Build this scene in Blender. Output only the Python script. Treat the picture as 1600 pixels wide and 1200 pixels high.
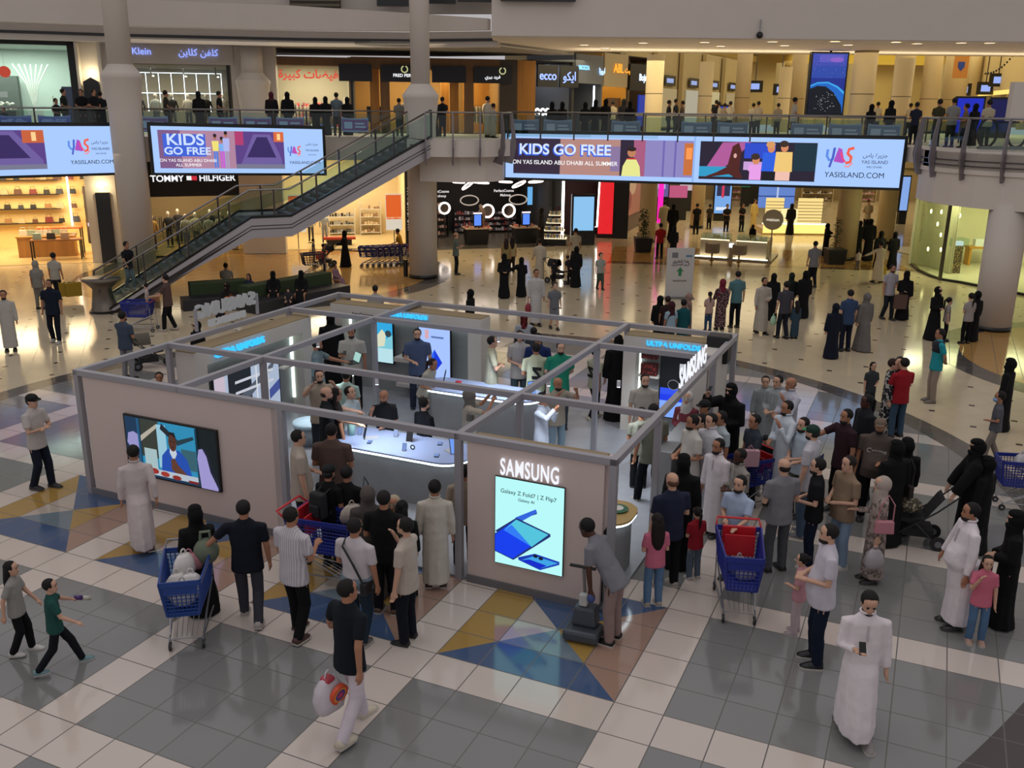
import bpy, bmesh, math, random
from mathutils import Vector, Matrix, Euler
random.seed(7)
R = math.radians
SC = bpy.context.scene
COL = SC.collection
for o in list(bpy.data.objects): bpy.data.objects.remove(o)

# ------------------------------------------------ camera, world, exposure, large lights
FPX, PITCH, ROLL, YAW, EYE = 1457.42, 0.287854, -0.0113118, -0.421575, 7.2
cd = bpy.data.cameras.new('camera'); cam = bpy.data.objects.new('camera', cd); COL.objects.link(cam)
cd.sensor_width = 36; cd.lens = FPX/1600*36; cd.clip_start = .1; cd.clip_end = 300
cam.matrix_world = Matrix.Translation((0, 0, EYE)) @ Euler((math.pi/2-PITCH, 0, 0)).to_matrix().to_4x4() @ Matrix.Rotation(-ROLL, 4, 'Z')
SC.camera = cam
SC.view_settings.view_transform = 'Standard'; SC.view_settings.look = 'None'
SC.view_settings.gamma = 1; SC.view_settings.use_curve_mapping = False
SC.view_settings.exposure = 0.0
W = bpy.data.worlds.new('world'); SC.world = W; W.use_nodes = True
W.node_tree.nodes['Background'].inputs[0].default_value = (.86, .83, .86, 1)
W.node_tree.nodes['Background'].inputs[1].default_value = .53

def area(name, loc, size, sizey, power, color=(1, 1, 1), rot=(0, 0, 0)):
    l = bpy.data.lights.new(name, 'AREA'); l.shape = 'RECTANGLE'; l.size = size; l.size_y = sizey; l.energy = power; l.color = color
    o = bpy.data.objects.new(name, l); o.location = loc; o.rotation_euler = rot; COL.objects.link(o); return o
area('skylight', (-2, 16, 19), 26, 22, 1050, (1, .95, .93))
area('mall_downlight', (4, 46, 9.9), 30, 4, 330, (1, .85, .55))
area('mall_downlight', (-12, 45, 9.9), 14, 4, 120, (1, .88, .68))
area('bridge_ceiling_fill', (20, 48.6, 9.2), 34, .8, 260, (1, .86, .62), (math.pi, 0, 0))  # unseen upward fill, added to brighten the pale ceiling over the bridge
area('upper_corridor_fill', (6, 51.5, 9.7), 9, 4, 260, (1, .86, .55))  # fill light added to lift the dark shopfronts of the upper corridor
area('corridor_light', (12, 60, 5.2), 14, 14, 900, (1, .82, .48))
area('corridor_light', (-4, 46, 5.3), 10, 5, 330, (1, .80, .45))
area('corridor_light', (-19, 40, 5.3), 7, 5, 80, (1, .82, .5))
area('corridor_light', (20, 70, 11.5), 30, 40, 2600, (1, .90, .66))
area('corridor_light', (14, 48, 5.5), 14, 6, 430, (1, .82, .48))

# ------------------------------------------------ geometry of the view
def ray(u, v):
    x = (u-800)/FPX; y = (v-600)/FPX
    c, s = math.cos(ROLL), math.sin(ROLL); x, y = c*x-s*y, s*x+c*y
    return x, math.cos(PITCH)-y*math.sin(PITCH), -(math.sin(PITCH)+y*math.cos(PITCH))
def G(u, v, z=0.):
    x, f, w = ray(u, v); t = (z-EYE)/w; return x*t, f*t
def AT(u, v, d):
    x, f, w = ray(u, v); t = d/f; return Vector((x*t, d, EYE+w*t))
CY, SY = math.cos(YAW), math.sin(YAW)
def pv(x, y, z=0.):            # pavilion axes -> world
    return Vector((x*CY-y*SY, x*SY+y*CY, z))
TS, TX, TY = .6395, -2.9425, 9.8357
def tile(i, j, z=0.): return pv(TX+i*TS, TY+j*TS, z)

# ------------------------------------------------ materials
MATS = {}
def hexc(h):
    if not isinstance(h, str): return h
    return tuple(((int(h[i:i+2], 16)/255+.055)/1.055)**2.4 if int(h[i:i+2], 16) > 10 else int(h[i:i+2], 16)/255/12.92 for i in (0, 2, 4))
def newmat(name):
    m = bpy.data.materials.new(name); m.use_nodes = True
    return m, m.node_tree.nodes, m.node_tree.links, m.node_tree.nodes['Principled BSDF']
def mat(c, rough=.6, metal=0., kind='plain', spec=.5):
    k = (c, rough, metal, kind, spec)
    if k in MATS: return MATS[k]
    m, n, l, b = newmat('surface'); rgb = hexc(c)
    b.inputs['Base Color'].default_value = (*rgb, 1); b.inputs['Roughness'].default_value = rough; b.inputs['Metallic'].default_value = metal
    b.inputs['Specular IOR Level'].default_value = spec
    if kind in ('cloth', 'plaster', 'hair', 'concrete', 'wood', 'leaf', 'stripes', 'flowers', 'dots', 'grass'):
        tc = n.new('ShaderNodeTexCoord'); nz = n.new('ShaderNodeTexNoise'); l.new(tc.outputs['Object'], nz.inputs['Vector'])
        nz.inputs['Scale'].default_value = {'cloth': 9, 'plaster': 1.2, 'hair': 40, 'concrete': 2.2, 'wood': 3, 'leaf': 6, 'grass': 40}.get(kind, 9); nz.inputs['Detail'].default_value = 5
        amp = {'cloth': .12, 'plaster': .04, 'hair': .3, 'concrete': .22, 'wood': .35, 'leaf': .3, 'grass': .5}.get(kind, .1)
        mr = n.new('ShaderNodeMapRange'); mr.inputs[3].default_value = 1-amp; mr.inputs[4].default_value = 1+amp; l.new(nz.outputs[0], mr.inputs[0])
        mx = n.new('ShaderNodeVectorMath'); mx.operation = 'SCALE'; mx.inputs[0].default_value = rgb; l.new(mr.outputs[0], mx.inputs['Scale'])
        src = mx.outputs[0]
        if kind == 'wood':
            mp = n.new('ShaderNodeMapping'); mp.inputs['Scale'].default_value = (1, 1, .08); l.new(tc.outputs['Object'], mp.inputs[0]); l.new(mp.outputs[0], nz.inputs['Vector'])
            nz.inputs['Scale'].default_value = 5
        if kind in ('stripes', 'flowers', 'dots'):
            if kind == 'stripes':
                wv = n.new('ShaderNodeTexWave'); wv.bands_direction = 'X'; wv.inputs['Scale'].default_value = 9; f = wv.outputs['Fac']; l.new(tc.outputs['Object'], wv.inputs[0]); hi = .55
            elif kind == 'flowers':
                v = n.new('ShaderNodeTexNoise'); v.inputs['Scale'].default_value = 14; l.new(tc.outputs['Object'], v.inputs[0]); f = v.outputs[0]; hi = .5
            else:
                v = n.new('ShaderNodeTexVoronoi'); v.inputs['Scale'].default_value = 16; l.new(tc.outputs['Object'], v.inputs[0]); f = v.outputs['Distance']; hi = .42
            cr = n.new('ShaderNodeMath'); cr.operation = 'GREATER_THAN'; cr.inputs[1].default_value = hi; l.new(f, cr.inputs[0])
            m2 = n.new('ShaderNodeMix'); m2.data_type = 'RGBA'; l.new(cr.outputs[0], m2.inputs['Factor']); l.new(src, m2.inputs['A'])
            m2.inputs['B'].default_value = (*[min(1, q*{'stripes': .72, 'flowers': .45, 'dots': .2}[kind]) for q in rgb], 1)
            if sum(rgb) < .2: m2.inputs['B'].default_value = (.35, .33, .30, 1); cr.inputs[1].default_value = hi+.15
            src = m2.outputs['Result']
        l.new(src, b.inputs['Base Color'])
        bp = n.new('ShaderNodeBump'); bp.inputs['Strength'].default_value = {'cloth': .35, 'leaf': .3, 'hair': .5, 'grass': .8}.get(kind, .08); bp.inputs['Distance'].default_value = .02
        l.new(nz.outputs[0], bp.inputs['Height']); l.new(bp.outputs[0], b.inputs['Normal'])
    MATS[k] = m; return m
def emis(c, s=1., base='000000'):
    k = ('e', c, s, base)
    if k in MATS: return MATS[k]
    m, n, l, b = newmat('glow'); b.inputs['Base Color'].default_value = (*hexc(base), 1)
    b.inputs['Emission Color'].default_value = (*hexc(c), 1); b.inputs['Emission Strength'].default_value = s; b.inputs['Roughness'].default_value = .5
    MATS[k] = m; return m
def glass(tint=(.80, .90, .88), rough=.0):
    k = ('g', tint)
    if k in MATS: return MATS[k]
    m, n, l, b = newmat('glass'); n.remove(b)
    t = n.new('ShaderNodeBsdfTransparent'); t.inputs[0].default_value = (*tint, 1); g = n.new('ShaderNodeBsdfGlossy'); g.inputs['Roughness'].default_value = .02
    lw = n.new('ShaderNodeLayerWeight'); pw = n.new('ShaderNodeMath'); pw.operation = 'POWER'; pw.inputs[1].default_value = 4; l.new(lw.outputs['Facing'], pw.inputs[0]); fr = n.new('ShaderNodeMath'); fr.operation = 'MULTIPLY_ADD'; fr.inputs[1].default_value = .45; fr.inputs[2].default_value = .03; l.new(pw.outputs[0], fr.inputs[0]); mx = n.new('ShaderNodeMixShader')
    l.new(fr.outputs[0], mx.inputs[0]); l.new(t.outputs[0], mx.inputs[1]); l.new(g.outputs[0], mx.inputs[2]); l.new(mx.outputs[0], n['Material Output'].inputs[0])
    MATS[k] = m; return m

# ------------------------------------------------ objects
def tag(o, label=None, cat=None, group=None, kind=None):
    for k, v in (('label', label), ('category', cat), ('group', group), ('kind', kind)):
        if v: o[k] = v
    return o
def empty(name, loc=(0, 0, 0), rz=0., label=None, cat=None, group=None):
    o = bpy.data.objects.new(name, None); o.empty_display_size = .1; o.location = loc; o.rotation_euler = (0, 0, rz); COL.objects.link(o)
    return tag(o, label, cat, group)
class MB:
    def __init__(s): s.v = []; s.f = []; s.m = []; s.T = None; s.mi = 0
    def add(s, vs, fs):
        b = len(s.v)
        s.v += [tuple(s.T @ Vector(p)) for p in vs] if s.T else [tuple(p) for p in vs]
        s.f += [tuple(i+b for i in f) for f in fs]; s.m += [s.mi]*len(fs); return s
    def box(s, x0, x1, y0, y1, z0, z1, t=1.):
        cx, cy = (x0+x1)/2, (y0+y1)/2; hx, hy = (x1-x0)/2, (y1-y0)/2
        return s.add([(cx-hx, cy-hy, z0), (cx+hx, cy-hy, z0), (cx+hx, cy+hy, z0), (cx-hx, cy+hy, z0), (cx-hx*t, cy-hy*t, z1), (cx+hx*t, cy-hy*t, z1), (cx+hx*t, cy+hy*t, z1), (cx-hx*t, cy+hy*t, z1)],
                     [(0, 3, 2, 1), (4, 5, 6, 7), (0, 1, 5, 4), (1, 2, 6, 5), (2, 3, 7, 6), (3, 0, 4, 7)])
    def rings(s, rs, cap=True):          # list of rings of points
        n = len(rs[0]); v = [p for r in rs for p in r]; f = []
        for i in range(len(rs)-1):
            for k in range(n): f.append((i*n+k, i*n+(k+1) % n, (i+1)*n+(k+1) % n, (i+1)*n+k))
        if cap: f.append(tuple(range(n-1, -1, -1))); f.append(tuple((len(rs)-1)*n+k for k in range(n)))
        return s.add(v, f)
    def tube(s, pts, r, n=8, cap=True, closed=False):
        pts = [Vector(p) for p in pts]; rr = r if isinstance(r, (list, tuple)) else [r]*len(pts); rs = []
        up = Vector((0, 0, 1)); pu = None
        for i, p in enumerate(pts):
            if closed: d = pts[(i+1) % len(pts)]-pts[i-1]
            else: d = pts[min(i+1, len(pts)-1)]-pts[max(i-1, 0)]
            d = d.normalized() if d.length > 1e-9 else Vector((0, 0, 1))
            if pu is None: a = d.cross(up if abs(d.z) < .95 else Vector((1, 0, 0))).normalized()
            else:
                a = pu-d*pu.dot(d); a = a.normalized() if a.length > 1e-6 else d.orthogonal().normalized()
            pu = a; b = d.cross(a)
            rs.append([p+(a*math.cos(t)+b*math.sin(t))*rr[i] for t in [2*math.pi*k/n for k in range(n)]])
        if closed: rs.append(rs[0]); return s.rings(rs, False)
        return s.rings(rs, cap)
    def ell(s, c, r, n=10, m=7, rot=None):
        rs = []
        for i in range(m+1):
            ph = math.pi*(i/m)-math.pi/2; ph = max(min(ph, 1.52), -1.52)
            rg = []
            for k in range(n):
                t = 2*math.pi*k/n; p = Vector((math.cos(t)*math.cos(ph)*r[0], math.sin(t)*math.cos(ph)*r[1], math.sin(ph)*r[2]))
                if rot: p = rot @ p
                rg.append(p+Vector(c))
            rs.append(rg)
        return s.rings(rs)
    def lathe(s, prof, c=(0, 0), n=28):
        return s.rings([[(c[0]+r*math.cos(2*math.pi*k/n), c[1]+r*math.sin(2*math.pi*k/n), z) for k in range(n)] for r, z in prof])
    def prism(s, pts, z0, z1):          # plan outline -> slab
        n = len(pts)
        return s.add([(p[0], p[1], z0) for p in pts]+[(p[0], p[1], z1) for p in pts],
                     [tuple(range(n-1, -1, -1)), tuple(range(n, 2*n))]+[(i, (i+1) % n, n+(i+1) % n, n+i) for i in range(n)])
    def strip(s, path, z0, z1, th):      # vertical wall following a plan path
        P = [Vector((p[0], p[1], 0)) for p in path]; nn = len(P); off = []
        for i in range(nn):
            d = (P[min(i+1, nn-1)]-P[max(i-1, 0)]).normalized(); off.append(Vector((-d.y, d.x, 0))*th)
        Z0 = z0 if isinstance(z0, (list, tuple)) else [z0]*nn; Z1 = z1 if isinstance(z1, (list, tuple)) else [z1]*nn
        rs = [[(P[i].x, P[i].y, Z0[i]), (P[i].x+off[i].x, P[i].y+off[i].y, Z0[i]), (P[i].x+off[i].x, P[i].y+off[i].y, Z1[i]), (P[i].x, P[i].y, Z1[i])] for i in range(nn)]
        return s.rings(rs)
    def build(s, name, m, parent=None, smooth=False, bev=0., loc=None, kind=None):
        me = bpy.data.meshes.new(name); me.from_pydata(s.v, [], s.f)
        ms = m if isinstance(m, (list, tuple)) else [m]
        for q in ms: me.materials.append(q)
        if len(ms) > 1: me.polygons.foreach_set('material_index', s.m)
        if smooth: me.polygons.foreach_set('use_smooth', [True]*len(me.polygons))
        me.update()
        o = bpy.data.objects.new(name, me); COL.objects.link(o)
        if parent: o.parent = parent
        if loc: o.location = loc
        if bev:
            b = o.modifiers.new('bevel', 'BEVEL'); b.width = bev; b.segments = 2; b.limit_method = 'ANGLE'
        if kind: o['kind'] = kind
        return o
def bx(name, x0, x1, y0, y1, z0, z1, m, parent=None, bev=0., kind=None, t=1.):
    return MB().box(x0, x1, y0, y1, z0, z1, t).build(name, m, parent, bev=bev, kind=kind)
def frame_T(o, xdir, up=Vector((0, 0, 1))):      # matrix: local x along xdir, local z up, local -y toward the viewer
    x = Vector(xdir).normalized(); z = Vector(up); y = z.cross(x).normalized(); z = x.cross(y)
    M = Matrix((x, y, z)).transposed().to_4x4(); M.translation = Vector(o); return M
FONT = {}
def text(name, s, T, size, m, parent, depth=.01, align='CENTER', bold=0., sx=1., space=1.):
    c = bpy.data.curves.new('t', 'FONT'); c.body = s; c.size = size; c.extrude = depth; c.align_x = align; c.align_y = 'CENTER'; c.offset = bold; c.space_character = space
    o = bpy.data.objects.new('t', c); COL.objects.link(o); bpy.context.view_layer.update()
    me = bpy.data.meshes.new_from_object(o.evaluated_get(bpy.context.evaluated_depsgraph_get())); bpy.data.objects.remove(o); bpy.data.curves.remove(c)
    me.name = name; L = T @ Matrix.Rotation(math.pi/2, 4, 'X') @ Matrix.Scale(sx, 4, (1, 0, 0)); me.transform(L)
    me.materials.clear(); me.materials.append(m)
    r = bpy.data.objects.new(name, me); COL.objects.link(r); r.parent = parent; return r
AR = {}
def arabic(s):      # shape the letters and set them right to left
    F = 'ﺍﺎﺍﺎ ﺏﺐﺑﺒ ﺓﺔﺓﺔ ﺕﺖﺗﺘ ﺙﺚﺛﺜ ﺝﺞﺟﺠ ﺡﺢﺣﺤ ﺥﺦﺧﺨ ﺩﺪﺩﺪ ﺫﺬﺫﺬ ﺭﺮﺭﺮ ﺯﺰﺯﺰ ﺱﺲﺳﺴ ﺵﺶﺷﺸ ﺹﺺﺻﺼ ﺽﺾﺿﻀ ﻁﻂﻃﻄ ﻅﻆﻇﻈ ﻉﻊﻋﻌ ﻍﻎﻏﻐ ﻑﻒﻓﻔ ﻕﻖﻗﻘ ﻙﻚﻛﻜ ﻝﻞﻟﻠ ﻡﻢﻣﻤ ﻥﻦﻧﻨ ﻩﻪﻫﻬ ﻭﻮﻭﻮ ﻱﻲﻳﻴ'.split()
    base = 'ابةتثجحخدذرزسشصضطظعغفقكلمنهوي'
    if not AR:
        for b, f in zip(base, F): AR[b] = f
    dual = set('بتثجحخسشصضطظعغفقكلمنهي'); out = []
    for i, ch in enumerate(s):
        if ch not in AR: out.append(ch); continue
        p = i > 0 and s[i-1] in dual; n = i+1 < len(s) and s[i+1] in AR and ch in dual
        out.append(AR[ch][(1 if not n else 3) if p else (0 if not n else 2)])
    return ''.join(reversed(out))
# ================================================ floor
class NX:
    def __init__(s, m): s.n = m.node_tree.nodes; s.l = m.node_tree.links
    def M(s, op, a, b=0., c=None):
        q = s.n.new('ShaderNodeMath'); q.operation = op
        for i, x in enumerate((a, b) if c is None else (a, b, c)):
            if isinstance(x, (int, float)): q.inputs[i].default_value = x
            else: s.l.new(x, q.inputs[i])
        return q.outputs[0]
    def mix(s, f, a, b):
        q = s.n.new('ShaderNodeMix'); q.data_type = 'RGBA'
        for k, x in (('Factor', f), ('A', a), ('B', b)):
            if isinstance(x, (int, float)): q.inputs[k].default_value = x
            elif isinstance(x, tuple): q.inputs[k].default_value = (*x, 1)
            else: s.l.new(x, q.inputs[k])
        return q.outputs['Result']
CREAM, GREY, DARK = hexc('CABDB3'), hexc('7B7B79'), hexc('55524F')
def floor_mat(kind, c=None, rough=.10):
    m, n, l, b = newmat('floor_tiles'); X = NX(m); tc = n.new('ShaderNodeTexCoord'); sp = n.new('ShaderNodeSeparateXYZ'); l.new(tc.outputs['Object'], sp.inputs[0])
    if kind in ('disc', 'plain'):
        i = X.M('DIVIDE', sp.outputs[0], TS); j = X.M('DIVIDE', sp.outputs[1], TS); g0 = .012
        if kind == 'disc':
            r = X.M('GREATER_THAN', X.M('FLOORED_MODULO', j, 5.), 4.)
            c1 = X.M('MULTIPLY', X.M('LESS_THAN', X.M('FLOORED_MODULO', i, 5.), 1.), X.M('LESS_THAN', i, 1.))
            col = X.mix(X.M('MAXIMUM', r, c1), GREY, CREAM)
        else: col = None
    else:
        a = X.M('MULTIPLY', X.M('ADD', sp.outputs[0], sp.outputs[1]), .70711/.654); bb = X.M('MULTIPLY', X.M('SUBTRACT', sp.outputs[0], sp.outputs[1]), .70711/.654)
        i = X.M('ADD', a, .15); j = X.M('ADD', bb, .4); col = None; g0 = .008
    fi = X.M('FRACT', i); fj = X.M('FRACT', j)
    ei = X.M('MINIMUM', fi, X.M('SUBTRACT', 1., fi)); ej = X.M('MINIMUM', fj, X.M('SUBTRACT', 1., fj))
    gr = X.M('LESS_THAN', X.M('MINIMUM', ei, ej), g0)
    cc = hexc(c) if c else None
    # per-tile shade
    wn = n.new('ShaderNodeTexWhiteNoise'); cb = n.new('ShaderNodeCombineXYZ'); l.new(X.M('FLOOR', i), cb.inputs[0]); l.new(X.M('FLOOR', j), cb.inputs[1]); l.new(cb.outputs[0], wn.inputs['Vector'])
    nz = n.new('ShaderNodeTexNoise'); nz.inputs['Scale'].default_value = 1.3; nz.inputs['Detail'].default_value = 6; l.new(tc.outputs['Object'], nz.inputs[0])
    k = X.M('ADD', .93, X.M('ADD', X.M('MULTIPLY', wn.outputs[0], .06), X.M('MULTIPLY', nz.outputs[0], .08)))
    vm = n.new('ShaderNodeVectorMath'); vm.operation = 'SCALE'
    if col is None: vm.inputs[0].default_value = cc
    else: l.new(col, vm.inputs[0])
    l.new(k, vm.inputs['Scale']); col = vm.outputs[0]
    col = X.mix(gr, col, hexc('5F5B55') if kind != 'far' else hexc('93886F'))
    if kind == 'far':      # small dark inlays at every other crossing
        hi = X.M('FRACT', X.M('MULTIPLY', i, .5)); hj = X.M('FRACT', X.M('MULTIPLY', j, .5))
        di = X.M('MINIMUM', hi, X.M('SUBTRACT', 1., hi)); dj = X.M('MINIMUM', hj, X.M('SUBTRACT', 1., hj))
        col = X.mix(X.M('LESS_THAN', X.M('ADD', di, dj), .075), col, hexc('332E2A'))
    l.new(col, b.inputs['Base Color'])
    rr = X.M('ADD', rough, X.M('MULTIPLY', nz.outputs[0], .04)); l.new(X.M('MAXIMUM', rr, X.M('MULTIPLY', gr, .5)), b.inputs['Roughness'])
    b.inputs['Specular IOR Level'].default_value = .75
    return m
FO = tile(0, 0)
def on_floor(o): o.location = FO; o.rotation_euler = (0, 0, YAW); o['kind'] = 'structure'; return o
def toF(x, y):                     # world plan -> tile frame
    p = Vector((x, y, 0))-FO; return (p.x*CY+p.y*SY, -p.x*SY+p.y*CY)
def plan(name, pts, z0, z1, m): 
    return on_floor(MB().prism([toF(*p) for p in pts], z0, z1).build(name, m))
def circ(cx, cy, r, n=96, a0=0., a1=2*math.pi): return [(cx+r*math.cos(a0+(a1-a0)*k/n), cy+r*math.sin(a0+(a1-a0)*k/n)) for k in range(n if a1-a0 > 6.28 else n+1)]
FAR = floor_mat('far', 'C9B99C', .10); DISC = floor_mat('disc', None, .085); DK = floor_mat('plain', '57534F', .09); GOLD = floor_mat('plain', 'B98E50', .09)
plan('floor', [(-60, 1), (60, 1), (60, 120), (-60, 120)], -.3, 0, FAR)
C0 = (-1.85, 18.28)
plan('trim_1', circ(*C0, 12.33), 0, .003, DK)
plan('trim_2', circ(*C0, 11.70), 0, .006, DISC)
# star inlays
ST = [floor_mat('plain', c, .085) for c in ('43587A', '6E7C86', '9C7E6E', 'A48346', '43587A', 'B4A79C')]
mb = MB()
for bi in (-19, -14, -9, -4):
    def pr(k, pts): mb.mi = k; mb.prism([((bi+x)*TS, y*TS) for x, y in pts], .004, .0075)
    pr(0, [(0, 0), (4, 0), (3, 1), (1, 1)]); pr(1, [(1, 1), (3, 1), (2, 2)])
    pr(2, [(4, 0), (4, 4), (3, 3), (3, 1)]); pr(3, [(3, 1), (3, 3), (2, 2)])
    pr(4, [(4, 4), (0, 4), (1, 3), (3, 3)]); pr(0, [(1, 3), (2, 2), (3, 3)])
    pr(3, [(0, 4), (0, 0), (1, 1), (1, 3)]); pr(5, [(1, 1), (2, 2), (1, 3)])
on_floor(mb.build('trim_3', ST))
plan('trim_4', circ(-10.9, 41.4, 8.1), 0, .003, DK); plan('trim_5', circ(-10.9, 41.4, 7.15), 0, .006, GOLD)
plan('trim_6', circ(19.1, 26.9, 6.05), 0, .003, DK); plan('trim_7', circ(19.1, 26.9, 5.25), 0, .006, GOLD)
BRN = floor_mat('plain', '7E5E3C', .09)
plan('trim_8', [(4.5, 45.2), (19, 43.8), (19, 44.5), (4.7, 45.9)], 0, .003, BRN)
plan('trim_9', [(4.7, 45.9), (19, 44.5), (19, 50), (5.5, 51)], 0, .0035, GOLD)
plan('trim_10', [(-19.6, 44.5), (-12, 47.0), (-4.4, 48.3), (-4.4, 49), (-12, 47.8), (-19.6, 45.3)], 0, .003, DK)
# dark corner floor beyond the arc, at the lower right
cc = circ(-13.74, 31.87, 29.65, 40, R(-58), R(-30))
plan('trim_11', cc+[(40, 18), (30, 2)], 0, .009, floor_mat('plain', '3A322E', .25))
# ================================================ columns
WALL = mat('CCC2B8', .75, 0., 'plaster'); WALLB = mat('CFC5BC', .7, 0., 'plaster'); BEIGE = mat('C9B48C', .6, 0., 'plaster'); BLK = mat('0A0A0B', .3); BLKM = mat('141416', .5)
STEEL = mat('8E8C8B', .28, .9); DSTEEL = mat('4E4A4A', .4, .7); CHROME = mat('C4C6C8', .18, 1.)
ncol = 0
def column(name, x, y, z0, z1, r, m, label, cap=None, shaft=None):
    t = empty(name, (x, y, 0), 0, label, 'column')
    MB().lathe([(r*1.03, z0), (r*1.03, z0+.16)]).build('base', BLK, t, True)
    if cap:
        zc = cap; MB().lathe([(r, z0+.16), (r, zc-1.4), (r*1.02, zc-1.2), (r*1.18, zc-.25), (r*1.22, zc-.2), (r*1.22, zc-.05), (r*1.12, zc), (r*.72, zc+.32), (shaft, zc+.36)], n=40).build('shaft', m, t, True)
        MB().lathe([(shaft, zc+.3), (shaft, z1)], n=32).build('upper_shaft', m, t, True)
    else:
        MB().lathe([(r, z0+.16), (r, z1)], n=40).build('shaft', m, t, True)
        if z1 > 9: MB().lathe([(r*1.006, 8.0), (r*1.006, 8.035)], n=40).build('joint_line', mat('5A5040', .7), t)
    return t
cx, _, _ = AT(212, 335, 38.2); column('round_column', cx, 38.2, 0, 16, .62, WALL, 'round pale column with flared capital left of the staircase', 8.35, .46)
column('round_column', -3.95, 40.75, 0, 16, .62, WALL, 'round pale column with flared capital where the staircase meets the upper floor', 7.75, .40)
column('round_column', 16.65, 31.75, 0, 4.3, .62, WALL, 'round pale column under the curved balcony at the right edge')
for u, v, r, n_ in ((1010, 378, .47, 'beige round column next to the leafy plant pot'), (1088, 356, .42, 'beige round column behind the big screen, second from the red wall'), (1318, 405, .55, 'thick beige round column beside the gold glass kiosk'), (1380, 380, .50, 'beige round column behind the family in black on the right'), (1208, 342, .40, 'slim beige column behind the gold lit glasses kiosk')):
    x, y = G(u, v); column('round_column', x, y, 0, 10.0, r, BEIGE, n_)
for u, d, r, n_ in ((1160, 66, .5, 'beige column upstairs, just left of the planet screen group'), (1245, 68, .5, 'beige column upstairs behind the left side of the planet screen'), (1408, 62, .62, 'beige column upstairs right of the yellow vault'), (1452, 62, .55, 'beige column upstairs next to the pillar with the orange banner'), (1490, 64, .75, 'beige column upstairs carrying the orange banner'), (1513, 68, .6, 'far beige column upstairs right of the orange banner')):
    p = AT(u, 150, d); column('round_column', p.x, d, 5.9, 14.5, r, BEIGE, n_)
# ================================================ upper floor, edges, bulkheads, ceilings
EDGE = [(-40, 23), (-30, 29.5), (-23, 34.6), (-19, 37.3), (-16.3, 39.1), (-14.5, 39.7), (-8.2, 42.2), (-4.4, 42.8), (-4.2, 39.0), (-1.2, 39.2), (-.3, 41.4), (15.1, 37.6)]
BC = (19.5, 34.5); BR = 4.6
arc = [(BC[0]+BR*math.cos(a), BC[1]+BR*math.sin(a)) for a in [R(150+k*12) for k in range(0, 17)]]
slab = EDGE+arc+[(45, 38), (45, 62), (-40, 62)]
o = MB().prism(slab, 5.35, 5.9).build('floor', WALLB, kind='structure'); o.name = 'floor_upper'
MB().strip(EDGE[:8], 4.9, 5.36, .35).build('trim_12', WALL, kind='structure')
# balcony drum
mb = MB(); mb.strip(arc, 5.2, 5.93, .3); mb.strip([(BC[0]+(p[0]-BC[0])*.985, BC[1]+(p[1]-BC[1])*.985) for p in arc], 4.1, 5.25, .3)
mb.prism([(BC[0]+(p[0]-BC[0])*.98, BC[1]+(p[1]-BC[1])*.98) for p in arc], 4.1, 4.2)
mb.build('trim_13', WALLB, kind='structure', smooth=False)
for z in (5.45, 5.62):
    MB().strip([(BC[0]+(p[0]-BC[0])*1.004, BC[1]+(p[1]-BC[1])*1.004) for p in arc], z, z+.035, -.02).build('trim_14', DSTEEL, kind='structure')
# landing block at the head of the stairs
LP = [(-4.35, 38.8), (-3.6, 38.4), (-2.2, 38.4), (-1.1, 38.7), (-.2, 39.8), (-.1, 41.6), (-4.4, 42.5)]
MB().prism([(p[0], p[1]) for p in LP], 5.28, 5.93).build('trim_15', WALLB, kind='structure')
MB().prism([(-3.9, 39.3), (-2.2, 38.9), (-1.2, 39.2), (-.5, 40.0), (-.4, 41.6), (-4.2, 42.4)], 4.25, 5.3).build('trim_16', WALLB, kind='structure')
# top fascia: curved on the left, straight beam on the right
FA = [(-34, 36), (-24, 39.5), (-17, 42), (-10, 43.3), (-5, 43.2), (-1.2, 42.0)]
MB().strip(FA, [10.35]*6, [11.6, 11.5, 11.4, 11.35, 11.1, 10.8], .4).build('wall_left_fascia', WALL, kind='structure')
MB().strip([(-34, 37.2), (-24, 40.7), (-17, 43.2), (-10, 44.5), (-5, 44.6), (-.8, 43.3)], 9.75, 10.4, .4).build('trim_17', WALL, kind='structure')
MB().strip([(-34, 37.15), (-24, 40.65), (-17, 43.15), (-10, 44.45), (-5, 44.55), (-.9, 43.3)], 9.98, 10.1, -.03).build('trim_18', mat('3B3B3D', .6), kind='structure')
MB().strip([(-34, 41), (-17, 46), (-5, 47), (3, 46)], 11.4, 18, .4).build('wall_back_upper', WALL, kind='structure')
mb = MB(); mb.box(-1.0, 40, 40.6, 41.2, 10.02, 18); mb.build('wall_right_fascia', WALL, kind='structure')
MB().prism([(-1, 40.7), (42, 40.7), (42, 50.5), (2.6, 50.5), (-1, 44.5)], 10.0, 10.25).build('ceiling', mat('E0D4C4', .8, 0., 'plaster'), kind='structure')
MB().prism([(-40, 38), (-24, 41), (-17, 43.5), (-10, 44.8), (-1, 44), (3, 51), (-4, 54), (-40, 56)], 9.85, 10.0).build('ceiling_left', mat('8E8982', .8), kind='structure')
MB().prism([(2, 50.5), (60, 50.5), (60, 110), (2, 110)], 15.2, 15.4).build('ceiling_far', mat('C9B68C', .8), kind='structure')
MB().prism([(2.6, 50.3), (60, 50.3), (60, 50.8), (2.8, 50.8)], 10.0, 15.3).build('wall_upper_rim', mat('B8A98A', .8), kind='structure')
MB().prism([(-40, 44), (-19.5, 44), (-12, 47.4), (-4.3, 48.9), (2.3, 50.6), (4, 58), (20, 110), (-40, 110)], 5.3, 5.36).build('ceiling_lower', mat('2B2A29', .8), kind='structure')
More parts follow.
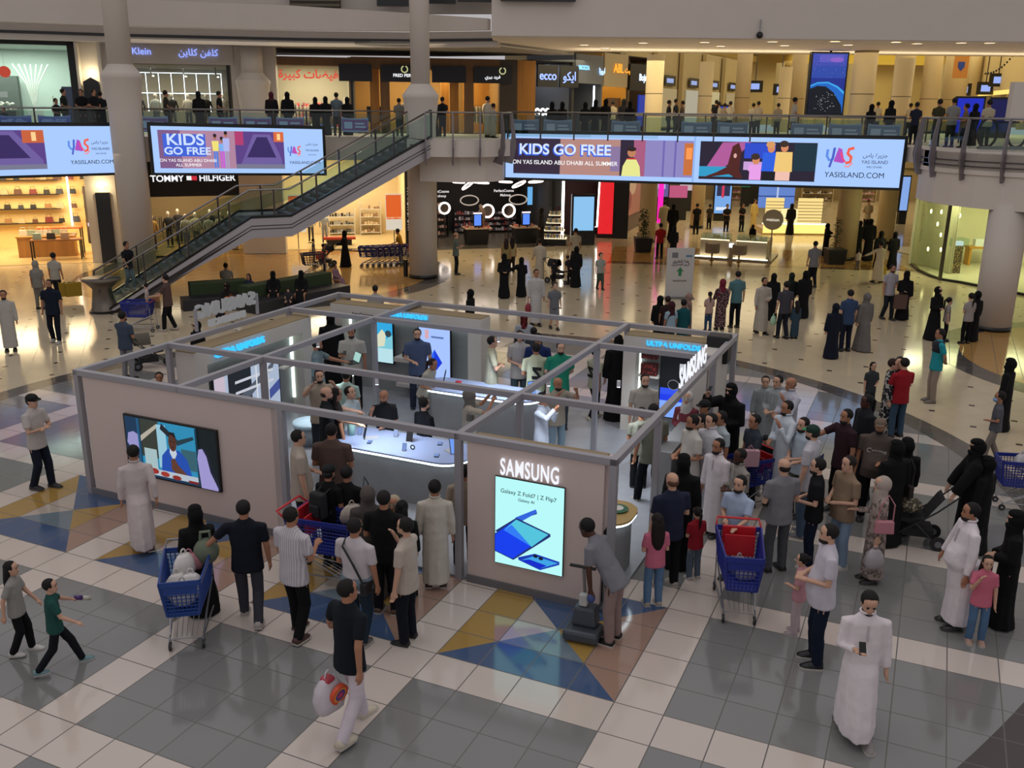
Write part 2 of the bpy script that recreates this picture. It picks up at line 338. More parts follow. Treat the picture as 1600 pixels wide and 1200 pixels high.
# dark glazing and louvre high up on the back
for u0, u1, v0, v1, d, m, nm in ((590, 638, -30, 10, 46, BLK, 'window_1'), (664, 712, -30, 6, 45.8, BLK, 'window_2'), (716, 776, -30, 3, 45.6, BLK, 'window_3'), (782, 900, -30, 2, 40.45, BLK, 'window_4'), (455, 531, -30, 14, 46.2, mat('4A4338', .7), 'window_5')):
    a, b_ = AT(u0, v1, d), AT(u1, v0, d); o = bx(nm, a.x, b_.x, d-.25, d+.05, a.z, b_.z+1, m, kind='structure')
    if nm == 'window_5':
        mb = MB()
        for k in range(6): mb.box(a.x, b_.x, d-.32, d-.25, a.z+.1+k*.22, a.z+.2+k*.22)
        mb.build('slats', mat('6B6250', .6), o)
# recessed downlights in the bulkhead ceiling
for k, (u, v) in enumerate(((913, 71), (946, 76), (1005, 68), (1101, 67), (1126, 73), (1207, 66), (1226, 72), (1313, 64), (1325, 71), (1428, 62), (1433, 69), (1550, 61), (1546, 68))):
    x, y = G(u, v, 9.99)
    if y > 50.2 or y < 41.3: y = min(max(y, 41.6), 50); 
    t = tag(empty('downlight', (x, y, 9.98)), 'small round downlight in the pale ceiling over the bridge', 'ceiling light', 'downlights over the bridge')
    MB().lathe([(.0, 0), (.19, 0), (.19, -.02), (.0, -.02)], n=16).build('lens', emis('FFE2A8', 9), t); MB().lathe([(.19, 0), (.24, 0), (.24, -.03), (.19, -.03)], n=16).build('ring', WALLB, t)
# ================================================ picture panels
def picture(name, T, W, H, shapes, parent, s=1., th=.001):
    mb = MB(); ms = []; mb.T = T; L = 0
    for pts, c in shapes:
        m = emis(c, s)
        if m not in ms: ms.append(m)
        mb.mi = ms.index(m); L += 1; y = -L*th; n = len(pts)
        mb.add([(p[0]*W, y, p[1]*H) for p in pts]+[(p[0]*W, y+th*.8, p[1]*H) for p in pts], [tuple(range(n)), tuple(range(2*n-1, n-1, -1))]+[(i, n+i, n+(i+1) % n, (i+1) % n) for i in range(n)])
    return mb.build(name, ms if len(ms) > 1 else ms[0], parent)
def rc(x0, y0, x1, y1): return [(x0, y0), (x1, y0), (x1, y1), (x0, y1)]
def el(cx, cy, rx, ry, n=16): return [(cx+rx*math.cos(2*math.pi*k/n), cy+ry*math.sin(2*math.pi*k/n)) for k in range(n)]
def rib(pts, w, asp=1.):
    up = []; dn = []
    for i, p in enumerate(pts):
        a = pts[max(i-1, 0)]; b = pts[min(i+1, len(pts)-1)]; dx, dy = (b[0]-a[0]), (b[1]-a[1])/asp; L = math.hypot(dx, dy) or 1
        up.append((p[0]-dy/L*w, p[1]+dx/L*w*asp)); dn.append((p[0]+dy/L*w, p[1]-dx/L*w*asp))
    return up+dn[::-1]
def yas(x, y, s, A):      # the swirl mark; A = panel aspect
    q = lambda pts: [(x+p[0]*s, y+p[1]*s*A) for p in pts]
    return [(rib(q([(0, .9), (-.02, .55), (.12, .32), (.3, .38), (.34, .95)]), s*.07, A), '5F8FE8'), (rib(q([(.36, 1.0), (.3, .5), (.16, -.05)]), s*.06, A), '4C5FC8'), (rib(q([(.42, .25), (.62, .98), (.68, .9), (.86, .2)]), s*.07, A), 'B04FC0'),
            (rib(q([(.7, .75), (.8, .45), (.95, .25)]), s*.05, A), 'E8487A'), (rib(q([(1.36, 1.0), (1.1, .92), (1.05, .7), (1.25, .5), (1.22, .25), (.98, .18)]), s*.08, A), 'F0604A'), (rib(q([(1.35, .2), (1.15, .0), (.95, .0)]), s*.035, A), 'F58A80')]
def led(label, A0, A1, z00, z01, z10, z11, kind):
    A0, A1 = Vector(A0), Vector(A1); dirv = (A1-A0); W_ = dirv.length; H_ = ((z01-z00)+(z11-z10))/2
    slope = (z10-z00)/W_
    T = frame_T((A0.x, A0.y, z00), (dirv.x, dirv.y, 0)); T = T @ Matrix(((1, 0, 0, 0), (0, 1, 0, 0), (slope, 0, 1, 0), (0, 0, 0, 1)))
    t = empty('led_billboard', A0, 0, label, 'screen'); inv = Matrix.Translation(-Vector(A0)); T = inv @ T
    mb = MB(); mb.T = T; mb.box(-.12, W_+.12, .003, .35, -.1, H_+.14).build('housing', BLK, t)
    k = '000000'; bgc = 'A9CBFF'; sh = [(rc(0, 0, 1, 1), bgc)]; asp = W_/H_
    def txt(s, fx, fz, size, c, bold=0., al='CENTER', sx=1., st=1., dy=-.025, nm='lettering'):
        text(nm, s, T @ Matrix.Translation((fx*W_, dy, fz*H_)), size*H_, emis(c, st), t, .004, al, bold, sx)
    if kind == 2:
        sh += [(rc(.035, .10, .47, .92), 'B0849E'), (rc(.035, .1, .16, .92), '7E5A86'), (rc(.47, .1, .76, .92), '5A3F86'), ([(.5, .2), (.58, .86), (.68, .86), (.745, .3), (.745, .2)], '6E5C9E'), ([(.535, .35), (.60, .8), (.66, .8), (.71, .35)], '34265E'), (rc(.47, .62, .52, .92), 'B03A6E'), (rc(.70, .7, .76, .92), 'D8683A'), (rc(.72, .74, .74, .88), 'FFD090'), (rc(.47, .1, .76, .2), '777790'), (rc(.06, .36, .30, .84), '3E62D8')]
        # a boy and two grown-ups
        for x, c1, c2, h in ((.355, 'F0E078', '4F7FE0', .82), (.393, '7FB0F0', 'C860D8', .76), (.418, 'B0B8F0', 'A8A0C0', .88)):
            sh += [(rc(x-.012, .12, x-.002, .5), c2), (rc(x+.002, .12, x+.012, .5), c2), ([(x-.016, .48), (x+.016, .48), (x+.02, h-.12), (x-.02, h-.12)], c1), (el(x, h-.03, .009, .06), 'A86848'), (el(x, h, .010, .04), '201820')]
        sh += yas(.785, .40, .056, asp)
        txt('KIDS', .185, .71, .34, 'CFE0FF', .012, sx=1.12); txt('GO FREE', .195, .47, .22, 'CFE0FF', .01, sx=1.15); txt('ON YAS ISLAND ABU DHABI', .195, .27, .095, 'FFFFFF', 0); txt('ALL SUMMER', .195, .17, .095, 'FFFFFF', 0)
        lx = .93
    elif kind == 1:
        sh += [(rc(-.05, .12, .52, .92), '5A3F86'), ([(.0, .2), (.16, .9), (.33, .9), (.5, .3), (.5, .2)], '6E5C9E'), ([(.10, .35), (.2, .82), (.30, .82), (.42, .35)], '34265E'), (rc(0, .6, .1, .92), 'B0407A'), (rc(.38, .66, .52, .92), 'C8603A'), (rc(.44, .7, .47, .88), 'FFD090'), (rc(0, .12, .52, .22), '777790')]
        sh += yas(.68, .42, .10, asp); lx = .88
    else:
        sh += [(rc(.022, .1, .50, .9), 'B4867E'), (rc(.022, .1, .15, .9), '33263A'), (rc(.37, .1, .50, .9), '8E86C0'), (rc(.31, .1, .345, .9), '2A1E34'), (rc(.345, .1, .375, .9), 'A85A7E'), (rc(.475, .15, .5, .85), 'C8703A'), (rc(.48, .5, .495, .75), 'FF9A50'), (rc(.285, .2, .31, .75), '8A76A0'), (rc(.42, .1, .425, .9), '6E66B0'), (rc(.45, .1, .455, .9), '6E66B0')]
        sh += [([(.315, .1), (.365, .1), (.362, .32), (.352, .48), (.328, .48), (.318, .32)], 'E8E890'), (el(.340, .62, .011, .10), 'C0805A'), (el(.340, .70, .012, .05), '2A1818'), (rc(.328, .47, .352, .5), 'C83A3A')]
        sh += [(rc(.515, .08, .80, .9), '241C30'), ([(.53, .3), (.57, .88), (.64, .9), (.6, .5), (.57, .3)], 'B05A9A'), (rc(.515, .14, .60, .36), '2E9AC8'), ([(.52, .1), (.56, .24), (.585, .36), (.595, .8), (.61, .88), (.618, .7), (.615, .3), (.625, .12), (.61, .12), (.59, .2)], '4E1E1A'), (el(.603, .6, .004, .05), 'D8A8A0'), (rc(.625, .55, .70, .88), '2A4ACB'), (rc(.625, .3, .68, .48), 'C8A0D8'), (rc(.745, .3, .80, .88), '14303E')]
        for x, c1, c2, h, w_ in ((.655, 'E8A0E8', 'E8A0E8', .62, .018), (.69, '2A5FE0', '14141C', .88, .021), (.722, 'F0C878', 'F0C0B0', .9, .022)):
            sh += [(rc(x-w_*.8, .09, x+w_*.8, .32), c2), ([(x-w_, .28), (x+w_, .28), (x+w_*.9, h-.2), (x-w_*.9, h-.2)], c1), (el(x, h-.11, .009, .09), 'D88A60'), (el(x-.002, h-.03, .011, .07), '3A2A20' if w_ != .021 else 'D89A60')]
        sh += [(rc(.498, -.0, .503, 1), '8FB4F0')]
        sh += yas(.825, .42, .045, asp); lx = .92
        txt('KIDS GO FREE', .160, .63, .33, '2E5FE0', .03, sx=1.04, dy=-.022); txt('KIDS GO FREE', .162, .65, .33, 'D8E8FF', .012, sx=1.04, dy=-.04)
        txt('ON YAS ISLAND ABU DHABI ALL SUMMER', .162, .36, .132, 'FFFFFF', .001, sx=1.0)
    picture('display', T, W_, H_, sh, t, 1.0)
    ks = {1: (.890, .825, .072, .118), 2: (.931, .883, .058, .094), 3: (.937, .893, .10, .160)}[kind]; lx = ks[0]; txt('YAS ISLAND', lx, .52, ks[2], '39406A', .001); txt('YASISLAND.COM', ks[1], .24, ks[3], '141A38', 0)
    txt(arabic('جزيرة ياس'), lx, .66, ks[2]*1.2, '39406A', .001); txt('ABU DHABI', lx, .42, ks[2]*.6, '39406A', 0)
    return t
p0 = AT(-60, 240, 35.3); p1 = AT(182, 240, 38.8); led('left LED billboard ending in a white logo panel, cut by the photo edge', (p0.x, 35.3, 0), (p1.x, 38.8, 0), 4.52, 6.33, 4.50, 6.33, 1)
p0 = AT(239, 240, 38.3); p1 = AT(505, 240, 40.9); led('middle LED billboard with KIDS over GO FREE, behind the stair rail', (p0.x, 38.3, 0), (p1.x, 40.9, 0), 4.54, 6.36, 4.42, 6.24, 2)
p0 = AT(790, 240, 41.2); p1 = AT(1410, 250, 37.2); led('longest LED billboard reading KIDS GO FREE on one line, on the bridge', (p0.x, 41.2, 0), (p1.x, 37.2, 0), 4.32, 6.2, 4.36, 6.14, 3)
# ================================================ balustrades
GL = glass((.78, .86, .84))
def balus(label, path, z0, h=1.05, npost=None, posts=True, fins=False, banner=None, z1=None):
    t = empty('balustrade', (path[0][0], path[0][1], z0), 0, label, 'railing'); o0 = Vector((path[0][0], path[0][1], z0))
    P = [Vector((p[0], p[1], p[2] if len(p) > 2 else z0))-o0 for p in path]
    seg = [(P[i+1]-P[i]).length for i in range(len(P)-1)]; tot = sum(seg)
    def at(s):
        for i, L in enumerate(seg):
            if s <= L+1e-6 or i == len(seg)-1: return P[i].lerp(P[i+1], s/L if L else 0), (P[i+1]-P[i]).normalized()
            s -= L
    MB().tube([p+Vector((0, 0, h)) for p in P], .035, 8).build('handrail', STEEL, t, True)
    n = npost or max(1, int(round(tot/1.45)))
    for k in range(n+1):
        p, d = at(tot*k/n); d2 = Vector((d.x, d.y, 0)).normalized(); nn = Vector((d2.y, -d2.x, 0))
        T = Matrix((d2, nn, Vector((0, 0, 1)))).transposed().to_4x4(); T.translation = p
        mb = MB(); mb.T = T
        if fins:
            mb.rings([[(-.03, .0, h), (.03, .0, h), (.03, .10, h), (-.03, .10, h)], [(-.03, .05, .2), (.03, .05, .2), (.03, .22, .2), (-.03, .22, .2)], [(-.03, .02, -.3), (.03, .02, -.3), (.03, .26, -.3), (-.03, .26, -.3)], [(-.03, -.35, -.85), (.03, -.35, -.85), (.03, .12, -.95), (-.03, .12, -.95)], [(-.03, -.4, -.9), (.03, -.4, -.9), (.03, .1, -1.0), (-.03, .1, -1.0)]])
        else: mb.box(-.03, .03, -.03, .05, -.55 if posts == 'deep' else -.05, h)
        mb.build('post', DSTEEL if not fins else mat('7C7478', .4, .5), t)
        if k < n:
            p2, _ = at(tot*(k+1)/n); a = p.lerp(p2, .03); b = p.lerp(p2, .97); q = Vector((nn.x*.02, nn.y*.02, 0))
            MB().rings([[a+Vector((0, 0, .06)), a+q+Vector((0, 0, .06)), a+q+Vector((0, 0, h-.1)), a+Vector((0, 0, h-.1))], [b+Vector((0, 0, .06)), b+q+Vector((0, 0, .06)), b+q+Vector((0, 0, h-.1)), b+Vector((0, 0, h-.1))]]).build('glass_panel', GL, t)
    return t, o0, P, at, tot, n
def banners(bal, label, ks, cols, word=None, grp='banners hung on the balustrades'):
    t, o0, P, at, tot, n = bal
    for k in ks:
        p, d = at(tot*(k+.08)/n); p2, _ = at(tot*(k+.92)/n); L = (p2-p).length; T = frame_T(o0+p+Vector((0, 0, .16)), (p2-p)); T = T @ Matrix.Translation((0, .06, 0))
        w = empty('banner', T.translation, 0, label, 'banner', grp); T = Matrix.Translation(-T.translation) @ T
        picture('cloth', T, L, .62, [([(0, .05), (.5, 0), (1, .05), (1, 1), (.75, .94), (.5, .92), (.25, .94), (0, 1)], cols[0]), ([(.02, .12), (.98, .12), (.98, .86), (.5, .84), (.02, .88)], cols[1]), (rc(.1, .25, .4, .7), cols[2]), (rc(.5, .3, .9, .42), cols[2]), (rc(.5, .52, .85, .64), cols[2])], w, .3)  # the fabric glows weakly, its brightness put into the colour
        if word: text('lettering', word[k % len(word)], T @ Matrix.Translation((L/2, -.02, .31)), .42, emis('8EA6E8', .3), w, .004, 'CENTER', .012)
b1 = balus('glass balustrade above the left LED billboard', EDGE[1:5], 5.95, posts=True)
banners(b1, 'blue and white fabric banner on the upper left balustrade', range(2, b1[5]-1), ('7F92D8', '5267C0', '9DB0EE'), ['KIDS', 'GO', 'FREE', 'ISLAND'], 'blue banners upper left')
b2 = balus('glass balustrade above the middle LED billboard', [(-15.2, 38.7), (-8.2, 41.55), (-4.9, 42.2)], 5.95)
banners(b2, 'pale patterned fabric banner behind glass above the middle screen', (0, 2, 3, 4, 6), ('8FB0D8', '7E5A98', 'A8C4E8'), None, 'pale banners above the middle screen')
b3 = balus('curved glass balustrade at the head of the staircase', [(-3.55, 38.3), (-1.1, 38.6), (-.15, 39.7), (-.3, 41.2)], 5.95, fins=True, npost=5)
b4 = balus('long glass balustrade above the widest LED billboard', [(-.3, 41.15), (15.0, 37.3)], 5.98)
banners(b4, 'pale printed fabric banner on the bridge glass', (0, 1, 3, 5, 6, 8, 9, 10), ('8C9CB8', '6F7C98', 'AEB8CC'), None, 'banners on the bridge')
b5 = balus('curved glass balustrade with tapered grey fins on the right balcony', [(p[0], p[1]) for p in arc[:13]], 5.98, fins=True, npost=8)
balus('low balustrade on the far side of the bridge', [(3.5, 47), (20, 43.5)], 5.95, .98)
# black backing below the railing and dark soffit strip
MB().strip([(-.3, 41.3), (15.1, 37.5)], 5.85, 6.3, .2).build('trim_19', BLK, kind='structure')
# ================================================ staircase
S0 = Vector((-14.45, 32.75, 0)); S1 = Vector((-3.35, 38.55, 0)); sd = (S1-S0).normalized(); SL = (S1-S0).length
n_ = Vector((-sd.y, sd.x, 0)); sw = 2.1
prof = [(0, 0.), (SL*.415, 3.02), (SL*.535, 3.02), (SL, 5.93)]
st = empty('staircase', S0, 0, 'long straight staircase with a mid landing and white sides', 'staircase')
TSR = Matrix((sd, n_, Vector((0, 0, 1)))).transposed().to_4x4()
def side(y0, y1, lo, hi, nm, m):
    mb = MB(); mb.T = TSR; mb.rings([[(s, y0, z+lo if s > 0 else max(z+lo, 0)), (s, y1, z+lo if s > 0 else max(z+lo, 0)), (s, y1, z+hi), (s, y0, z+hi)] for s, z in prof]); return mb.build(nm, m, st)
side(-.12, 0, -.62, .12, 'side_beam', mat('A8A2A6', .5, 0., 'plaster')); side(sw, sw+.12, -.62, .12, 'side_beam', mat('A8A2A6', .5, 0., 'plaster'))
side(0.1, sw-.1, -.62, -.42, 'underside', mat('8E888A', .6)); side(-.14, .02, .12, .2, 'edge_strip', BLK); side(sw, sw+.14, .12, .2, 'edge_strip', BLK)
side(-.135, -.12, -.18, -.15, 'reveal_line', DSTEEL); side(-.135, -.12, -.30, -.27, 'reveal_line', DSTEEL)
def flight(s0, z0, s1, z1, n):
    mb = MB(); mb.T = TSR
    for k in range(n):
        a = s0+(s1-s0)*k/n; b = s0+(s1-s0)*(k+1)/n; z = z0+(z1-z0)*(k+1)/n
        mb.box(a, b+.03, 0, sw, z-(z1-z0)/n, z)
    return mb.build('steps', mat('4A4F4E', .5, 0., 'concrete'), st)
flight(0, 0, prof[1][0], 3.02, 18); flight(prof[2][0], 3.02, SL, 5.93, 17)
mb = MB(); mb.T = TSR; mb.box(prof[1][0], prof[2][0]+.05, 0, sw, 2.6, 3.02).build('landing', mat('4A4F4E', .5), st)
for yy, nm in ((-.02, 'near'), (sw+.02, 'far')):
    balus('sloping glass balustrade on the %s side of the staircase' % nm, [(tuple(S0+sd*s+n_*yy+Vector((0, 0, z+.15)))) for s, z in [(-.25, 0.05)]+prof[1:]], .15, 1.0, 8, 'deep')
# curved newel planter at the stair foot
t = empty('stair_newel', (S0.x-.2, S0.y-.1, 0), 0, 'curved bronze flared plinth with a dark round top at the stair foot', 'plinth')
MB().lathe([(.46, 0), (.46, .1), (.42, .12), (.32, .85), (.55, 1.1), (.66, 1.16), (.66, 1.22), (0, 1.22)], (-.05, .25), 30).build('body', mat('6A6056', .35, .4), t, True)
MB().lathe([(.50, 0), (.50, .09), (0, .09)], (-.05, .25), 30).build('base', BLK, t)
# ================================================ pavilion
PT = Matrix.Rotation(YAW, 4, 'Z')
PAV = empty('pavilion', (0, 0, 0), YAW, 'open grey metal frame pavilion with white walls and a raised floor', 'pavilion')
FR = mat('9E9CA2', .45, .3); PW = mat('CDBBB4', .7, 0., 'plaster'); PWI = mat('C8C2BA', .6, 0., 'plaster'); CONC = mat('8E9092', .7, 0., 'concrete')
XL, XR, YF, YB, ZT = -14.17, -3.72, 11.87, 20.31, 2.47
XA, XB, Y2, Y3 = -11.74, -6.2, 14.17, 18.2; h = .055; bh = .11
bx('floor_panel', XL, XR, YF, YB, .012, .05, mat('8E9096', .35, 0., 'concrete'), PAV)
def beamx(y, x0=XL, x1=XR): bx('beam', x0-h, x1+h, y-h, y+h, ZT-bh, ZT, FR, PAV, .008)
def beamy(x, y0=YF, y1=YB): bx('beam', x-h, x+h, y0-h, y1+h, ZT-bh-.001, ZT-.001, FR, PAV, .008)
for y in (YF, Y2, Y3, YB): beamx(y)
for x in (XL, XA, XB, XR): beamy(x)
for x in (XL, XA, XB, XR):
    for y in (YF, Y2, Y3, YB):
        if (x, y) in ((XA, YF), (XB, YF)): continue
        bx('post', x-h, x+h, y-h, y+h, .0, ZT-.1, FR, PAV, .006)
for x in (-9.52, XB): bx('post', x-h, x+h, YF-h, YF+h, 0, ZT-.1, FR, PAV, .006)
# front walls
bx('wall_panel', XL+.14, -9.72, YF-.02, YF+.30, .12, ZT-.12, PW, PAV, .01); bx('plinth', XL+.05, -9.72, YF-.05, YF+.3, .0, .13, mat('6C6A6E', .6), PAV)
bx('wall_panel', -6.05, XR-.13, YF-.02, YF+.42, .12, ZT-.12, PW, PAV, .01); bx('plinth', -6.05, XR-.13, YF-.05, YF+.42, 0, .13, mat('6C6A6E', .6), PAV)
bx('end_panel', XR-.129, XR-.11, YF+.05, YF+.4, .13, 1.3, BLK, PAV)
bx('top_edge', -6.05, XR-.2, YF+.08, YF+.40, ZT-.12, ZT-.10, mat('8C7A5A', .6), PAV)
def niche(nm, T, W_, H_, fr=.36, depth=.5, label=None):      # a deep frame wall with a lit recess; local x right, y back, z up
    T = T.copy()
    def q(name, a, m): mb = MB(); mb.T = T; mb.box(*a); return mb.build(name, m, PAV)
    q('niche_wall', (0, fr, 0, depth, .05, H_), PWI); q('niche_wall', (W_-fr, W_, 0, depth, .05, H_), PWI); q('niche_wall', (fr, W_-fr, 0, depth, H_-fr*.9, H_), PWI)
    q('niche_back', (fr, W_-fr, depth-.12, depth, .05, H_-fr*.9), CONC)
    q('light_strip', (fr, W_-fr, depth-.2, depth-.13, H_-fr*.9-.03, H_-fr*.9), emis('E8FFF4', 3.)); q('light_strip', (fr, fr+.03, depth-.2, depth-.13, .3, H_-fr*.9-.05), emis('E8FFF4', 2.)); q('light_strip', (W_-fr-.03, W_-fr, depth-.2, depth-.13, .3, H_-fr*.9-.05), emis('E8FFF4', 2.))
    q('top_edge', (.02, W_-.02, .02, depth, H_, H_+.02), mat('8C7A5A', .6))
def pT(x, y, z, ang): return Matrix.Translation((x, y, z)) @ Matrix.Rotation(ang, 4, 'Z')
# left inner wall (faces right), back wall (faces the front), right back wall
TL = pT(XL+.62, Y2+.05, 0, R(90)); niche('l', TL, 4.0, 2.28)
TB = pT(XL+.15, YB-.6, 0, 0); niche('b', TB, 4.35, 2.3)
TR = pT(XB+.1, YB-.55, 0, 0); niche('r', TR, 2.1, 2.3, .3)
bx('side_wall', XR-.5, XR-.1, Y3-.1, YB-.1, .05, 2.3, PWI, PAV)
bx('inner_wall', XR-.42, XR-.1, 15.6, Y3-.6, .05, 1.25, CONC, PAV)
def sign(s, T, size, c, st, label, name='neon_sign', depth=.03, bold=.012, sx=1., cat='sign', back=None):
    P = PT @ T; t = empty(name, P.translation, 0, label, cat); L = Matrix.Translation(-P.translation) @ P
    text('lettering', s, L, size, emis(c, st), t, depth, 'CENTER', bold, sx, 1.12 if sx != 1. else 1.)
    if back:
        w_, h_ = back; mb = MB(); mb.T = L; mb.box(-w_/2, w_/2, depth+.002, depth+.05, -h_/2, h_/2).build('backing', mat('5A6F80', .6), t)
    return t, L
sign('ULTRA UNFOLDS', TL @ Matrix.Translation((1.38, -.04, 2.12)), .205, '35B8FF', 1.3, 'blue neon ULTRA UNFOLDS sign on the inner left wall', back=None, bold=.002)
sign('ULTRA UNFOLDS', TB @ Matrix.Translation((2.3, -.04, 2.20)), .15, '35B8FF', 1.3, 'blue neon ULTRA UNFOLDS sign on the rear wall with two posters', bold=.002)
sign('ULTRA UNFOLDS', TR @ Matrix.Translation((1.15, -.04, 2.19)), .155, '35B8FF', 1.3, 'blue neon ULTRA UNFOLDS sign on the rear right wall by the speaker', bold=.002)
sign('Jann Cameron', TB @ Matrix.Translation((1.0, -.03, 2.1)), .11, '101014', 0., 'small dark lettering left of the rear wall neon sign', 'wall_lettering', .01, 0.)
t, L = sign('SAMSUNG', pT(-5.0, YF-.06, 2.05, 0), .37, 'F4F6FF', 1.0, 'glowing white SAMSUNG letters on the front right wall', 'illuminated_sign', .008, .004, .52)
t, L = sign('SAMSUNG', pT(XR+.02, 16.35, ZT+.24, R(90)), .52, 'F4F6FF', 1.0, 'tall white SAMSUNG letters standing on the right roof beam', 'illuminated_sign', .008, .004, .80)
for yy in (-.9, .9): mb = MB(); mb.T = L; mb.box(yy-.02, yy+.02, .0, .04, -.30, -.1).build('stand', FR, t)
t, L = sign('SAMSUNG', pT(XL, 16.0, ZT+.44, R(-90)), .42, 'D8D8DA', .25, 'white back-facing letters standing on the left roof beam', 'roof_sign', .05, .003, 1.0)
text('lettering', 'EXPERIENCES', L @ Matrix.Translation((0, 0, -.30)), .2, emis('D8D8DA', .3), t, .03, 'CENTER', .008)
for yy in (-1.0, 1.0): mb = MB(); mb.T = L; mb.box(yy-.03, yy+.03, 0, .05, -.38, .1).build('stand', FR, t)
def panel(name, label, T, W_, H_, shapes, s=1., bez=.03, th=.05, bc=None, cat='screen'):
    P = PT @ T; t = empty(name, P.translation, 0, label, cat); L = Matrix.Translation(-P.translation) @ P
    mb = MB(); mb.T = L; mb.box(-bez, W_+bez, .0, th, -bez, H_+bez).build('bezel', bc or BLK, t); picture('display', L, W_, H_, shapes, t, s); return t, L
# television on the left front wall
tv = [(rc(0, 0, 1, 1), '123A5C'), (rc(.8, 0, 1, 1), '0A1A1E'), (rc(.17, .05, .79, 1), '2E9AC8'), (rc(.17, .35, .38, 1), '3A4038'), ([(.17, .7), (.36, .95), (.36, .88), (.17, .6)], 'C8C0B0'), (rc(.20, .1, .34, .5), 'B8D4D8'), (rc(.36, .2, .46, .95), 'A8DCF0'), ([(.42, .98), (.6, .72), (.55, .68), (.40, .88)], '1E2630'), ([(.56, .72), (.76, .85), (.77, .8), (.58, .64)], '20404E'), (rc(.62, .25, .78, .6), '3A6A7A'), ([(.38, .12), (.40, .42), (.47, .56), (.6, .56), (.68, .42), (.72, .14)], '1F55C0'),
      ([(.49, .5), (.53, .36), (.57, .5), (.55, .62), (.5, .62)], 'D8E4F0'), (el(.53, .68, .045, .15), '5A3428'), ([(.49, .78), (.50, .86), (.56, .86), (.575, .76), (.57, .8), (.5, .82)], '181416'), (el(.515, .7, .006, .015), '141010'), (el(.548, .7, .006, .015), '141010'), (el(.532, .6, .012, .012), '3A1A18'), ([(.5, .2), (.5, .38), (.54, .42), (.58, .3), (.7, .12), (.64, .08)], '6A4030'), (rc(.18, .05, .79, .16), 'C8D4E0'), (el(.3, .12, .05, .05), 'A82E2A'), (el(.42, .1, .05, .045), 'B03A30'), (el(.55, .08, .05, .04), '9A2A28'), (rc(.68, .04, .8, .08), '8A2020'),
      (rc(.145, .04, .17, 1), '1E5F8A'), (rc(.79, .04, .81, 1), '0E3A50'), ([(.02, .55), (.04, .72), (.1, .76), (.15, .72), (.15, .45), (.08, .42)], 'A8A4E0'), ([(.82, 0), (.80, .5), (.82, .66), (.86, .68), (.90, .56), (.93, .3), (1.0, .05), (1, 0)], 'B0A8E8')]
panel('television', 'large television on the left front wall showing a man behind a food stall', pT(-13.02, YF-.075, .66, 0), 2.1, 1.10, tv, .75)
# poster screen on the right front wall
ps = [(rc(0, 0, 1, 1), 'B4F4F4'), ([(.0, .37), (.30, .56), (.60, .70), (.62, .66), (.40, .57), (.08, .34)], '14286A'), ([(.30, .57), (.60, .71), (.62, .675), (.36, .52)], '2E62D8'), ([(0, .13), (0, .34), (.32, .57), (.82, .46), (.82, .43), (.28, .07)], '1A2E70'), ([(0, .14), (0, .33), (.315, .55), (.79, .45), (.27, .085)], '0C3CE8'), ([(.13, .40), (.315, .55), (.79, .45), (.55, .27)], '4FC0D8'), ([(.13, .40), (.25, .48), (.55, .27)], '2E78F0'), ([(.35, .115), (.60, .2), (.96, .165), (.96, .13), (.68, .02), (.36, .085)], '1236B0'), ([(.40, .09), (.6, .175), (.94, .145), (.68, .04)], '3AA0E0'), ([(.40, .09), (.52, .12), (.78, .09), (.68, .04)], '0A28C8'), (el(.61, .172, .035, .018), '0A0E20'), (el(.69, .158, .035, .018), '0A0E20')]
t, L = panel('poster_screen', 'bright vertical poster screen of folding phones on the front right wall', pT(-5.55, YF-.06, .47, 0), 1.11, 1.42, ps, 1.05, .008, .03)
text('lettering', 'Galaxy Z Fold7 | Z Flip7', L @ Matrix.Translation((.55, -.03, 1.22)), .092, emis('18303A', .3), t, .002); text('lettering', 'Galaxy AI', L @ Matrix.Translation((.52, -.03, 1.12)), .068, emis('18303A', .3), t, .002)
# screens on the rear wall and side walls
sc1 = [(rc(0, 0, 1, 1), '2FA8E0'), (rc(0, 0, 1, .3), 'B8E0E8'), ([(0, .3), (1, .6), (1, .3)], '7CC8D8'), ([(.05, .45), (.5, .7), (.7, .6), (.6, .35), (.1, .3)], 'D8DCC0'), (el(.2, .5, .06, .12), '203038'), (el(.8, .62, .15, .07), '304048')]
panel('poster_screen', 'bright blue vertical screen on the rear wall, left of the two', TB @ Matrix.Translation((1.12, .18, .85)), .62, 1.25, sc1, 1.0)
sc2 = [(rc(0, 0, 1, 1), 'A8C4FF'), (rc(0, .0, 1, .08), '8AA8E8'), ([(.25, .38), (.5, .25), (.75, .42), (.5, .62)], '1438D8'), ([(.25, .38), (.5, .25), (.5, .62)], '2A62F0'), (rc(.2, .78, .32, .92), 'D8A8B0'), (rc(.4, .8, .8, .83), '6078B0')]
panel('poster_screen', 'pale blue vertical screen with a dark blue phone on the rear wall', TB @ Matrix.Translation((2.55, .12, .38)), .88, 1.62, sc2, 1.0)
sc3 = [(rc(0, 0, 1, 1), 'B8C8E0'), (rc(.2, 0, .55, .95), '20242C'), ([(.25, .1), (.9, .75), (.95, .9), (.3, .4)], '5A6270'), (rc(.3, .5, .9, .55), 'D8DCE8'), (rc(.3, .7, .9, .75), 'D8DCE8'), ([(.4, 0), (1, .5), (1, .3), (.6, 0)], '4858A0'), (rc(.62, .1, .64, .9), 'E8ECF4'), (rc(.8, .1, .82, .9), 'E8ECF4'), (rc(.0, 0, .15, 1), 'D8C8D8')]
panel('wall_screen', 'large wall screen with slanted shelves picture on the inner left wall', TL @ Matrix.Translation((.75, .22, .35)), 2.2, 1.25, sc3, .8)
bx('shelf', XL+.62, XL+.8, 16.9, 17.6, 1.3, 1.34, PWI, PAV)
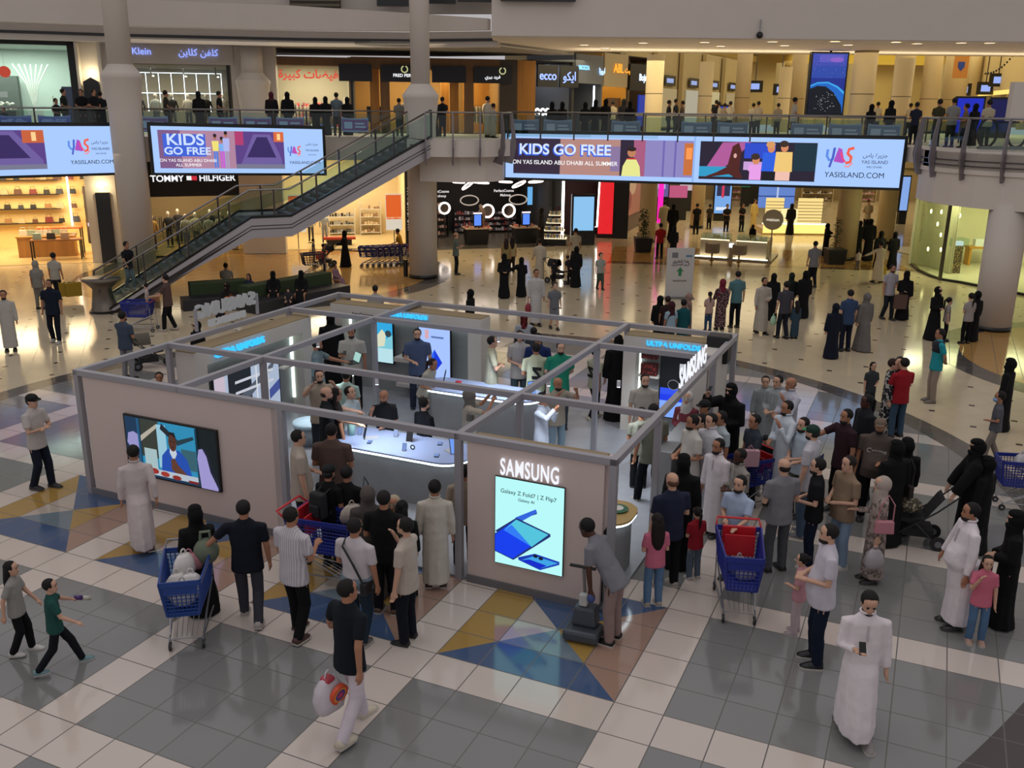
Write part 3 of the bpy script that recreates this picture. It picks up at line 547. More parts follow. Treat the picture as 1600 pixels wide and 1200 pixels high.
sc4 = [(rc(0, 0, 1, 1), '04060C'), (rc(0, 0, 1, .32), '7FA8F8'), (rc(0, .26, 1, .42), '1438E8'), (rc(0, .36, .5, .46), '2A50F0'), (rc(.86, .3, .98, 1), '4A7AE8'), (el(.3, .52, .13, .08, 24), '8A94A0'), (el(.3, .52, .12, .072, 24), '06080E'), (el(.68, .5, .13, .08, 24), '8A94A0'), (el(.68, .5, .12, .072, 24), '06080E'), (rc(.42, .7, .52, .86), 'C0C4CC')]
panel('wall_screen', 'black and blue screen with two ring shapes on the rear right wall', TR @ Matrix.Translation((.85, .2, .45)), 1.0, 1.5, sc4, 1.)
t = empty('shelf_display', PT @ (TR @ Vector((.32, .1, 1.35))), YAW, 'red and white patterned cup display on the shelf of the rear right wall', 'display'); bx('shelf_board', 0, .5, 0, .28, 0, .03, PWI, t); bx('box_stack', .05, .42, .08, .25, .03, .3, mat('8E2A26', .5, 0, 'dots'), t); bx('box_stack', .05, .42, .08, .25, .42, .62, mat('8E2A26', .5, 0, 'dots'), t)
t = empty('phone_shelf', PT @ (TB @ Vector((1.9, -.05, .98))), YAW, 'small white ledge with a phone between the rear screens', 'shelf'); bx('ledge', 0, .6, 0, .42, 0, .12, PWI, t, .01); bx('phone', .2, .28, .1, .14, .12, .26, BLK, t); bx('lower_ledge', .05, .6, 0, .4, -.65, -.55, PWI, t, .01)
# speaker on a stand
x, y = -3.95, 19.75; P = pv(x, y, 0); t = empty('loudspeaker', (P.x, P.y, 0), YAW, 'black loudspeaker on a tripod by the rear right corner', 'speaker')
bx('cabinet', -.24, .24, -.2, .2, 1.95, 2.55, BLKM, t, .03); MB().tube([(0, 0, .5), (0, 0, 1.95)], .02).build('pole', BLK, t)
for k in range(3): a = k*2.1; MB().tube([(0, 0, .8), (.45*math.cos(a), .45*math.sin(a), .07)], .012).build('leg', BLK, t)
# curved counters with a light line under the top
def rrect(x0, x1, y0, y1, r, n=8):
    o = []
    for cx_, cy_, a0 in ((x1-r, y0+r, -90), (x1-r, y1-r, 0), (x0+r, y1-r, 90), (x0+r, y0+r, 180)):
        for k in range(n+1): a = R(a0+90*k/n); o.append((cx_+r*math.cos(a), cy_+r*math.sin(a)))
    return o
def counter(label, x0, x1, y0, y1, z=1.0, r=.5, top='9FB0D8'):
    t = empty('counter', PT @ Vector((x0, y0, 0)), YAW, label, 'counter'); f = lambda o_: [(p[0]-x0, p[1]-y0) for p in o_]
    MB().prism(f(rrect(x0+.08, x1-.08, y0+.08, y1-.08, r-.05)), .05, z-.1).build('body', CONC, t)
    MB().prism(f(rrect(x0+.05, x1-.05, y0+.05, y1-.05, r-.02)), z-.1, z-.07).build('trim_band', mat('D8D8D8', .4), t)
    MB().prism(f(rrect(x0+.01, x1-.01, y0+.01, y1-.01, r)), z-.07, z-.035).build('light_line', emis('E4F6FF', 5), t)
    MB().prism(f(rrect(x0, x1, y0, y1, r)), z-.035, z).build('top', mat(top, .35), t, bev=.004)
    return t
counter('long front counter with a glowing edge and phones on its blue white top', -10.25, -7.28, 13.9, 15.05)
counter('rear counter with a glowing edge in front of the two poster screens', -10.55, -7.5, 18.0-.1, 18.95)
counter('small warm lit counter behind the front right wall', -4.62, -3.78, 12.75, 13.75, 1.0, .38, 'B89A60')
def phone(x, y, z=1.0, rz=0., tilt=0., label='small silver phone on a display stand on the counter', grp='phones on the counters', s=1., scr=None, name='smartphone', cat='phone'):
    P = PT @ Vector((x, y, z)); t = empty(name, P, YAW+rz, label, cat, grp)
    a = R(tilt); w_, h_ = .08*s, .16*s; T = Matrix.Rotation(-a, 4, 'X') if tilt else Matrix.Rotation(-math.pi/2*.98, 4, 'X') @ Matrix.Translation((0, -.02, 0))
    mb = MB(); mb.T = T; mb.box(-w_/2, w_/2, 0, .012, .01, h_).build('case', BLK, t); mb = MB(); mb.T = T; mb.box(-w_*.45, w_*.45, -.002, 0, .02, h_*.96).build('screen', scr or emis('8FB4FF', .6), t)
    if tilt: bx('stand', -.03*s, .03*s, -.01, .12*s, 0, .012, mat('B8B8BC', .4), t)
    return t
for k, (x, y) in enumerate(((-9.35, 14.18), (-8.55, 14.15), (-7.85, 14.12), (-9.1, 14.75), (-8.1, 14.7), (-9.8, 14.55))): phone(x, y, 1., rz=R(20), tilt=35 if k % 2 else 0)
phone(-9.62, 14.42, 1., R(-50), 12, 'black tablet standing on the left end of the front counter', None, 2.4, BLKM, 'tablet', 'tablet'); phone(-8.72, 14.62, 1., R(10), 20, 'black tablet leaning in the middle of the front counter', None, 1.6, BLKM, 'tablet', 'tablet')
phone(-7.62, 14.45, 1., R(60), 12, 'blue lit tablet standing on the right end of the front counter', None, 2.4, emis('6F9CF0', 1.), 'tablet', 'tablet'); phone(-10.0, 18.35, 1., R(-60), 12, 'dark tablet on the left end of the rear counter', None, 2.2, BLKM, 'tablet', 'tablet')
phone(-7.75, 18.4, 1., R(50), 12, 'blue lit tablet on the right end of the rear counter', None, 2.2, emis('6F9CF0', 1.), 'tablet', 'tablet')
for x in (-9.7, -9.2, -8.6): phone(x, 18.25, 1., rz=.2)
phone(-4.35, 13.15, 1., R(25), 15, 'white lit tablet on the small warm counter', None, 2.6, emis('C8DCF8', 1.), 'tablet', 'tablet')
t = empty('headphones', PT @ Vector((-8.45, 14.3, 1.0)), YAW, 'small black round speaker gadget on the front counter', 'gadget', 'round gadgets'); MB().tube([(.04*math.cos(a), 0, .05+.04*math.sin(a)) for a in [k*.628 for k in range(10)]], .012, closed=True).build('ring', BLK, t)
t = empty('decor_box', PT @ Vector((-9.75, 18.5, 1.0)), YAW, 'small red gift box on the rear counter', 'box'); bx('body', 0, .12, 0, .1, 0, .07, mat('C8323A', .5), t)
t = empty('water_bottle', PT @ Vector((-9.95, 14.5, 1.0)), YAW, 'clear green tinted jug on the front counter by the tall tablet', 'jug'); MB().lathe([(0, 0), (.07, 0), (.075, .2), (.05, .26), (.05, .28), (0, .28)], n=14).build('body', mat('9FC8C0', .2), t, True)
t = empty('cup', PT @ Vector((-4.45, 12.95, 1.0)), YAW, 'golden vase shaped ornament on the small warm counter', 'ornament'); MB().lathe([(0, 0), (.1, 0), (.04, .08), (.08, .22), (.06, .4), (.03, .45), (0, .45)], n=16).build('body', mat('B88A3A', .3, .7), t, True)
t = empty('round_dish', PT @ Vector((-4.1, 13.35, 1.0)), YAW, 'green and white round dish on the small warm counter', 'dish'); MB().lathe([(0, 0), (.16, 0), (.18, .03), (0, .03)], n=20).build('rim', mat('2E6A50', .4), t); MB().lathe([(0, .03), (.1, .03), (.1, .04), (0, .04)], n=20).build('centre', mat('D8D8D0', .4), t)
t = empty('ottoman', PT @ Vector((-12.0, 15.9, .05)), YAW, 'round pale blue ottoman by the left inner wall', 'stool'); MB().lathe([(.33, 0), (.34, .4), (0, .4)], n=28).build('base', mat('8E9AA4', .7, 0, 'cloth'), t, True); MB().lathe([(0, .4), (.36, .4), (.38, .45), (.36, .5), (0, .51)], n=28).build('cushion', mat('B4CCD8', .7, 0, 'cloth'), t, True)
t = empty('side_table', PT @ Vector((-12.3, 17.1, .05)), YAW, 'small round white table by the large shelf screen', 'table'); MB().lathe([(0, .7), (.3, .7), (.3, .74), (0, .74)], n=24).build('top', PWI, t); MB().tube([(0, 0, 0), (0, 0, .7)], .03).build('leg', STEEL, t); MB().lathe([(0, 0), (.2, 0), (.2, .02), (0, .02)], n=20).build('base', STEEL, t)
for k, (x, y) in enumerate(((-9.1, 14.15), (-5.0, 16), (-11.75, 16), (-8.5, 18.2), (-6.2, 15.5), (-5.0, 19))):
    t = empty('track_spot', PT @ Vector((x, y, ZT-.11)), YAW, 'small cool spotlight under the pavilion beams', 'spotlight', 'pavilion spotlights'); MB().tube([(0, 0, 0), (0, 0, -.12)], .035, 10).build('body', mat('D8D8DA', .4), t); MB().tube([(0, 0, -.12), (0, 0, -.125)], .03, 10).build('lens', emis('E8F4FF', 12), t)
    P = PT @ Vector((x, y, ZT-.3)); l = bpy.data.lights.new('spot_glow', 'SPOT'); l.energy = 110; l.spot_size = R(130); l.spot_blend = .8; l.color = (.86, .93, 1); l.shadow_soft_size = .2; o = bpy.data.objects.new('spot_glow', l); o.location = P; COL.objects.link(o)
# ================================================ shops
nst = [0]
def snum(): nst[0] += 1; return nst[0]
def shop(u0, d0, u1, d1, z0, z1, dep, cw, cf, lp, lc=(1, .82, .5), pier=0., glassy=False, ce=None):
    A, B = AT(u0, 200, d0), AT(u1, 200, d1); A.z = B.z = z0; T = frame_T(A, (B.x-A.x, B.y-A.y, 0)); Wd = (Vector((A.x, A.y, 0))-Vector((B.x, B.y, 0))).length; H_ = z1-z0; k = snum()
    for sd_, a in (('back', (0, Wd, dep, dep+.15, 0, H_)), ('left', (-.15, 0, .05, dep, 0, H_)), ('right', (Wd, Wd+.15, .05, dep, 0, H_))): mb = MB(); mb.T = T; mb.box(*a); mb.build('wall_shop_%d_%s' % (k, sd_), mat(cw, .7, 0., 'plaster'), kind='structure')
    mb = MB(); mb.T = T; mb.box(0, Wd, .0, dep, .0, .02); mb.build('floor', mat(cf, .25), kind='structure')
    mb = MB(); mb.T = T; mb.box(0, Wd, .0, dep, H_-.05, H_); mb.build('ceiling', mat(ce or cw, .8), kind='structure')
    if lp:
        P = T @ Vector((Wd/2, dep*.45, H_-.12)); area('shop_light', P, Wd*.7, dep*.6, lp, lc, (0, 0, math.atan2(B.y-A.y, B.x-A.x)))
    if glassy:
        mb = MB(); mb.T = T; mb.box(.05, Wd-.05, .0, .02, .05, H_-.05); w_ = mb.build('window_%d' % (k+10), glass((.93, .95, .93)), kind='structure')
        mb = MB(); mb.T = T
        for x in (0, Wd): mb.box(x-.05, x+.05, -.05, .06, 0, H_)
        mb.build('window_frame', BLKM, w_)
    return T, Wd
def lq(T, name, a, m, parent=None, bev=0.): mb = MB(); mb.T = T; mb.box(*a); return mb.build(name, m, parent, bev=bev)
def local(T, x, y, z, name, label, cat, grp=None):
    P = T @ Vector((x, y, z)); return empty(name, P, math.atan2(T[1][0], T[0][0]), label, cat, grp)
def facsign(T, x, z, s, size, c, st, label, board=None, y=-.1, extra=None, sx=1., bold=.01):
    t = local(T, x, y, z, 'shop_sign', label, 'sign'); P = t.location; L = Matrix.Translation(-Vector(P)) @ T @ Matrix.Translation((x, y, z)); t.rotation_euler = (0, 0, 0)
    if board: lq(L, 'board', (-board[0]/2, board[0]/2, .01, .12, -board[1]/2+(board[3] if len(board) > 3 else 0), board[1]/2+(board[3] if len(board) > 3 else 0)), mat(board[2], .5), t)
    text('lettering', s, L, size, emis(c, st), t, .01, 'CENTER', bold, sx)
    for (s2, x2, z2, sz2) in (extra or ()): text('lettering', s2, L @ Matrix.Translation((x2, 0, z2)), sz2, emis(c, st), t, .01, 'CENTER', bold*.6)
    return t, L
BAG0 = None
def bag(T, x, y, z, c, label, grp, s=1.):
    t = local(T, x, y, z, 'handbag', label, 'bag', grp); MB().box(-.14*s, .14*s, -.06*s, .06*s, 0, .2*s, .85).build('body', mat(c, .5), t); MB().tube([(-.08*s, 0, .19*s), (-.07*s, 0, .3*s), (.07*s, 0, .3*s), (.08*s, 0, .19*s)], .01*s, 5).build('handle', mat(c, .5), t); return t
MANN = {}
def mannequin(T, x, y, z, c1, c2, label, grp='shop mannequins', s=1.):
    k = (c1, c2)
    if k not in MANN:
        a = MB(); a.rings([[(w*math.cos(q), dd*math.sin(q), zz) for q in [i*.5236 for i in range(12)]] for zz, w, dd in ((.85, .16, .11), (1.05, .13, .09), (1.3, .19, .12), (1.42, .18, .09), (1.47, .06, .05))])
        for sg in (-1, 1): a.tube([(sg*.17, 0, 1.4), (sg*.24, .02, 1.15), (sg*.24, -.05, .92)], [.05, .045, .035], 6)
        b = MB()
        for sg in (-1, 1): b.tube([(sg*.08, 0, .92), (sg*.09, -.01, .5), (sg*.1, 0, .08)], [.09, .07, .05], 6)
        h_ = MB().ell((0, 0, 1.63), (.08, .1, .13), 8, 6).tube([(0, 0, 1.42), (0, 0, 1.55)], .045, 6)
        MANN[k] = [(a, 'clothing', mat(c1, .8, 0., 'cloth')), (b, 'legs', mat(c2, .8, 0., 'cloth')), (h_, 'head', mat('D8CFC4', .6)), (MB().lathe([(0, 0), (.18, 0), (.18, .02), (0, .02)], n=14), 'base', BLK)]
        MANN[k] = [[q[1], q[0].build(q[1], q[2], None, True)] for q in MANN[k]]
        for q in MANN[k]: COL.objects.unlink(q[1])
    t = local(T, x, y, z, 'mannequin', label, 'mannequin', grp); t.scale = (s, s, s)
    for nm, o in MANN[k]: c = o.copy(); c.name = nm; COL.objects.link(c); c.parent = t
    return t
def rack(T, x, y, z, L, cols, label, grp=None, hgt=1.35):
    t = local(T, x, y, z, 'clothes_rail', label, 'clothes rail', grp); MB().tube([(0, 0, 0), (0, 0, hgt), (L, 0, hgt), (L, 0, 0)], .015, 6).build('frame', DSTEEL, t)
    mb = MB(); ms = [mat(c, .9, 0., 'cloth') for c in cols]; n = int(L/.09)
    for k in range(n): mb.mi = k % len(ms); xx = .05+k*.09; q = .28+random.random()*.1; mb.box(xx, xx+.06, -.2, .2, hgt-.1-q*2.2, hgt-.06, .8)
    o = mb.build('garments', ms, t); o['kind'] = 'stuff'; return t
def shelfunit(T, x, y, z, Wd, Hh, n, label, m=None, dep=.35, goods=None):
    t = local(T, x, y, z, 'shelf_unit', label, 'shelf'); m = m or PWI
    lq(Matrix(), 'side_panel', (0, .04, 0, dep, 0, Hh), m, t); lq(Matrix(), 'side_panel', (Wd-.04, Wd, 0, dep, 0, Hh), m, t)
    for k in range(n): lq(Matrix(), 'shelf', (.04, Wd-.04, 0, dep, .1+k*(Hh-.1)/n, .13+k*(Hh-.1)/n), m, t)
    if goods:
        mb = MB(); ms = [mat(c, .5) for c in goods]
        for k in range(n):
            xx = .08
            while xx < Wd-.2: w_ = random.uniform(.06, .16); mb.mi = random.randrange(len(ms)); zz = .13+k*(Hh-.1)/n; mb.box(xx, xx+w_, .08, .26, zz, zz+random.uniform(.08, .22)); xx += w_+.04
        o = mb.build('goods', ms, t); o['kind'] = 'stuff'
    return t
# --- lower left: handbag shop
T, Wd = shop(-150, 41.5, 133, 43.7, 0, 4.25, 6, 'E4C88E', 'C9AE80', 620, (1, .83, .5), glassy=False)
bcols = ['2A2624', '5A3A2A', '8E6A48', '3A3A40', '6E2A2A', 'B8A080', '20242A']
for k in range(4): lq(T, 'x', (.3, Wd-2.2, 5.55, 5.98, 1.25+k*.72, 1.28+k*.72), BLKM).name = 'wall_shelf'
for o in [o for o in COL.objects if o.name.startswith('wall_shelf')]: tag(o, 'thin dark display shelf on the back wall of the handbag shop', 'shelf', 'back wall shelves of the handbag shop'); 
for k in range(4):
    for q in range(12): bag(T, .6+q*.62+random.random()*.1, 5.7, 1.29+k*.72, bcols[(k*5+q*3) % 7], 'small handbag on the lit back wall shelves of the left shop', 'handbags on the back wall shelves', .9+random.random()*.6)
t = local(T, Wd-1.75, 5.4, 1.1, 'light_tube', 'tall white light tube on the handbag shop side wall', 'light'); lq(Matrix(), 'tube', (0, .08, 0, .08, 0, 2.6), emis('FFF0D0', 6), t)
def table(T, x, y, L, D, H_, c, label, legs=True):
    t = local(T, x, y, 0.02, 'display_table', label, 'table'); lq(Matrix(), 'top', (0, L, 0, D, H_-.06, H_), mat(c, .4, 0, 'wood'), t)
    if legs:
        for a in (0, L-.06):
            for b in (0, D-.06): lq(Matrix(), 'leg', (a, a+.06, b, b+.06, 0, H_-.06), BLKM, t)
    else: lq(Matrix(), 'body', (.05, L-.05, .05, D-.05, 0, H_-.06), mat(c, .5, 0, 'wood'), t)
    return t
table(T, 3.3, 2.2, 2.6, 1.1, 1.0, 'B07E44', 'wooden counter in the left handbag shop', False); table(T, Wd-3.1, 1.2, 2.2, .7, .95, '8A5A34', 'slim wooden table near the entrance of the left handbag shop'); table(T, Wd-3.0, 2.6, 2.0, .8, 1.35, 'D8602A', 'orange topped high table in the left handbag shop')
for k in range(6): bag(T, 3.6+k*.36, 2.6, 1.03, ['D8D4CC', '98A89C', 'C8C8C0'][k % 3], 'pale handbag on the tables of the left shop', 'pale bags on the tables', 1.3)
for k in range(3): bag(T, Wd-2.8+k*.6, 1.5, .98, ['9CB0A8', '3A3432', 'B89A80'][k], 'pale handbag on the tables of the left shop', 'pale bags on the tables', 1.4)
t = local(T, Wd-.25, .9, 1.0, 'dark_poster', 'dark vertical panel with a small white logo inside the left shop', 'panel'); lq(Matrix.Rotation(R(-70), 4, 'Z'), 'panel', (-1.0, .05, -.04, 0, -.3, 2.4), mat('2C2C36', .4), t); lq(Matrix.Rotation(R(-70), 4, 'Z'), 'logo', (-.65, -.3, -.06, -.04, .55, .7), emis('D8DCF8', 1), t)
lq(T, 'trim_20', (-.1, Wd+.1, -.2, .0, 4.2, 4.9), mat('3A302C', .6)).__setitem__('kind', 'structure')
# pilaster group between the shops
T2 = frame_T((AT(133, 300, 43.6).x, 43.6, 0), (1, .15, 0))
for nm, a, m in (('trim_21', (0, 1.35, 0, .6, 0, 5.3), WALLB), ('trim_22', (1.85, 2.6, .3, .8, 0, 5.3), WALLB)): lq(T2, nm, a, m)['kind'] = 'structure'
t = local(T2, .45, -.12, 0, 'black_panel', 'tall black panel with a pointed top between two lower left shops', 'panel'); lq(Matrix(), 'panel', (0, .62, 0, .12, 0, 3.25), BLK, t); MB().ell((.3, .0, 3.5), (.16, .1, .08), 10, 6).build('lamp', emis('FFE6A0', 14), t)
P = T2 @ Vector((.75, -.4, 3.55)); l = bpy.data.lights.new('wall_lamp_glow', 'POINT'); l.energy = 25; l.color = (1, .85, .5); o = bpy.data.objects.new('wall_lamp_glow', l); o.location = P; COL.objects.link(o)
# --- lower: shop with the black fascia
T, Wd = shop(172, 45.2, 388, 47.4, 0, 3.9, 7, '8E7A5A', '9C7A4A', 330, (1, .82, .52))
facsign(T, 3.5, 3.75, 'TOMMY      HILFIGER', .42, 'F0F0F4', 1.1, 'black fascia sign with white TOMMY HILFIGER lettering', (7.4, 1.7, '0C0C14'), y=-.3, extra=((arabic('تومي هيلفيغر'), .3, .58, .5),))
t = [o for o in COL.objects if o.name.startswith('shop_sign')][-1]; lq(Matrix.Translation((-.0, -.1, 0)) , 'flag_white', (-.32, -.06, 0, .02, -.08, .12), emis('F4F4F4', 1), t); lq(Matrix.Translation((0, -.1, 0)), 'flag_red', (-.06, .2, 0, .02, -.08, .12), emis('C82A3A', 1), t)
for k, (x, y, a, b) in enumerate(((1.4, 1.6, 'B8924E', '4A3A30'), (2.2, 3, '1A1A22', '1A1A20'), (3.0, 1.5, 'C8C4BC', '6A6E78'), (3.5, 2.2, 'B0A898', '4A4A50'), (4.1, 1.3, 'D0CCC4', '8090A0'), (4.7, 1.8, 'A89A84', '5A5A60'), (5.3, 1.2, 'C4CED0', '8AA0B0'), (5.2, 2.4, '3A4A6A', '6A8090'), (4.3, 3.5, '1C1C20', '202026'), (2.7, 4.2, '201C22', '1A1A1E'))):
    mannequin(T, x, y, .03, a, b, 'clothed mannequin in the shop with the black fascia', 'mannequins behind the stair rail', 1.05)
for k in range(4): rack(T, .6+k*1.6, 5.2, .03, 1.3, ['1A1A1E', '2A2A30', '4A3A2C', '6A5A48'], 'clothes rail at the back of the shop with the black fascia', 'rails in the black fascia shop')
t = local(T, .35, 3, .03, 'fire_extinguisher', 'red cabinet at the left wall of the black fascia shop', 'cabinet'); lq(Matrix(), 'body', (0, .5, 0, .3, .3, 1.2), mat('A02A2A', .5), t)
x, y = G(410, 389); column('round_column', x, y+.4, 0, 5.3, .78, BEIGE, 'short beige column between the two shops behind the staircase')
# --- lower: shop with orange posters
T, Wd = shop(432, 48.2, 640, 49.8, 0, 4.6, 6, 'D8C49C', 'C8B488', 420, (1, .87, .6), glassy=False)
for x, lab, s in ((5.35, 'orange poster with a white foot in the window right of the stairs', 1.), (.35, 'orange poster seen through the stair balustrade', .9)):
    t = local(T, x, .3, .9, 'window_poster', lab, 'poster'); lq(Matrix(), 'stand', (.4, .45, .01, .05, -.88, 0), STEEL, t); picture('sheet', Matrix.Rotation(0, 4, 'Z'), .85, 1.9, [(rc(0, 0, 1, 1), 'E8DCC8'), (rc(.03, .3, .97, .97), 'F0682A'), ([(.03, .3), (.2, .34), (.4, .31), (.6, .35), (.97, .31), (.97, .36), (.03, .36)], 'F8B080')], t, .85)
t = local(T, 6.35, -.1, .5, 'vertical_sign', 'narrow dark strip with white upright lettering beside the orange poster', 'sign'); lq(Matrix(), 'strip', (0, .4, 0, .1, -.4, 3.6), BLKM, t); text('lettering', 'FIT FOR SPORT', Matrix.Translation((.2, -.02, 1.5)) @ Matrix.Rotation(R(90), 4, 'Y'), .34, emis('E8E4D8', .8), t, .004)
t = local(T, 2.1, 1.2, .02, 'bench', 'low red bench inside the shop with the orange poster', 'bench'); lq(Matrix(), 'seat', (0, 1.7, 0, .5, .3, .42), mat('A83A2A', .6), t); lq(Matrix(), 'base', (.2, 1.5, .1, .4, 0, .3), BLKM, t)
mannequin(T, 2.2, 1.8, .03, 'A0A8B0', '8A929A', 'grey mannequin bending in the shop with the orange poster', None); mannequin(T, 1.5, 2.5, .03, 'C8C8C0', '3A3A3A', 'pale mannequin left of the grey one in the orange poster shop', None)
shelfunit(T, 2.6, 5.3, .03, 1.5, 1.5, 3, 'white shelf with shoes at the back of the orange poster shop', PWI, .35, ['202020', '8A8A90', '40464A']); shelfunit(T, 4.4, 5.3, .03, 1.2, 1.9, 4, 'tall shelf behind the orange poster', PWI, .35, ['C8B090', '8A6A50'])
lq(T, 'trim_23', (Wd-.3, Wd+1.4, -.1, .3, 0, 4.6), BLKM)['kind'] = 'structure'
# --- lower: beauty shop, black
T, Wd = shop(672, 49.4, 866, 51.2, 0, 4.2, 7, '141316', '5A544C', 110, (1, .85, .68))
def ringlamp(T, x, y, z, r, tilt, yaw, label, grp, c='FFE4D8', st=3.5, cord=True, ry=.0):
    t = local(T, x, y, z, 'ring_lamp', label, 'lamp', grp); Mx = Matrix.Rotation(yaw, 4, 'Z') @ Matrix.Rotation(tilt, 4, 'Y')
    MB().tube([Mx @ Vector((r*math.cos(a), r*math.sin(a), 0)) for a in [k*2*math.pi/28 for k in range(28)]], .045, 6, closed=True).build('ring', emis(c, st), t)
    if cord: MB().tube([(0, 0, 0), (0, 0, 1.0)], .008, 4).build('cord', DSTEEL, t)
for k, (x, z, r, ti, y) in enumerate(((1.7, 3.35, .30, 0.05, 1), (2.2, 3.2, .36, -.65, 1), (3.0, 3.3, .38, .06, 1.2), (4.3, 3.35, .34, 0.03, 1), (5.1, 3.2, .38, -.45, 1.2), (6.0, 3.35, .38, -.1, 1))): ringlamp(T, x, y, z, r, ti, 0, 'tilted glowing ring lamp under the black shop ceiling', 'hanging ring lamps of the beauty shop')
for x, z in ((2.4, 2.35), (5.15, 2.35)):
    t = local(T, x, 1.4, z, 'ring_lamp', 'larger dimmer oval ring hanging below the beauty shop lamps', 'lamp', 'lower oval rings'); MB().tube([Vector((.5*math.cos(a), .1, .26*math.sin(a))) for a in [k*2*math.pi/28 for k in range(28)]], .035, 6, closed=True).build('ring', emis('B8A898', 1.0), t)
for x, z, r in ((.2, 1.75, .33), (1.4, 1.75, .3), (3.9, 1.55, .35), (5.15, 1.55, .35)):
    t = local(T, x, 3.4, z, 'ring_mirror', 'glowing round mirror ring at the makeup counters', 'mirror', 'glowing mirrors in the beauty shop'); MB().tube([Vector((r*math.cos(a), 0, r*math.sin(a))) for a in [k*2*math.pi/24 for k in range(24)]], .05, 6, closed=True).build('ring', emis('FFF0E4', 5), t); MB().tube([(0, .05, -.02), (0, .07, -.02)], r*.9, 20).build('glass', mat('8A7A70', .1, .9), t); lq(Matrix(), 'stand', (-.03, .03, .03, .07, .02-z, -r), DSTEEL, t)
for x, lab in ((2.0, 'left black makeup counter with a blue screen'), (4.75, 'right black makeup counter with a blue screen')):
    t = local(T, x, .7, .02, 'makeup_counter', lab, 'counter'); MB().box(.15, 1.25, .1, .9, 0, .8, 1.15).build('body', BLKM, t); MB().box(0, 1.5, 0, 1.1, .84, .9).build('top', mat('C8A890', .4), t); lq(Matrix(), 'screen_body', (.48, 1.0, .3, .4, .95, 1.75), BLK, t); lq(Matrix(), 'screen_display', (.55, .93, .28, .3, 1.02, 1.6), emis('5A8AF0', 1.1), t); lq(Matrix(), 'screen_header', (.5, .98, .28, .3, 1.64, 1.72), emis('F0D8D8', 1.5), t)
    mb = MB(); ms = [mat(c, .5) for c in ('D8907A', 'C87060', '2A2422', 'E8B8A8')]
    for k in range(30): mb.mi = k % 4; xx = random.uniform(.05, 1.35); yy = random.uniform(.05, .95); mb.box(xx, xx+.1, yy, yy+.06, .9, .9+random.uniform(.03, .14))
    o = mb.build('testers', ms, t); o['kind'] = 'stuff'
for x, lab in ((.9, 'PARTS OF MAKE UP left'), (4.6, 'right')): facsign(T, x, 2.75, 'PerfectCosme', .2, 'E8E0E0', .9, 'small white lettering on the %s of the black beauty shop wall' % ('left' if x < 2 else 'right'), None, y=2.5, extra=(('Makeup', .1, -.24, .2),), bold=.004)
shelfunit(T, .8, 4.2, .02, 1.0, 2.1, 5, 'reddish lit product shelves at the left of the black beauty shop', BLKM, .35, ['D8A890', 'E8C8B8', 'A86A5A'])
shelfunit(T, 2.4, 5.6, .02, 4.0, 1.4, 4, 'long dark product shelves at the back of the black beauty shop', BLKM, .35, ['8E8A98', 'C8C0C8', '4A4450', '9A4A4A'])
for x in (6.15, 7.2): t = local(T, x, 3, 1.9, 'blue_screen', 'slim light blue screen hung in the black beauty shop', 'screen', 'slim blue screens'); lq(Matrix(), 'display', (0, .28, 0, .06, 0, 1.0), emis('6AB0E8', 1.), t)
t = local(T, 6.6, 1.5, 3.55, 'exit_sign', 'small green exit sign near the top of the black beauty shop', 'sign'); lq(Matrix(), 'body', (0, .5, 0, .06, 0, .2), emis('2A9A5A', .8), t); text('lettering', 'EXIT', Matrix.Translation((.25, -.01, .1)), .16, emis('E8FFF0', 1), t, .003)
t = local(T, 3.0, 1.3, .02, 'statue', 'pale bare torso shaped display figure by the left makeup counter', 'display figure'); MB().tube([(0, 0, 0), (.02, 0, 1.2), (.1, 0, 1.7), (-.05, 0, 2.1)], [.02, .2, .16, .08], 10).build('figure', mat('8A7464', .5), t, True)
lq(T, 'trim_24', (0, Wd, -.5, -.1, .0, .025), mat('4A4540', .3))['kind'] = 'structure'
# --- lit pillars, product tower, blue kiosk, red column, zigzag light
def atg(u, v): x, y = G(u, v); return Vector((x, y, 0))
for u, v, lab in ((863, 372, 'left'), (878, 383, 'right')):
    p = atg(u, v); t = empty('light_pillar', p, 0, 'white vertical light line, the %s one beside the product tower' % lab, 'light'); bx('tube', -.07, .07, -.05, .05, .05, 4.2, emis('FFF6E8', 5), t)
p = atg(868, 384); t = empty('product_tower', p, R(-5), 'stacked lit shelves of small white packs beside the light line', 'shelf'); bx('base', -.75, .55, 0, .8, 0, .35, BLK, t)
for k in range(4):
    r_ = .78-.12*k; bx('tray', -r_, r_-.2, .1, .8, .35+k*.42, .39+k*.42, emis('F8E8C0', 1.2), t); mb = MB(); ms = [mat(c, .5) for c in ('E8E0C8', 'C8B890', '6A8AB8', 'D8D0C0')]
    for q in range(10): mb.mi = q % 4; xx = -r_+.05+q*(2*r_-.3)/10; mb.box(xx, xx+.09, .12, .4, .39+k*.42, .39+k*.42+.2)
    o = mb.build('goods', ms, t); o['kind'] = 'stuff'
bx('header', -.45, .35, .3, .8, 2.1, 4.1, mat('3A3E44', .3), t)
p = atg(912, 383); t = empty('kiosk_screen', p, R(8), 'black kiosk with a tall pale blue screen by the lower shops', 'screen'); bx('body', -.72, .6, 0, .3, 0, 2.75, BLK, t, .02); bx('display', -.62, .5, -.02, 0, .8, 2.62, emis('8CC4F0', 1.0), t)
lq(frame_T(atg(925, 374)+Vector((0, .3, 0)), (1, .1, 0)), 'wall_shop_dark', (-3.2, 2.4, 1.8, 2.1, 0, 5.3), mat('3A1418', .6))['kind'] = 'structure'
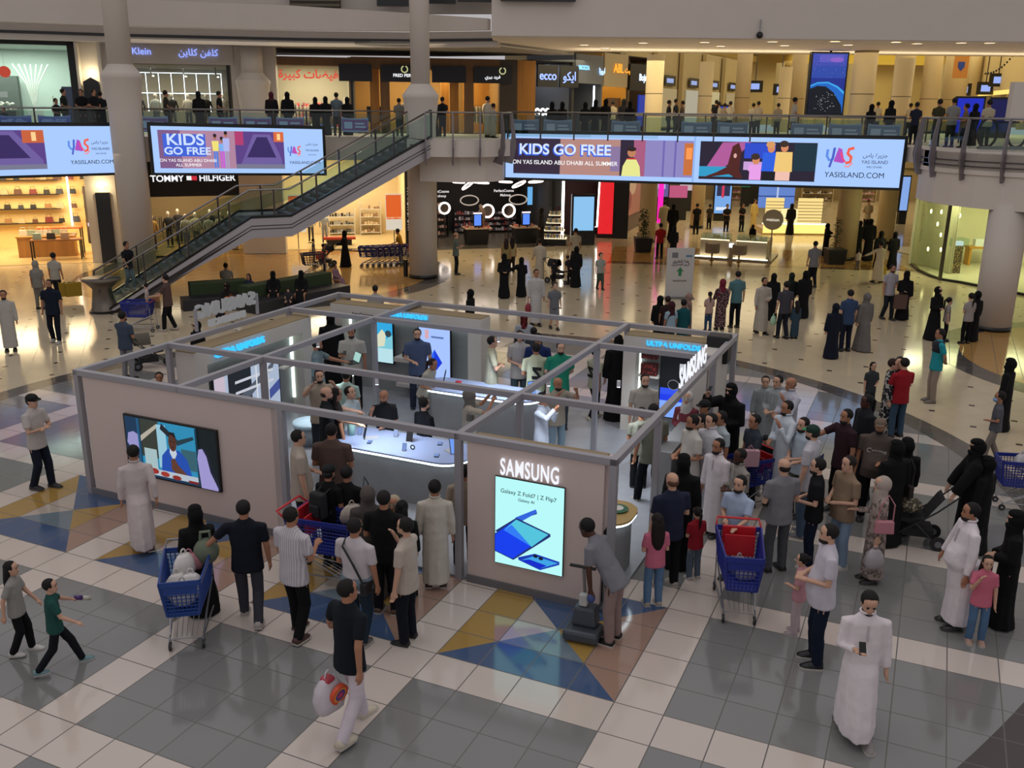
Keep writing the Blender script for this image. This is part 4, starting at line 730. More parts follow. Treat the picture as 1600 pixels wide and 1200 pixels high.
lq(frame_T(atg(885, 372)+Vector((0, 3, 0)), (1, .1, 0)), 'wall_shop_dark_2', (0, .9, 0, .2, 1.9, 4.5), mat('7A7862', .6))['kind'] = 'structure'
shelfunit(frame_T(atg(884, 371), (1, .1, 0)), 0, 1.2, 0, 1.4, 2.2, 5, 'dark product shelves behind the blue screen kiosk', BLKM, .35, ['C8B0B8', '8A6A8A', '3A3034', 'E0C8C0'])
p = atg(945, 372); t = empty('light_column', p, R(-6), 'broad red glowing column with a rippled surface', 'column'); mb = MB()
for k in range(12): mb.box(-.42+k*.07, -.36+k*.07, -.05, .0, .25, 5.2)
mb.build('panel', emis('E8242C', 1.1), t); bx('body', -.5, .5, 0, .5, 0, 5.2, mat('2A1416', .5), t); bx('surround', .5, 1.3, -.1, .6, 0, 5.3, BLKM, t)
t = empty('zigzag_light', atg(928, 372), 0, 'white right angled light line between the blue kiosk and red column', 'light'); MB().tube([(-.3, 0, 4.6), (-.3, 0, 3.7), (.22, 0, 3.65), (.15, 0, .65), (-.4, 0, .65)], .05, 6).build('tube', emis('FFF6E8', 5), t)
p = atg(962, 372); T = frame_T(p, (.55, 1.6, 0)); lq(T, 'wall_corridor_left', (0, 30, 0, .3, 0, 5.3), mat('6A5E50', .6))['kind'] = 'structure'
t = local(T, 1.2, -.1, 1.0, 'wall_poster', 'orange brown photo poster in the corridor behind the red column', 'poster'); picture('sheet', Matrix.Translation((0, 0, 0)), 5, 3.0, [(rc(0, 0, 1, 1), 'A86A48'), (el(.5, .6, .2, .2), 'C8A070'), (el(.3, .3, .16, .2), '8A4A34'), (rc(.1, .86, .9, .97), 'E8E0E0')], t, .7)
p = atg(1030, 356); t = empty('pink_light', p, 0, 'tall pink glowing strip beside the beige column', 'light'); bx('strip', -.16, .16, 0, .1, .3, 5.2, emis('F0189A', 1.6), t)
# --- corridor props
def screenstand(u, v, w_, h_, label, cols, rz=0., leg=.5, body=BLK):
    p = atg(u, v); t = empty('digital_sign', p, rz, label, 'screen'); bx('frame', -w_/2-.08, w_/2+.08, 0, .2, leg-.1, leg+h_+.1, body, t, .02); bx('foot', -w_/2, w_/2, -.1, .3, 0, leg-.1, body, t)
    picture('display', Matrix.Translation((-w_/2, -.01, leg)), w_, h_, cols, t, .9); return t
screenstand(1127, 345, 1.1, 2.1, 'black digital sign with a blue advert in the lower corridor', [(rc(0, 0, 1, 1), '7AB0F0'), (rc(.1, .55, .9, .9), '1E2A50'), (rc(.4, .5, .55, .9), 'D8385A'), (rc(.1, .1, .9, .2), 'E8F0FF')])
screenstand(1215, 335, .9, 1.6, 'digital sign with a white page behind the gold kiosk', [(rc(0, 0, 1, 1), 'A8C8E8'), (rc(.2, .3, .8, .5), 'F0F4F8')], 0, 1.2)
screenstand(1408, 350, .5, 2.2, 'slim blue digital sign left of the fluted glass shop', [(rc(0, 0, 1, 1), '8AB0F0')], 0, .9)
screenstand(1030, 345, 1.0, 2.6, 'blue lilac patterned sign panel right of the pink light', [(rc(0, 0, 1, 1), '6A5A9A'), (rc(.2, .2, .8, .5), 'A8B0E8'), (rc(.1, .6, .9, .9), '8A5A9A')], 0, 1.6)
# jewellery kiosk
p0_, p1_ = atg(1093, 402), atg(1196, 409); T = frame_T(p0_, p1_-p0_); Wd = (p1_-p0_).length
t = local(T, 0, 0, 0, 'jewellery_kiosk', 'white and gold jewellery counter island with lit glass tops', 'kiosk'); I = Matrix()
lq(I, 'plinth', (-.3, Wd+.3, -.3, 2.6, 0, .08), mat('8E8A80', .3), t); lq(I, 'light_strip', (-.2, Wd*.42, -.2, 0, .08, .1), emis('FFF0C8', 4), t); lq(I, 'light_strip', (Wd*.52, Wd+.1, -.2, 0, .08, .1), emis('FFF0C8', 4), t)
lq(I, 'counter_body', (0, Wd*.44, 0, .7, .08, .95), mat('C8BCA8', .5), t); lq(I, 'counter_body', (Wd*.54, Wd, 0, .7, .08, .95), mat('C8BCA8', .5), t); lq(I, 'counter_body', (0, .6, .7, 2.2, .08, .95), mat('C8BCA8', .5), t); lq(I, 'counter_body', (Wd-.6, Wd, .7, 2.2, .08, .95), mat('C8BCA8', .5), t)
lq(I, 'glass_case', (0, Wd*.44, 0, .7, .97, 1.2), glass(), t); lq(I, 'glass_case', (Wd*.54, Wd, 0, .7, .97, 1.2), glass(), t); lq(I, 'light_edge', (0, Wd*.44, -.02, .02, .93, .97), emis('FFE8B0', 2.5), t); lq(I, 'light_edge', (Wd*.54, Wd, -.02, .02, .93, .97), emis('FFE8B0', 2.5), t)
lq(I, 'pedestal', (Wd*.47, Wd*.52, -.3, -.1, .08, .6), mat('A8987C', .4), t); lq(I, 'display_box', (Wd*.43, Wd*.55, -.4, 0, .6, .9), mat('D8D0C0', .4), t); lq(I, 'box_screen', (Wd*.46, Wd*.53, -.42, -.4, .66, .86), emis('F0F0E8', 2.), t)
mb = MB(); 
for k in range(26): xx = random.choice((random.uniform(.1, Wd*.4), random.uniform(Wd*.56, Wd-.15))); mb.tube([(xx, random.uniform(.15, .5), .97), (xx, .3, 1.15)], [.06, .02], 6)
o = mb.build('jewels', mat('E8DCC0', .3), t); o['kind'] = 'stuff'
for x, lab in ((.75, 'left curved beige chair at the jewellery kiosk'), (Wd-1.2, 'right curved beige chair at the jewellery kiosk')):
    c = local(T, x, -.75, 0.0, 'tub_chair', lab, 'chair'); MB().rings([[((.36+e)*math.cos(a), (.3+e)*math.sin(a), z) for a in [R(150+k*12) for k in range(21)] for e in (0,)]+[((.30)*math.cos(a), (.25)*math.sin(a), z) for a in [R(390-k*12) for k in range(21)]] for z, e in ((.4, 0), (.85, .03))]).build('backrest', mat('8E7C66', .7), c); MB().lathe([(0, .38), (.32, .38), (.33, .48), (0, .5)], n=20).build('seat', mat('A08C74', .7), c); MB().lathe([(.18, 0), (.05, .05), (.05, .38), (0, .38)], n=12).build('leg', mat('8A7450', .3, .8), c)
t = local(T, Wd+.15, .3, 0, 'round_sign', 'round gold sign on a post at the right end of the jewellery kiosk', 'sign'); MB().tube([(0, -.03, 2.05), (0, .03, 2.05)], .5, 28).build('disc', mat('B8AC90', .4, .3), t); lq(I, 'post', (-.03, .03, -.03, .03, 0, 1.6), mat('A8987C', .3, .6), t); text('lettering', 'maison', Matrix.Translation((0, -.04, 2.05)), .22, emis('F8F0D8', 1), t, .003)
# glasses kiosk, gold lit
p0_, p1_ = atg(1190, 366), atg(1286, 366); T = frame_T(p0_, (1, 0, 0)); Wd = (p1_-p0_).length
t = local(T, 0, 0, 0, 'glasses_kiosk', 'long gold lit kiosk with tiers of eyewear shelves', 'kiosk'); lq(I, 'base', (0, Wd, 0, 2, 0, .35), mat('C8A860', .3), t); lq(I, 'lit_front', (.05, Wd-.05, -.03, 0, .08, .62), emis('FFD878', 1.4), t); lq(I, 'top_edge', (0, Wd, -.1, .1, .62, .68), emis('FFF0C8', 3), t)
for a, b in ((.2, 1.3), (Wd*.56, Wd-.2)):
    lq(I, 'display_panel', (a, b, .35, .4, .68, 2.15), emis('FFDF90', 1.0), t)
    for k in range(7): lq(I, 'shelf', (a, b, .2, .35, .78+k*.19, .80+k*.19), mat('3A3026', .5), t)
lq(I, 'display_case', (Wd*.3, Wd*.54, 0, .5, .68, 1.5), emis('FFE8A8', 1.1), t)
lq(I, 'case_goods', (Wd*.34, Wd*.5, -.02, 0, .95, 1.0), BLKM, t); t['kind'] = None if False else 'thing'; del t['kind']
t = local(T, Wd*.3, 6, 1.0, 'lit_wall_screen', 'glowing blue shop display far behind the glasses kiosk', 'screen'); picture('display', I, 2.4, 1.6, [(rc(0, 0, 1, 1), '6A90E0'), (rc(0, .45, 1, .5), '2A4A9A'), (rc(.5, 0, .55, 1), 'C8D8FF')], t, .8)
# tall back walls of the lower corridor
lq(frame_T((22, 80, 0), (1, 0, 0)), 'wall_far_lower', (-30, 40, 0, .3, 0, 5.3), mat('A8946C', .6, 0, 'plaster'))['kind'] = 'structure'
for k in range(7):
    T = frame_T((6+k*3.6, 79.6, 0), (1, 0, 0)); shelfunit(T, 0, -.5, 0, 2.6, 2.6, 5, 'far lit shop shelves down the corridor, %s' % ['beside the pink light', 'behind the first column', 'behind the black sign', 'over the jewellery kiosk', 'left of the glasses kiosk', 'over the glasses kiosk', 'right of the thick column'][k], mat('D8C49A', .5), .4, [['C87A9A', 'E8D8E0', 'D8A0A0'], ['3A3A3A', 'C8B090', '6A8A70'], ['8A6A50', 'D8D8D8', '2A2A3A']][k % 3])
for k, (u, d, c, w_, h_) in enumerate(((1058, 64, 'E86A9A', 1.4, .8), (1075, 70, 'F0D8E0', 1.2, 2.4), (1135, 74, '4AC8E8', .8, 1.2), (1165, 74, '2AA070', .7, .5), (1180, 76, '2A2A30', 2.2, 2.6))):
    p = AT(u, 300, d); t = empty('shop_display', (p.x, d, 0), 0, 'small lit display panel far down the corridor, tint %s' % ['rose', 'white', 'cyan', 'green', 'black'][k], 'display'); bx('panel', -w_/2, w_/2, 0, .1, 1.5, 1.5+h_, emis(c, .6 if k < 4 else .02), t); bx('stand', -w_/2, w_/2, .02, .08, 0, 1.5, BLKM, t)
# --- right: glass shop with fluted wall
P = [Vector((*G(u, v), 0)) for u, v in ((1422, 398), (1421, 412), (1432, 424), (1450, 432), (1468, 438), (1500, 443), (1531, 449), (1640, 470))]
mb = MB(); mb.strip([(p.x, p.y) for p in P], .1, 4.2, .03); o = mb.build('window_30', glass((.90, .95, .85)), kind='structure')
MB().strip([(p.x, p.y) for p in P], 0, .1, .15).build('window_frame', BLKM, o); q = P[4]; bx('window_frame', q.x-.06, q.x+.06, q.y-.08, q.y+.04, 0, 4.2, mat('4A4434', .4), o)
Q = [p+Vector((.8, 2.2, 0)) for p in P]; mb = MB(); q0 = P[1]+Vector((1.3, .6, 0))
flp = []
for k in range(70):
    f = k/69; a = Vector((1425, 0, 0)); u = 1436+f*66; x, y = G(u, 428-8*math.cos(f*3)); flp.append((x+.25*math.sin(f*3), y+1.1+.07*(k % 2)))
mb.strip(flp, .05, 4.2, .1).build('wall_fluted', mat('DAD5BC', .5, 0., 'plaster'), kind='structure')
A, B = G(1500, 415), G(1700, 420); lq(frame_T((A[0], A[1], 0), (B[0]-A[0], B[1]-A[1], 0)), 'wall_boutique', (0, 12, 1.2, 1.4, 0, 4.2), mat('D6D2B0', .6, 0., 'plaster'))['kind'] = 'structure'
MB().prism([(p.x, p.y) for p in P]+[(34, 40), (34, 52), (20, 52)], .01, .03).build('floor', mat('B8B49A', .3), kind='structure'); MB().prism([(p.x, p.y) for p in P]+[(34, 40), (34, 52), (20, 52)], 4.2, 4.3).build('ceiling', mat('D8D4A8', .8), kind='structure')
area('boutique_light', (*(Vector(G(1455, 433))+Vector((.5, .5))), 4.1), 2.2, .7, 150, (1, .93, .62)); area('boutique_light', (22.5, 42.5, 4.1), 4, 3, 260, (1, .95, .62)); area('boutique_light', (28, 42, 4.1), 5, 4, 200, (1, .95, .7))  # first light is a fill added to brighten the fluted wall
for k, (u, v) in enumerate(((1455, 330), (1471, 331), (1465, 350), (1470, 367), (1450, 389), (1470, 390), (1480, 372), (1488, 350), (1487, 381), (1500, 337))):
    x, y = G(u, 430); y += .9; z = AT(u, v, y).z; xx = AT(u, v, y).x; t = empty('wall_light', (xx, y, z), 0, 'tiny warm pendant light before the fluted wall', 'light', 'pendant lights of the boutique'); MB().ell((0, 0, 0), (.045, .045, .1), 8, 5).build('bulb', emis('FFF4B0', 8), t)
p = atg(1492, 428); t = empty('display_stand', p, 0, 'patterned square display stand inside the boutique glass', 'stand'); bx('body', -.22, .22, 0, .4, 0, 1.3, mat('A89060', .4, 0, 'dots'), t); bx('case', -.4, .4, -.1, .5, 1.3, 1.65, glass(), t); bx('goods', -.2, .2, 0, .3, 1.32, 1.5, emis('E8F0FF', 1.), t)
p = atg(1510, 406); t = empty('bench', p, 0, 'curved pale upholstered bench inside the boutique', 'bench'); bx('seat', -.9, .9, 0, .5, .3, .5, mat('B8A888', .7), t, .05); bx('backrest', -.9, .9, .42, .56, .5, .95, mat('A89878', .7), t, .05); bx('base', -.8, .8, .1, .4, 0, .3, mat('6A4A2A', .6), t)
p = atg(1530, 416); t = empty('table', p, 0, 'golden wooden table with white boxes inside the boutique', 'table'); bx('top', -.6, .6, 0, .6, .85, .95, mat('B8842A', .4), t); 
for a in (-.55, .45): bx('leg', a, a+.1, .05, .55, 0, .85, mat('B8842A', .4), t)
bx('boxes', -.3, .3, .1, .4, .95, 1.3, mat('D8E0E0', .5), t)
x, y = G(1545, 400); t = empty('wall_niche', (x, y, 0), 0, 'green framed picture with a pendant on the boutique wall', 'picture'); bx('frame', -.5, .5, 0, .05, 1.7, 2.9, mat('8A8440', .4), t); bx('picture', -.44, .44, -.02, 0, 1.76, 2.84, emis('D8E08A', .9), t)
# ornament on the curved fascia at the right edge
t = empty('swirl_ornament', (19.8, 29.85, 4.9), 0, 'dark scroll ornament painted on the curved fascia at the right edge', 'ornament')
MB().tube([(-.9+.9*k/40*math.cos(k*.45)*-1+.5, -.03, .55*k/40*math.sin(k*.45)) for k in range(41)], .03, 5).build('scroll', mat('3A3430', .6), t)
MB().strip([(BC[0]+(p[0]-BC[0])*1.0, BC[1]+(p[1]-BC[1])*1.0) for p in arc[8:]], 3.6, 5.2, .05).build('trim_25', mat('8E8068', .7, 0, 'plaster'), kind='structure')
# ================================================ upper shops
ZU = 5.92
T, Wd = shop(-150, 42.5, 126, 44.6, ZU, 9.75, 5, 'A8B4AC', '8A8A80', 560, (.88, 1, .92), glassy=True)
mb = MB(); mb.T = T; mb.box(-.2, Wd+.2, -.1, .1, 3.75, 3.95); mb.box(Wd-.18, Wd+.1, -.1, .1, 0, 3.95); mb.build('trim_26', BLKM, kind='structure')
for x, z in ((Wd-4.3, 2.9), (Wd-3.0, 2.6), (Wd-4.5, 2.15)):
    t = local(T, x, .8, z, 'round_tag', 'round red sale tag hanging in the upper left window', 'sign', 'round red hanging tags'); MB().tube([(0, -.02, 0), (0, .02, 0)], .25, 20).build('disc', emis('D8401E', .8), t); MB().tube([(0, 0, .25), (0, 0, .9)], .006, 4).build('cord', STEEL, t)
t = local(T, Wd-4.0, 1.6, 0, 'display_tower', 'tiered table display with white porcelain in the upper left window', 'display'); lq(I, 'table', (-.9, 1.1, 0, .8, 0, .9), mat('3A3A36', .5), t); mb = MB()
for k in range(34): mb.ell((random.uniform(-.8, 1.0), random.uniform(.1, .7), .95+random.random()*.35), (.08, .08, .05), 6, 4)
o = mb.build('porcelain', mat('E8E4D8', .3), t); o['kind'] = 'stuff'; lq(I, 'shop_name', (-.3, .8, .2, .25, 1.5, 1.75), emis('C8D0C8', .5), t)
t = local(T, Wd-3.9, 1.6, 1.9, 'pendant_lamp', 'grey bell shaped pendant lamp in the upper left window', 'lamp'); MB().lathe([(.4, 0), (.1, .1), (.04, .3), (0, .3)], n=16).build('shade', mat('6A7068', .4), t, True); MB().tube([(0, 0, .3), (0, 0, 1.7)], .01, 5).build('cord', DSTEEL, t)
lq(T, 'trim_27', (Wd-6.5, Wd-3.1, 4.0, 4.6, 0, 2.5), mat('3E4640', .6))['kind'] = 'structure'
t = local(T, Wd-2.2, 2.5, .9, 'sculpture', 'white branching sculpture in the upper left window', 'sculpture'); lq(I, 'pedestal', (-.3, .3, -.2, .2, -.88, 0), PWI, t)
for k in range(7): a = -.5+k*.17; MB().tube([(.0, 0, 0), (a*.5, 0, 1.2), (a*1.5, 0, 2.1)], .03, 5).build('branch', mat('D8DCD4', .5), t)
shelfunit(T, Wd-1.6, 3.5, 0, 1.3, 1.6, 3, 'white shelf with dishes at the right of the upper left window', PWI, .35, ['E8E8E0', '8AA0B0'])
t = local(T, Wd-.75, 1.0, 0, 'display_board', 'dark blue display board in the upper left window corner', 'panel'); lq(I, 'panel', (0, .6, 0, .1, 0, 2.0), mat('1E2A5A', .5), t)
facsign(T, Wd-3.0, 4.45, 'Villeroy & Boch', .55, 'E8ECF8', 1.1, 'navy sign with white Villeroy & Boch lettering at the top left corner', (6.0, .95, '0C1230'), y=-1.2)
T2 = frame_T((AT(126, 150, 44.4).x, 44.4, ZU), (1, .1, 0))
for nm, a in (('trim_28', (0.02, 1.5, .2, .6, 0, 4.4)), ('trim_29', (-.02, .1, -.1, .6, 0, 3.9)), ('trim_30', (.95, 1.1, -.1, .6, 0, 3.9))): lq(T2, nm, a, WALLB)['kind'] = 'structure'
t = local(T2, .2, -.1, 0, 'black_panel', 'tall black panel with a pointed top between the two upper left shops', 'panel'); MB().add([(0, 0, 0), (.7, 0, 0), (.7, 0, 2.2), (.35, 0, 2.4), (0, 0, 2.2), (0, .1, 0), (.7, .1, 0), (.7, .1, 2.2), (.35, .1, 2.4), (0, .1, 2.2)], [(0, 1, 2, 3, 4), (9, 8, 7, 6, 5), (0, 5, 6, 1), (1, 6, 7, 2), (2, 7, 8, 3), (3, 8, 9, 4), (4, 9, 5, 0)]).build('panel', BLK, t)
P = T2 @ Vector((.55, -.15, 2.55)); l = bpy.data.lights.new('wall_lamp_glow', 'POINT'); l.energy = 22; l.color = (1, .85, .5); l.shadow_soft_size = .1; o = bpy.data.objects.new('wall_lamp_glow', l); o.location = P; COL.objects.link(o)
# second upper shop
T, Wd = shop(156, 45.4, 362, 46.8, ZU, 9.0, 5, '6E6658', '5A5448', 300, (1, .9, .68), glassy=True, ce='8E8878')
facsign(T, 1.6, 3.6, 'Calvin Klein', .42, '8CA0FF', 1.4, 'blue glowing Klein lettering on the grey band above the upper shop', None, y=-.15, bold=.002)
facsign(T, 4.7, 3.6, arabic('كلفن كلاين'), .42, '8CA0FF', 1.4, 'blue glowing Arabic lettering right of the Klein sign', None, y=-.15, bold=.002)
lq(T, 'trim_31', (-.3, Wd+.3, -.1, .2, 3.08, 4.6), WALL)['kind'] = 'structure'; 
t = local(T, .4, 4.8, .9, 'light_grid', 'grid of thin white light lines on the back wall of the upper shop', 'light'); mb = MB()
for k in range(9): mb.box(k*.62, k*.62+.03, 0, .03, 0, 1.9)
for z in (0.9, 1.9): mb.box(0, 5.0, 0, .03, z, z+.03)
mb.build('lines', emis('E8F4FF', 3), t)
for k, (x, y, a, b) in enumerate(((.9, 1.3, 'C8C0B0', '2A2A2C'), (1.7, 1.1, '1C1C20', '2A2A30'), (2.4, 1.6, '9AA0A0', '4A4A4C'), (3.2, 1.2, '202024', '6A6A6C'), (3.9, 1.6, 'B8B0A4', '3A3A3C'), (4.8, 1.1, '2A2422', '1C1C1E'), (5.6, 1.5, 'B0A89C', '4A4440'))): mannequin(T, x, y, .03, a, b, 'mannequin in the upper shop with the light grid', 'mannequins in the light grid shop')
for k in range(4): t = local(T, .8+k*1.5, 1.5, 2.75, 'track_light', 'black track spotlight in the upper light grid shop', 'light', 'track lights'); MB().tube([(0, 0, .25), (0, 0, 0), (.1, -.05, -.15)], .04, 6).build('body', BLK, t); MB().ell((.12, -.06, -.18), (.05, .05, .03), 8, 4).build('lens', emis('FFF0D0', 10), t)
# pier with a half column
T = frame_T((AT(362, 150, 46.6).x, 46.6, ZU), (1, .1, 0)); lq(T, 'trim_32', (0, 2.1, .2, .8, -5.9, 4.4), WALL)['kind'] = 'structure'
p = AT(396, 140, 46.2); t = column('round_column', p.x, 46.2, 5.92, 10, .66, WALL, 'pale half column between the two upper shops left of centre', 8.35, .5)
# third upper shop, red letters
T, Wd = shop(430, 47.6, 552, 48.4, ZU, 9.35, 5, '9C9480', '8A7A60', 420, (1, .9, .66), glassy=True, ce='B8A888')
facsign(T, 2.0, 2.75, arabic('تخفيضات كبيرة'), .55, 'F02A1A', 1.0, 'red glowing Arabic letters inside the third upper shop window', None, y=.6, bold=.01)
for k in range(3): rack(T, .3+k*1.25, 1.6, .03, 1.1, ['C8B8A0', '8A3A3A', '2A3A4A', 'D8D0C8', '6A5A4A'], 'clothes rail with light garments in the red letter shop', 'rails in the red letter shop')
shelfunit(T, .4, 4.4, .03, 3.2, 1.7, 3, 'shelves with caps and bags at the back of the red letter shop', PWI, .35, ['D8303A', 'E8E0D8', '2A4A8A', '8A2A3A'])
WOOD = mat('6A4A2A', .6, 0., 'wood'); WOODL = mat('A8722A', .55, 0., 'wood')
lq(T, 'trim_33', (-.1, Wd+.1, -.1, .15, 3.15, 3.55), WOOD)['kind'] = 'structure'
# fourth upper shop, wooden posts
T, Wd = shop(552, 48.4, 780, 49.6, ZU, 9.5, 5, '8E6A36', '6A5A44', 480, (1, .84, .5), glassy=False, ce='7A6A4A')
lq(T, 'trim_34', (0, Wd, -.15, .15, 3.05, 3.6), WOOD)['kind'] = 'structure'
for k, x in enumerate((.9, 1.4, 4.9, 5.6)): lq(T, 'trim_%d' % (35+k), (x, x+.45, -.15+(.6 if k in (0, 2) else 0), .3+(.6 if k in (0, 2) else 0), 0, 3.1), WOODL if k in (0, 2) else WOOD)['kind'] = 'structure'
lq(T, 'trim_39', (6.0, Wd, 4.0, 4.4, 0, 3.1), WOODL)['kind'] = 'structure'; lq(T, 'trim_40', (4.6, 5.0, 2.0, 2.4, 0, 3.1), WOODL)['kind'] = 'structure'
for x, w_, s, lab in ((.2, 1.6, '', 'blank navy sign board at the left of the wooden shopfront'), (2.6, 2.3, 'FRED PERRY', 'navy sign board with a wreath and FRED PERRY lettering'), (4.8, 1.7, '', 'blank navy sign board right of the pale column'), (7.0, 1.9, arabic('فريد بيري'), 'navy sign board with a wreath and small Arabic lettering')):
    t, L = facsign(T, x, 2.75, s or ' ', .21, 'F0F0F4', 1.2, lab, (w_, .8, '0A0E1E', .1), y=-.27, bold=.004)
    if s:
        L2 = L @ Matrix.Translation((.0 if x < 5 else .5, 0, .3)); mb = MB(); mb.T = L2; mb.tube([(.15*math.cos(a), 0, .15*math.sin(a)) for a in [R(110+k*16) for k in range(21)]], .03, 5).build('wreath', emis('C8C890', .9), t)
for k, (x, y) in enumerate(((3.0, 1.4), (3.6, 1.8), (6.6, 1.3), (7.3, 1.6))): rack(T, x-.4, y+.8, .03, 1.0, ['B8B0A0', '6A6A5A', 'D8D4C8', '8E8A70'], 'clothes rail inside the wooden fronted shop', 'rails in the wooden fronted shop')
t = local(T, 1.9, .5, 0.02, 'sale_board', 'black board reading SALE beside the wooden post', 'sign'); lq(I, 'board', (-1.2, -.1, 0, .06, .5, 1.25), BLKM, t); text('lettering', 'SALE', Matrix.Translation((-.65, -.01, .8)), .3, emis('B8B8A8', .4), t, .003)
mannequin(T, 2.7, .8, .03, 'C8C4B4', 'C8C4B4', 'pale mannequin with a raised bright arm shape left of the column', None); mannequin(T, 6.9, 1.0, .03, 'D8D0C0', '5A5040', 'mannequin with a red decoration behind it in the wooden shop', None)
lq(T, 'trim_41', (Wd, Wd+.9, -.1, .3, 0, 3.6), mat('3A3028', .6))['kind'] = 'structure'; lq(T, 'trim_42', (Wd+.9, Wd+1.95, .5, .9, 0, 3.6), WOODL)['kind'] = 'structure'
# lintel over these shops and the shops going back to the right
T, Wd = shop(836, 51.0, 893, 52.6, ZU, 9.6, 3, '2A2826', '3A3834', 40, (.9, .92, 1), ce='2A2826')
facsign(T, .75, 2.9, 'ecco', .62, '8FA8FF', 1.8, 'blue glowing ecco sign, left board of the dark shop', (1.4, 1.1, '0A0A0E'), y=-.1, bold=.006)
facsign(T, 2.25, 2.9, arabic('إيكو'.replace('إ', 'ا')), .62, '8FA8FF', 1.8, 'blue glowing Arabic sign, right board of the dark shop', (1.3, 1.1, '0A0A0E'), y=-.1, bold=.006)
facsign(T, 1.0, 1.15, 'ecco', .75, 'F4F4F8', 3., 'large white ecco letters in the window below the blue sign', None, y=.4, bold=.02)
T, Wd = shop(896, 52.8, 938, 55.2, ZU, 10.0, 3, '5E6268', '4A4C50', 0)
lq(T, 'trim_43', (0, Wd, -.05, .1, 2.6, 4.1), mat('5A5E66', .5))['kind'] = 'structure'; t = local(T, 1.9, -.1, .3, 'light_line', 'tall white light line on the grey upper shopfront', 'light'); lq(I, 'tube', (0, .1, 0, .05, 0, 2.2), emis('E8F0FF', 5), t)
facsign(T, .7, 3.4, 'AROZZA', .3, '8AD0F8', 1.6, 'small blue lettering on the grey upper shopfront', None, y=-.12); facsign(T, 2.7, 3.3, arabic('اروزا'), .4, 'B8D8F8', 1.6, 'pale Arabic lettering on the grey upper shopfront', None, y=-.12)
T, Wd = shop(940, 55.4, 976, 57.8, ZU, 10.2, 3, 'B88A3A', '8A6A3A', 90, (1, .8, .4)); lq(T, 'trim_44', (0, Wd, -.05, .1, 2.5, 4.3), mat('A89878', .6))['kind'] = 'structure'
facsign(T, 1.6, 3.5, 'ABL', .7, 'F09A2A', 1.6, 'orange glowing ABL letters on the gold upper shop', None, y=-.12, extra=((arabic('البيت'), 1.3, -.05, .45),))
t = local(T, 1.2, .3, 0, 'shop_door_panel', 'brown door panel in the gold upper shop', 'panel'); lq(I, 'panel', (0, 1.6, 0, .1, 0, 1.9), mat('5A3E22', .5), t)
T, Wd = shop(980, 58.0, 1030, 61.5, ZU, 10.2, 3, '3A2A1E', '4A3A2A', 60, (1, .8, .5)); facsign(T, 2.0, 3.1, 'Bojafarat', .55, 'C8E0FF', 2., 'dark sign with pale blue lettering beside the beige column upstairs', (4.2, 1.5, '1A1612'), y=-.12)
t = local(T, .6, -.4, .3, 'blue_sign', 'dark blue display screen left of the beige column upstairs', 'screen'); lq(I, 'display', (0, 1.1, 0, .1, 0, 1.8), emis('1E3AA8', .8), t)
# receding corridor walls, cornice and vault upstairs
T = frame_T((AT(940, 120, 62).x+1.5, 62, ZU), (.50, 1, 0)); CW = mat('B8A67C', .7, 0., 'plaster')
lq(T, 'wall_corridor_upper', (0, 45, 0, .4, 0, 9.4), CW)['kind'] = 'structure'
lq(T, 'trim_45', (0, 45, -.6, 0, 5.6, 6.1), mat('D8C48A', .6))['kind'] = 'structure'
for k in range(6):
    t = local(T, 1+k*6, -.1, 0, 'lit_shopfront', 'lit shopfront receding along the upper corridor wall', 'shopfront', 'receding upper shopfronts'); lq(I, 'window', (0, 3.6, -.05, 0, .1, 2.7), emis(['E8D8A0', 'C8B080', 'D8D0B8'][k % 3], .55), t); lq(I, 'sign', (.5, 3, -.1, -.05, 2.9, 3.6), mat('1C1A1A', .5), t); lq(I, 'pier', (4, 4.6, -.3, 0, 0, 5.5), CW, t); lq(I, 'lettering', (.9, 2.4, -.12, -.1, 3.1, 3.4), emis('A8C0FF', .7), t)
t = local(T, 3, -.35, 6.2, 'lattice_frieze', 'glowing lattice frieze along the upper corridor wall', 'frieze'); mb = MB()
for k in range(44): mb.box(k*.55, k*.55+.25, 0, .08, 0, .8)
mb.build('slats', mat('C8B078', .6), t); lq(I, 'glow', (0, 24, .15, .2, -.3, 1.0), emis('FFD880', .9), t)
lq(frame_T((24, 92, ZU), (1, 0, 0)), 'wall_far_upper', (-25, 40, 0, .4, 0, 9.4), CW)['kind'] = 'structure'
# vault
mb = MB(); px_ = AT(1372, 100, 86)
for sx_ in (-1, 1):
    for k in range(7): mb.tube([(px_.x+sx_*(3.2+k*1.15), 80, ZU), (px_.x+sx_*(3.2+k*1.15), 80, ZU+5.0)], .32, 10)
mb.build('trim_46', mat('C8B88A', .6), kind='structure')
t = empty('arched_vault', (px_.x, 89, ZU+5.2), 0, 'yellow lit arched vault far back in the upper hall', 'vault'); MB().tube([(7*math.cos(a), 0, 3.4*math.sin(a)) for a in [R(k*9) for k in range(21)]], .5, 8).build('arch', mat('D8C080', .6), t, True); bx('glow', -6.4, 6.4, .6, .7, .2, 2.6, emis('FFC840', .55), t)
area('vault_light', (px_.x, 84, 13), 12, 6, 900, (1, .78, .25)); area('upper_right_light', (31, 62, 13.5), 14, 14, 900, (1, .85, .4))
for u in (1360, 1465): p = AT(u, 103, 74); t = empty('wall_sconce', p, 0, 'pointed bright sconce %s' % ('left of the yellow vault' if u < 1400 else 'right of the yellow vault'), 'lamp'); MB().lathe([(0, -.4), (.28, .3), (.2, .35), (0, .35)], n=10).build('shade', emis('FFF8D8', 5), t)
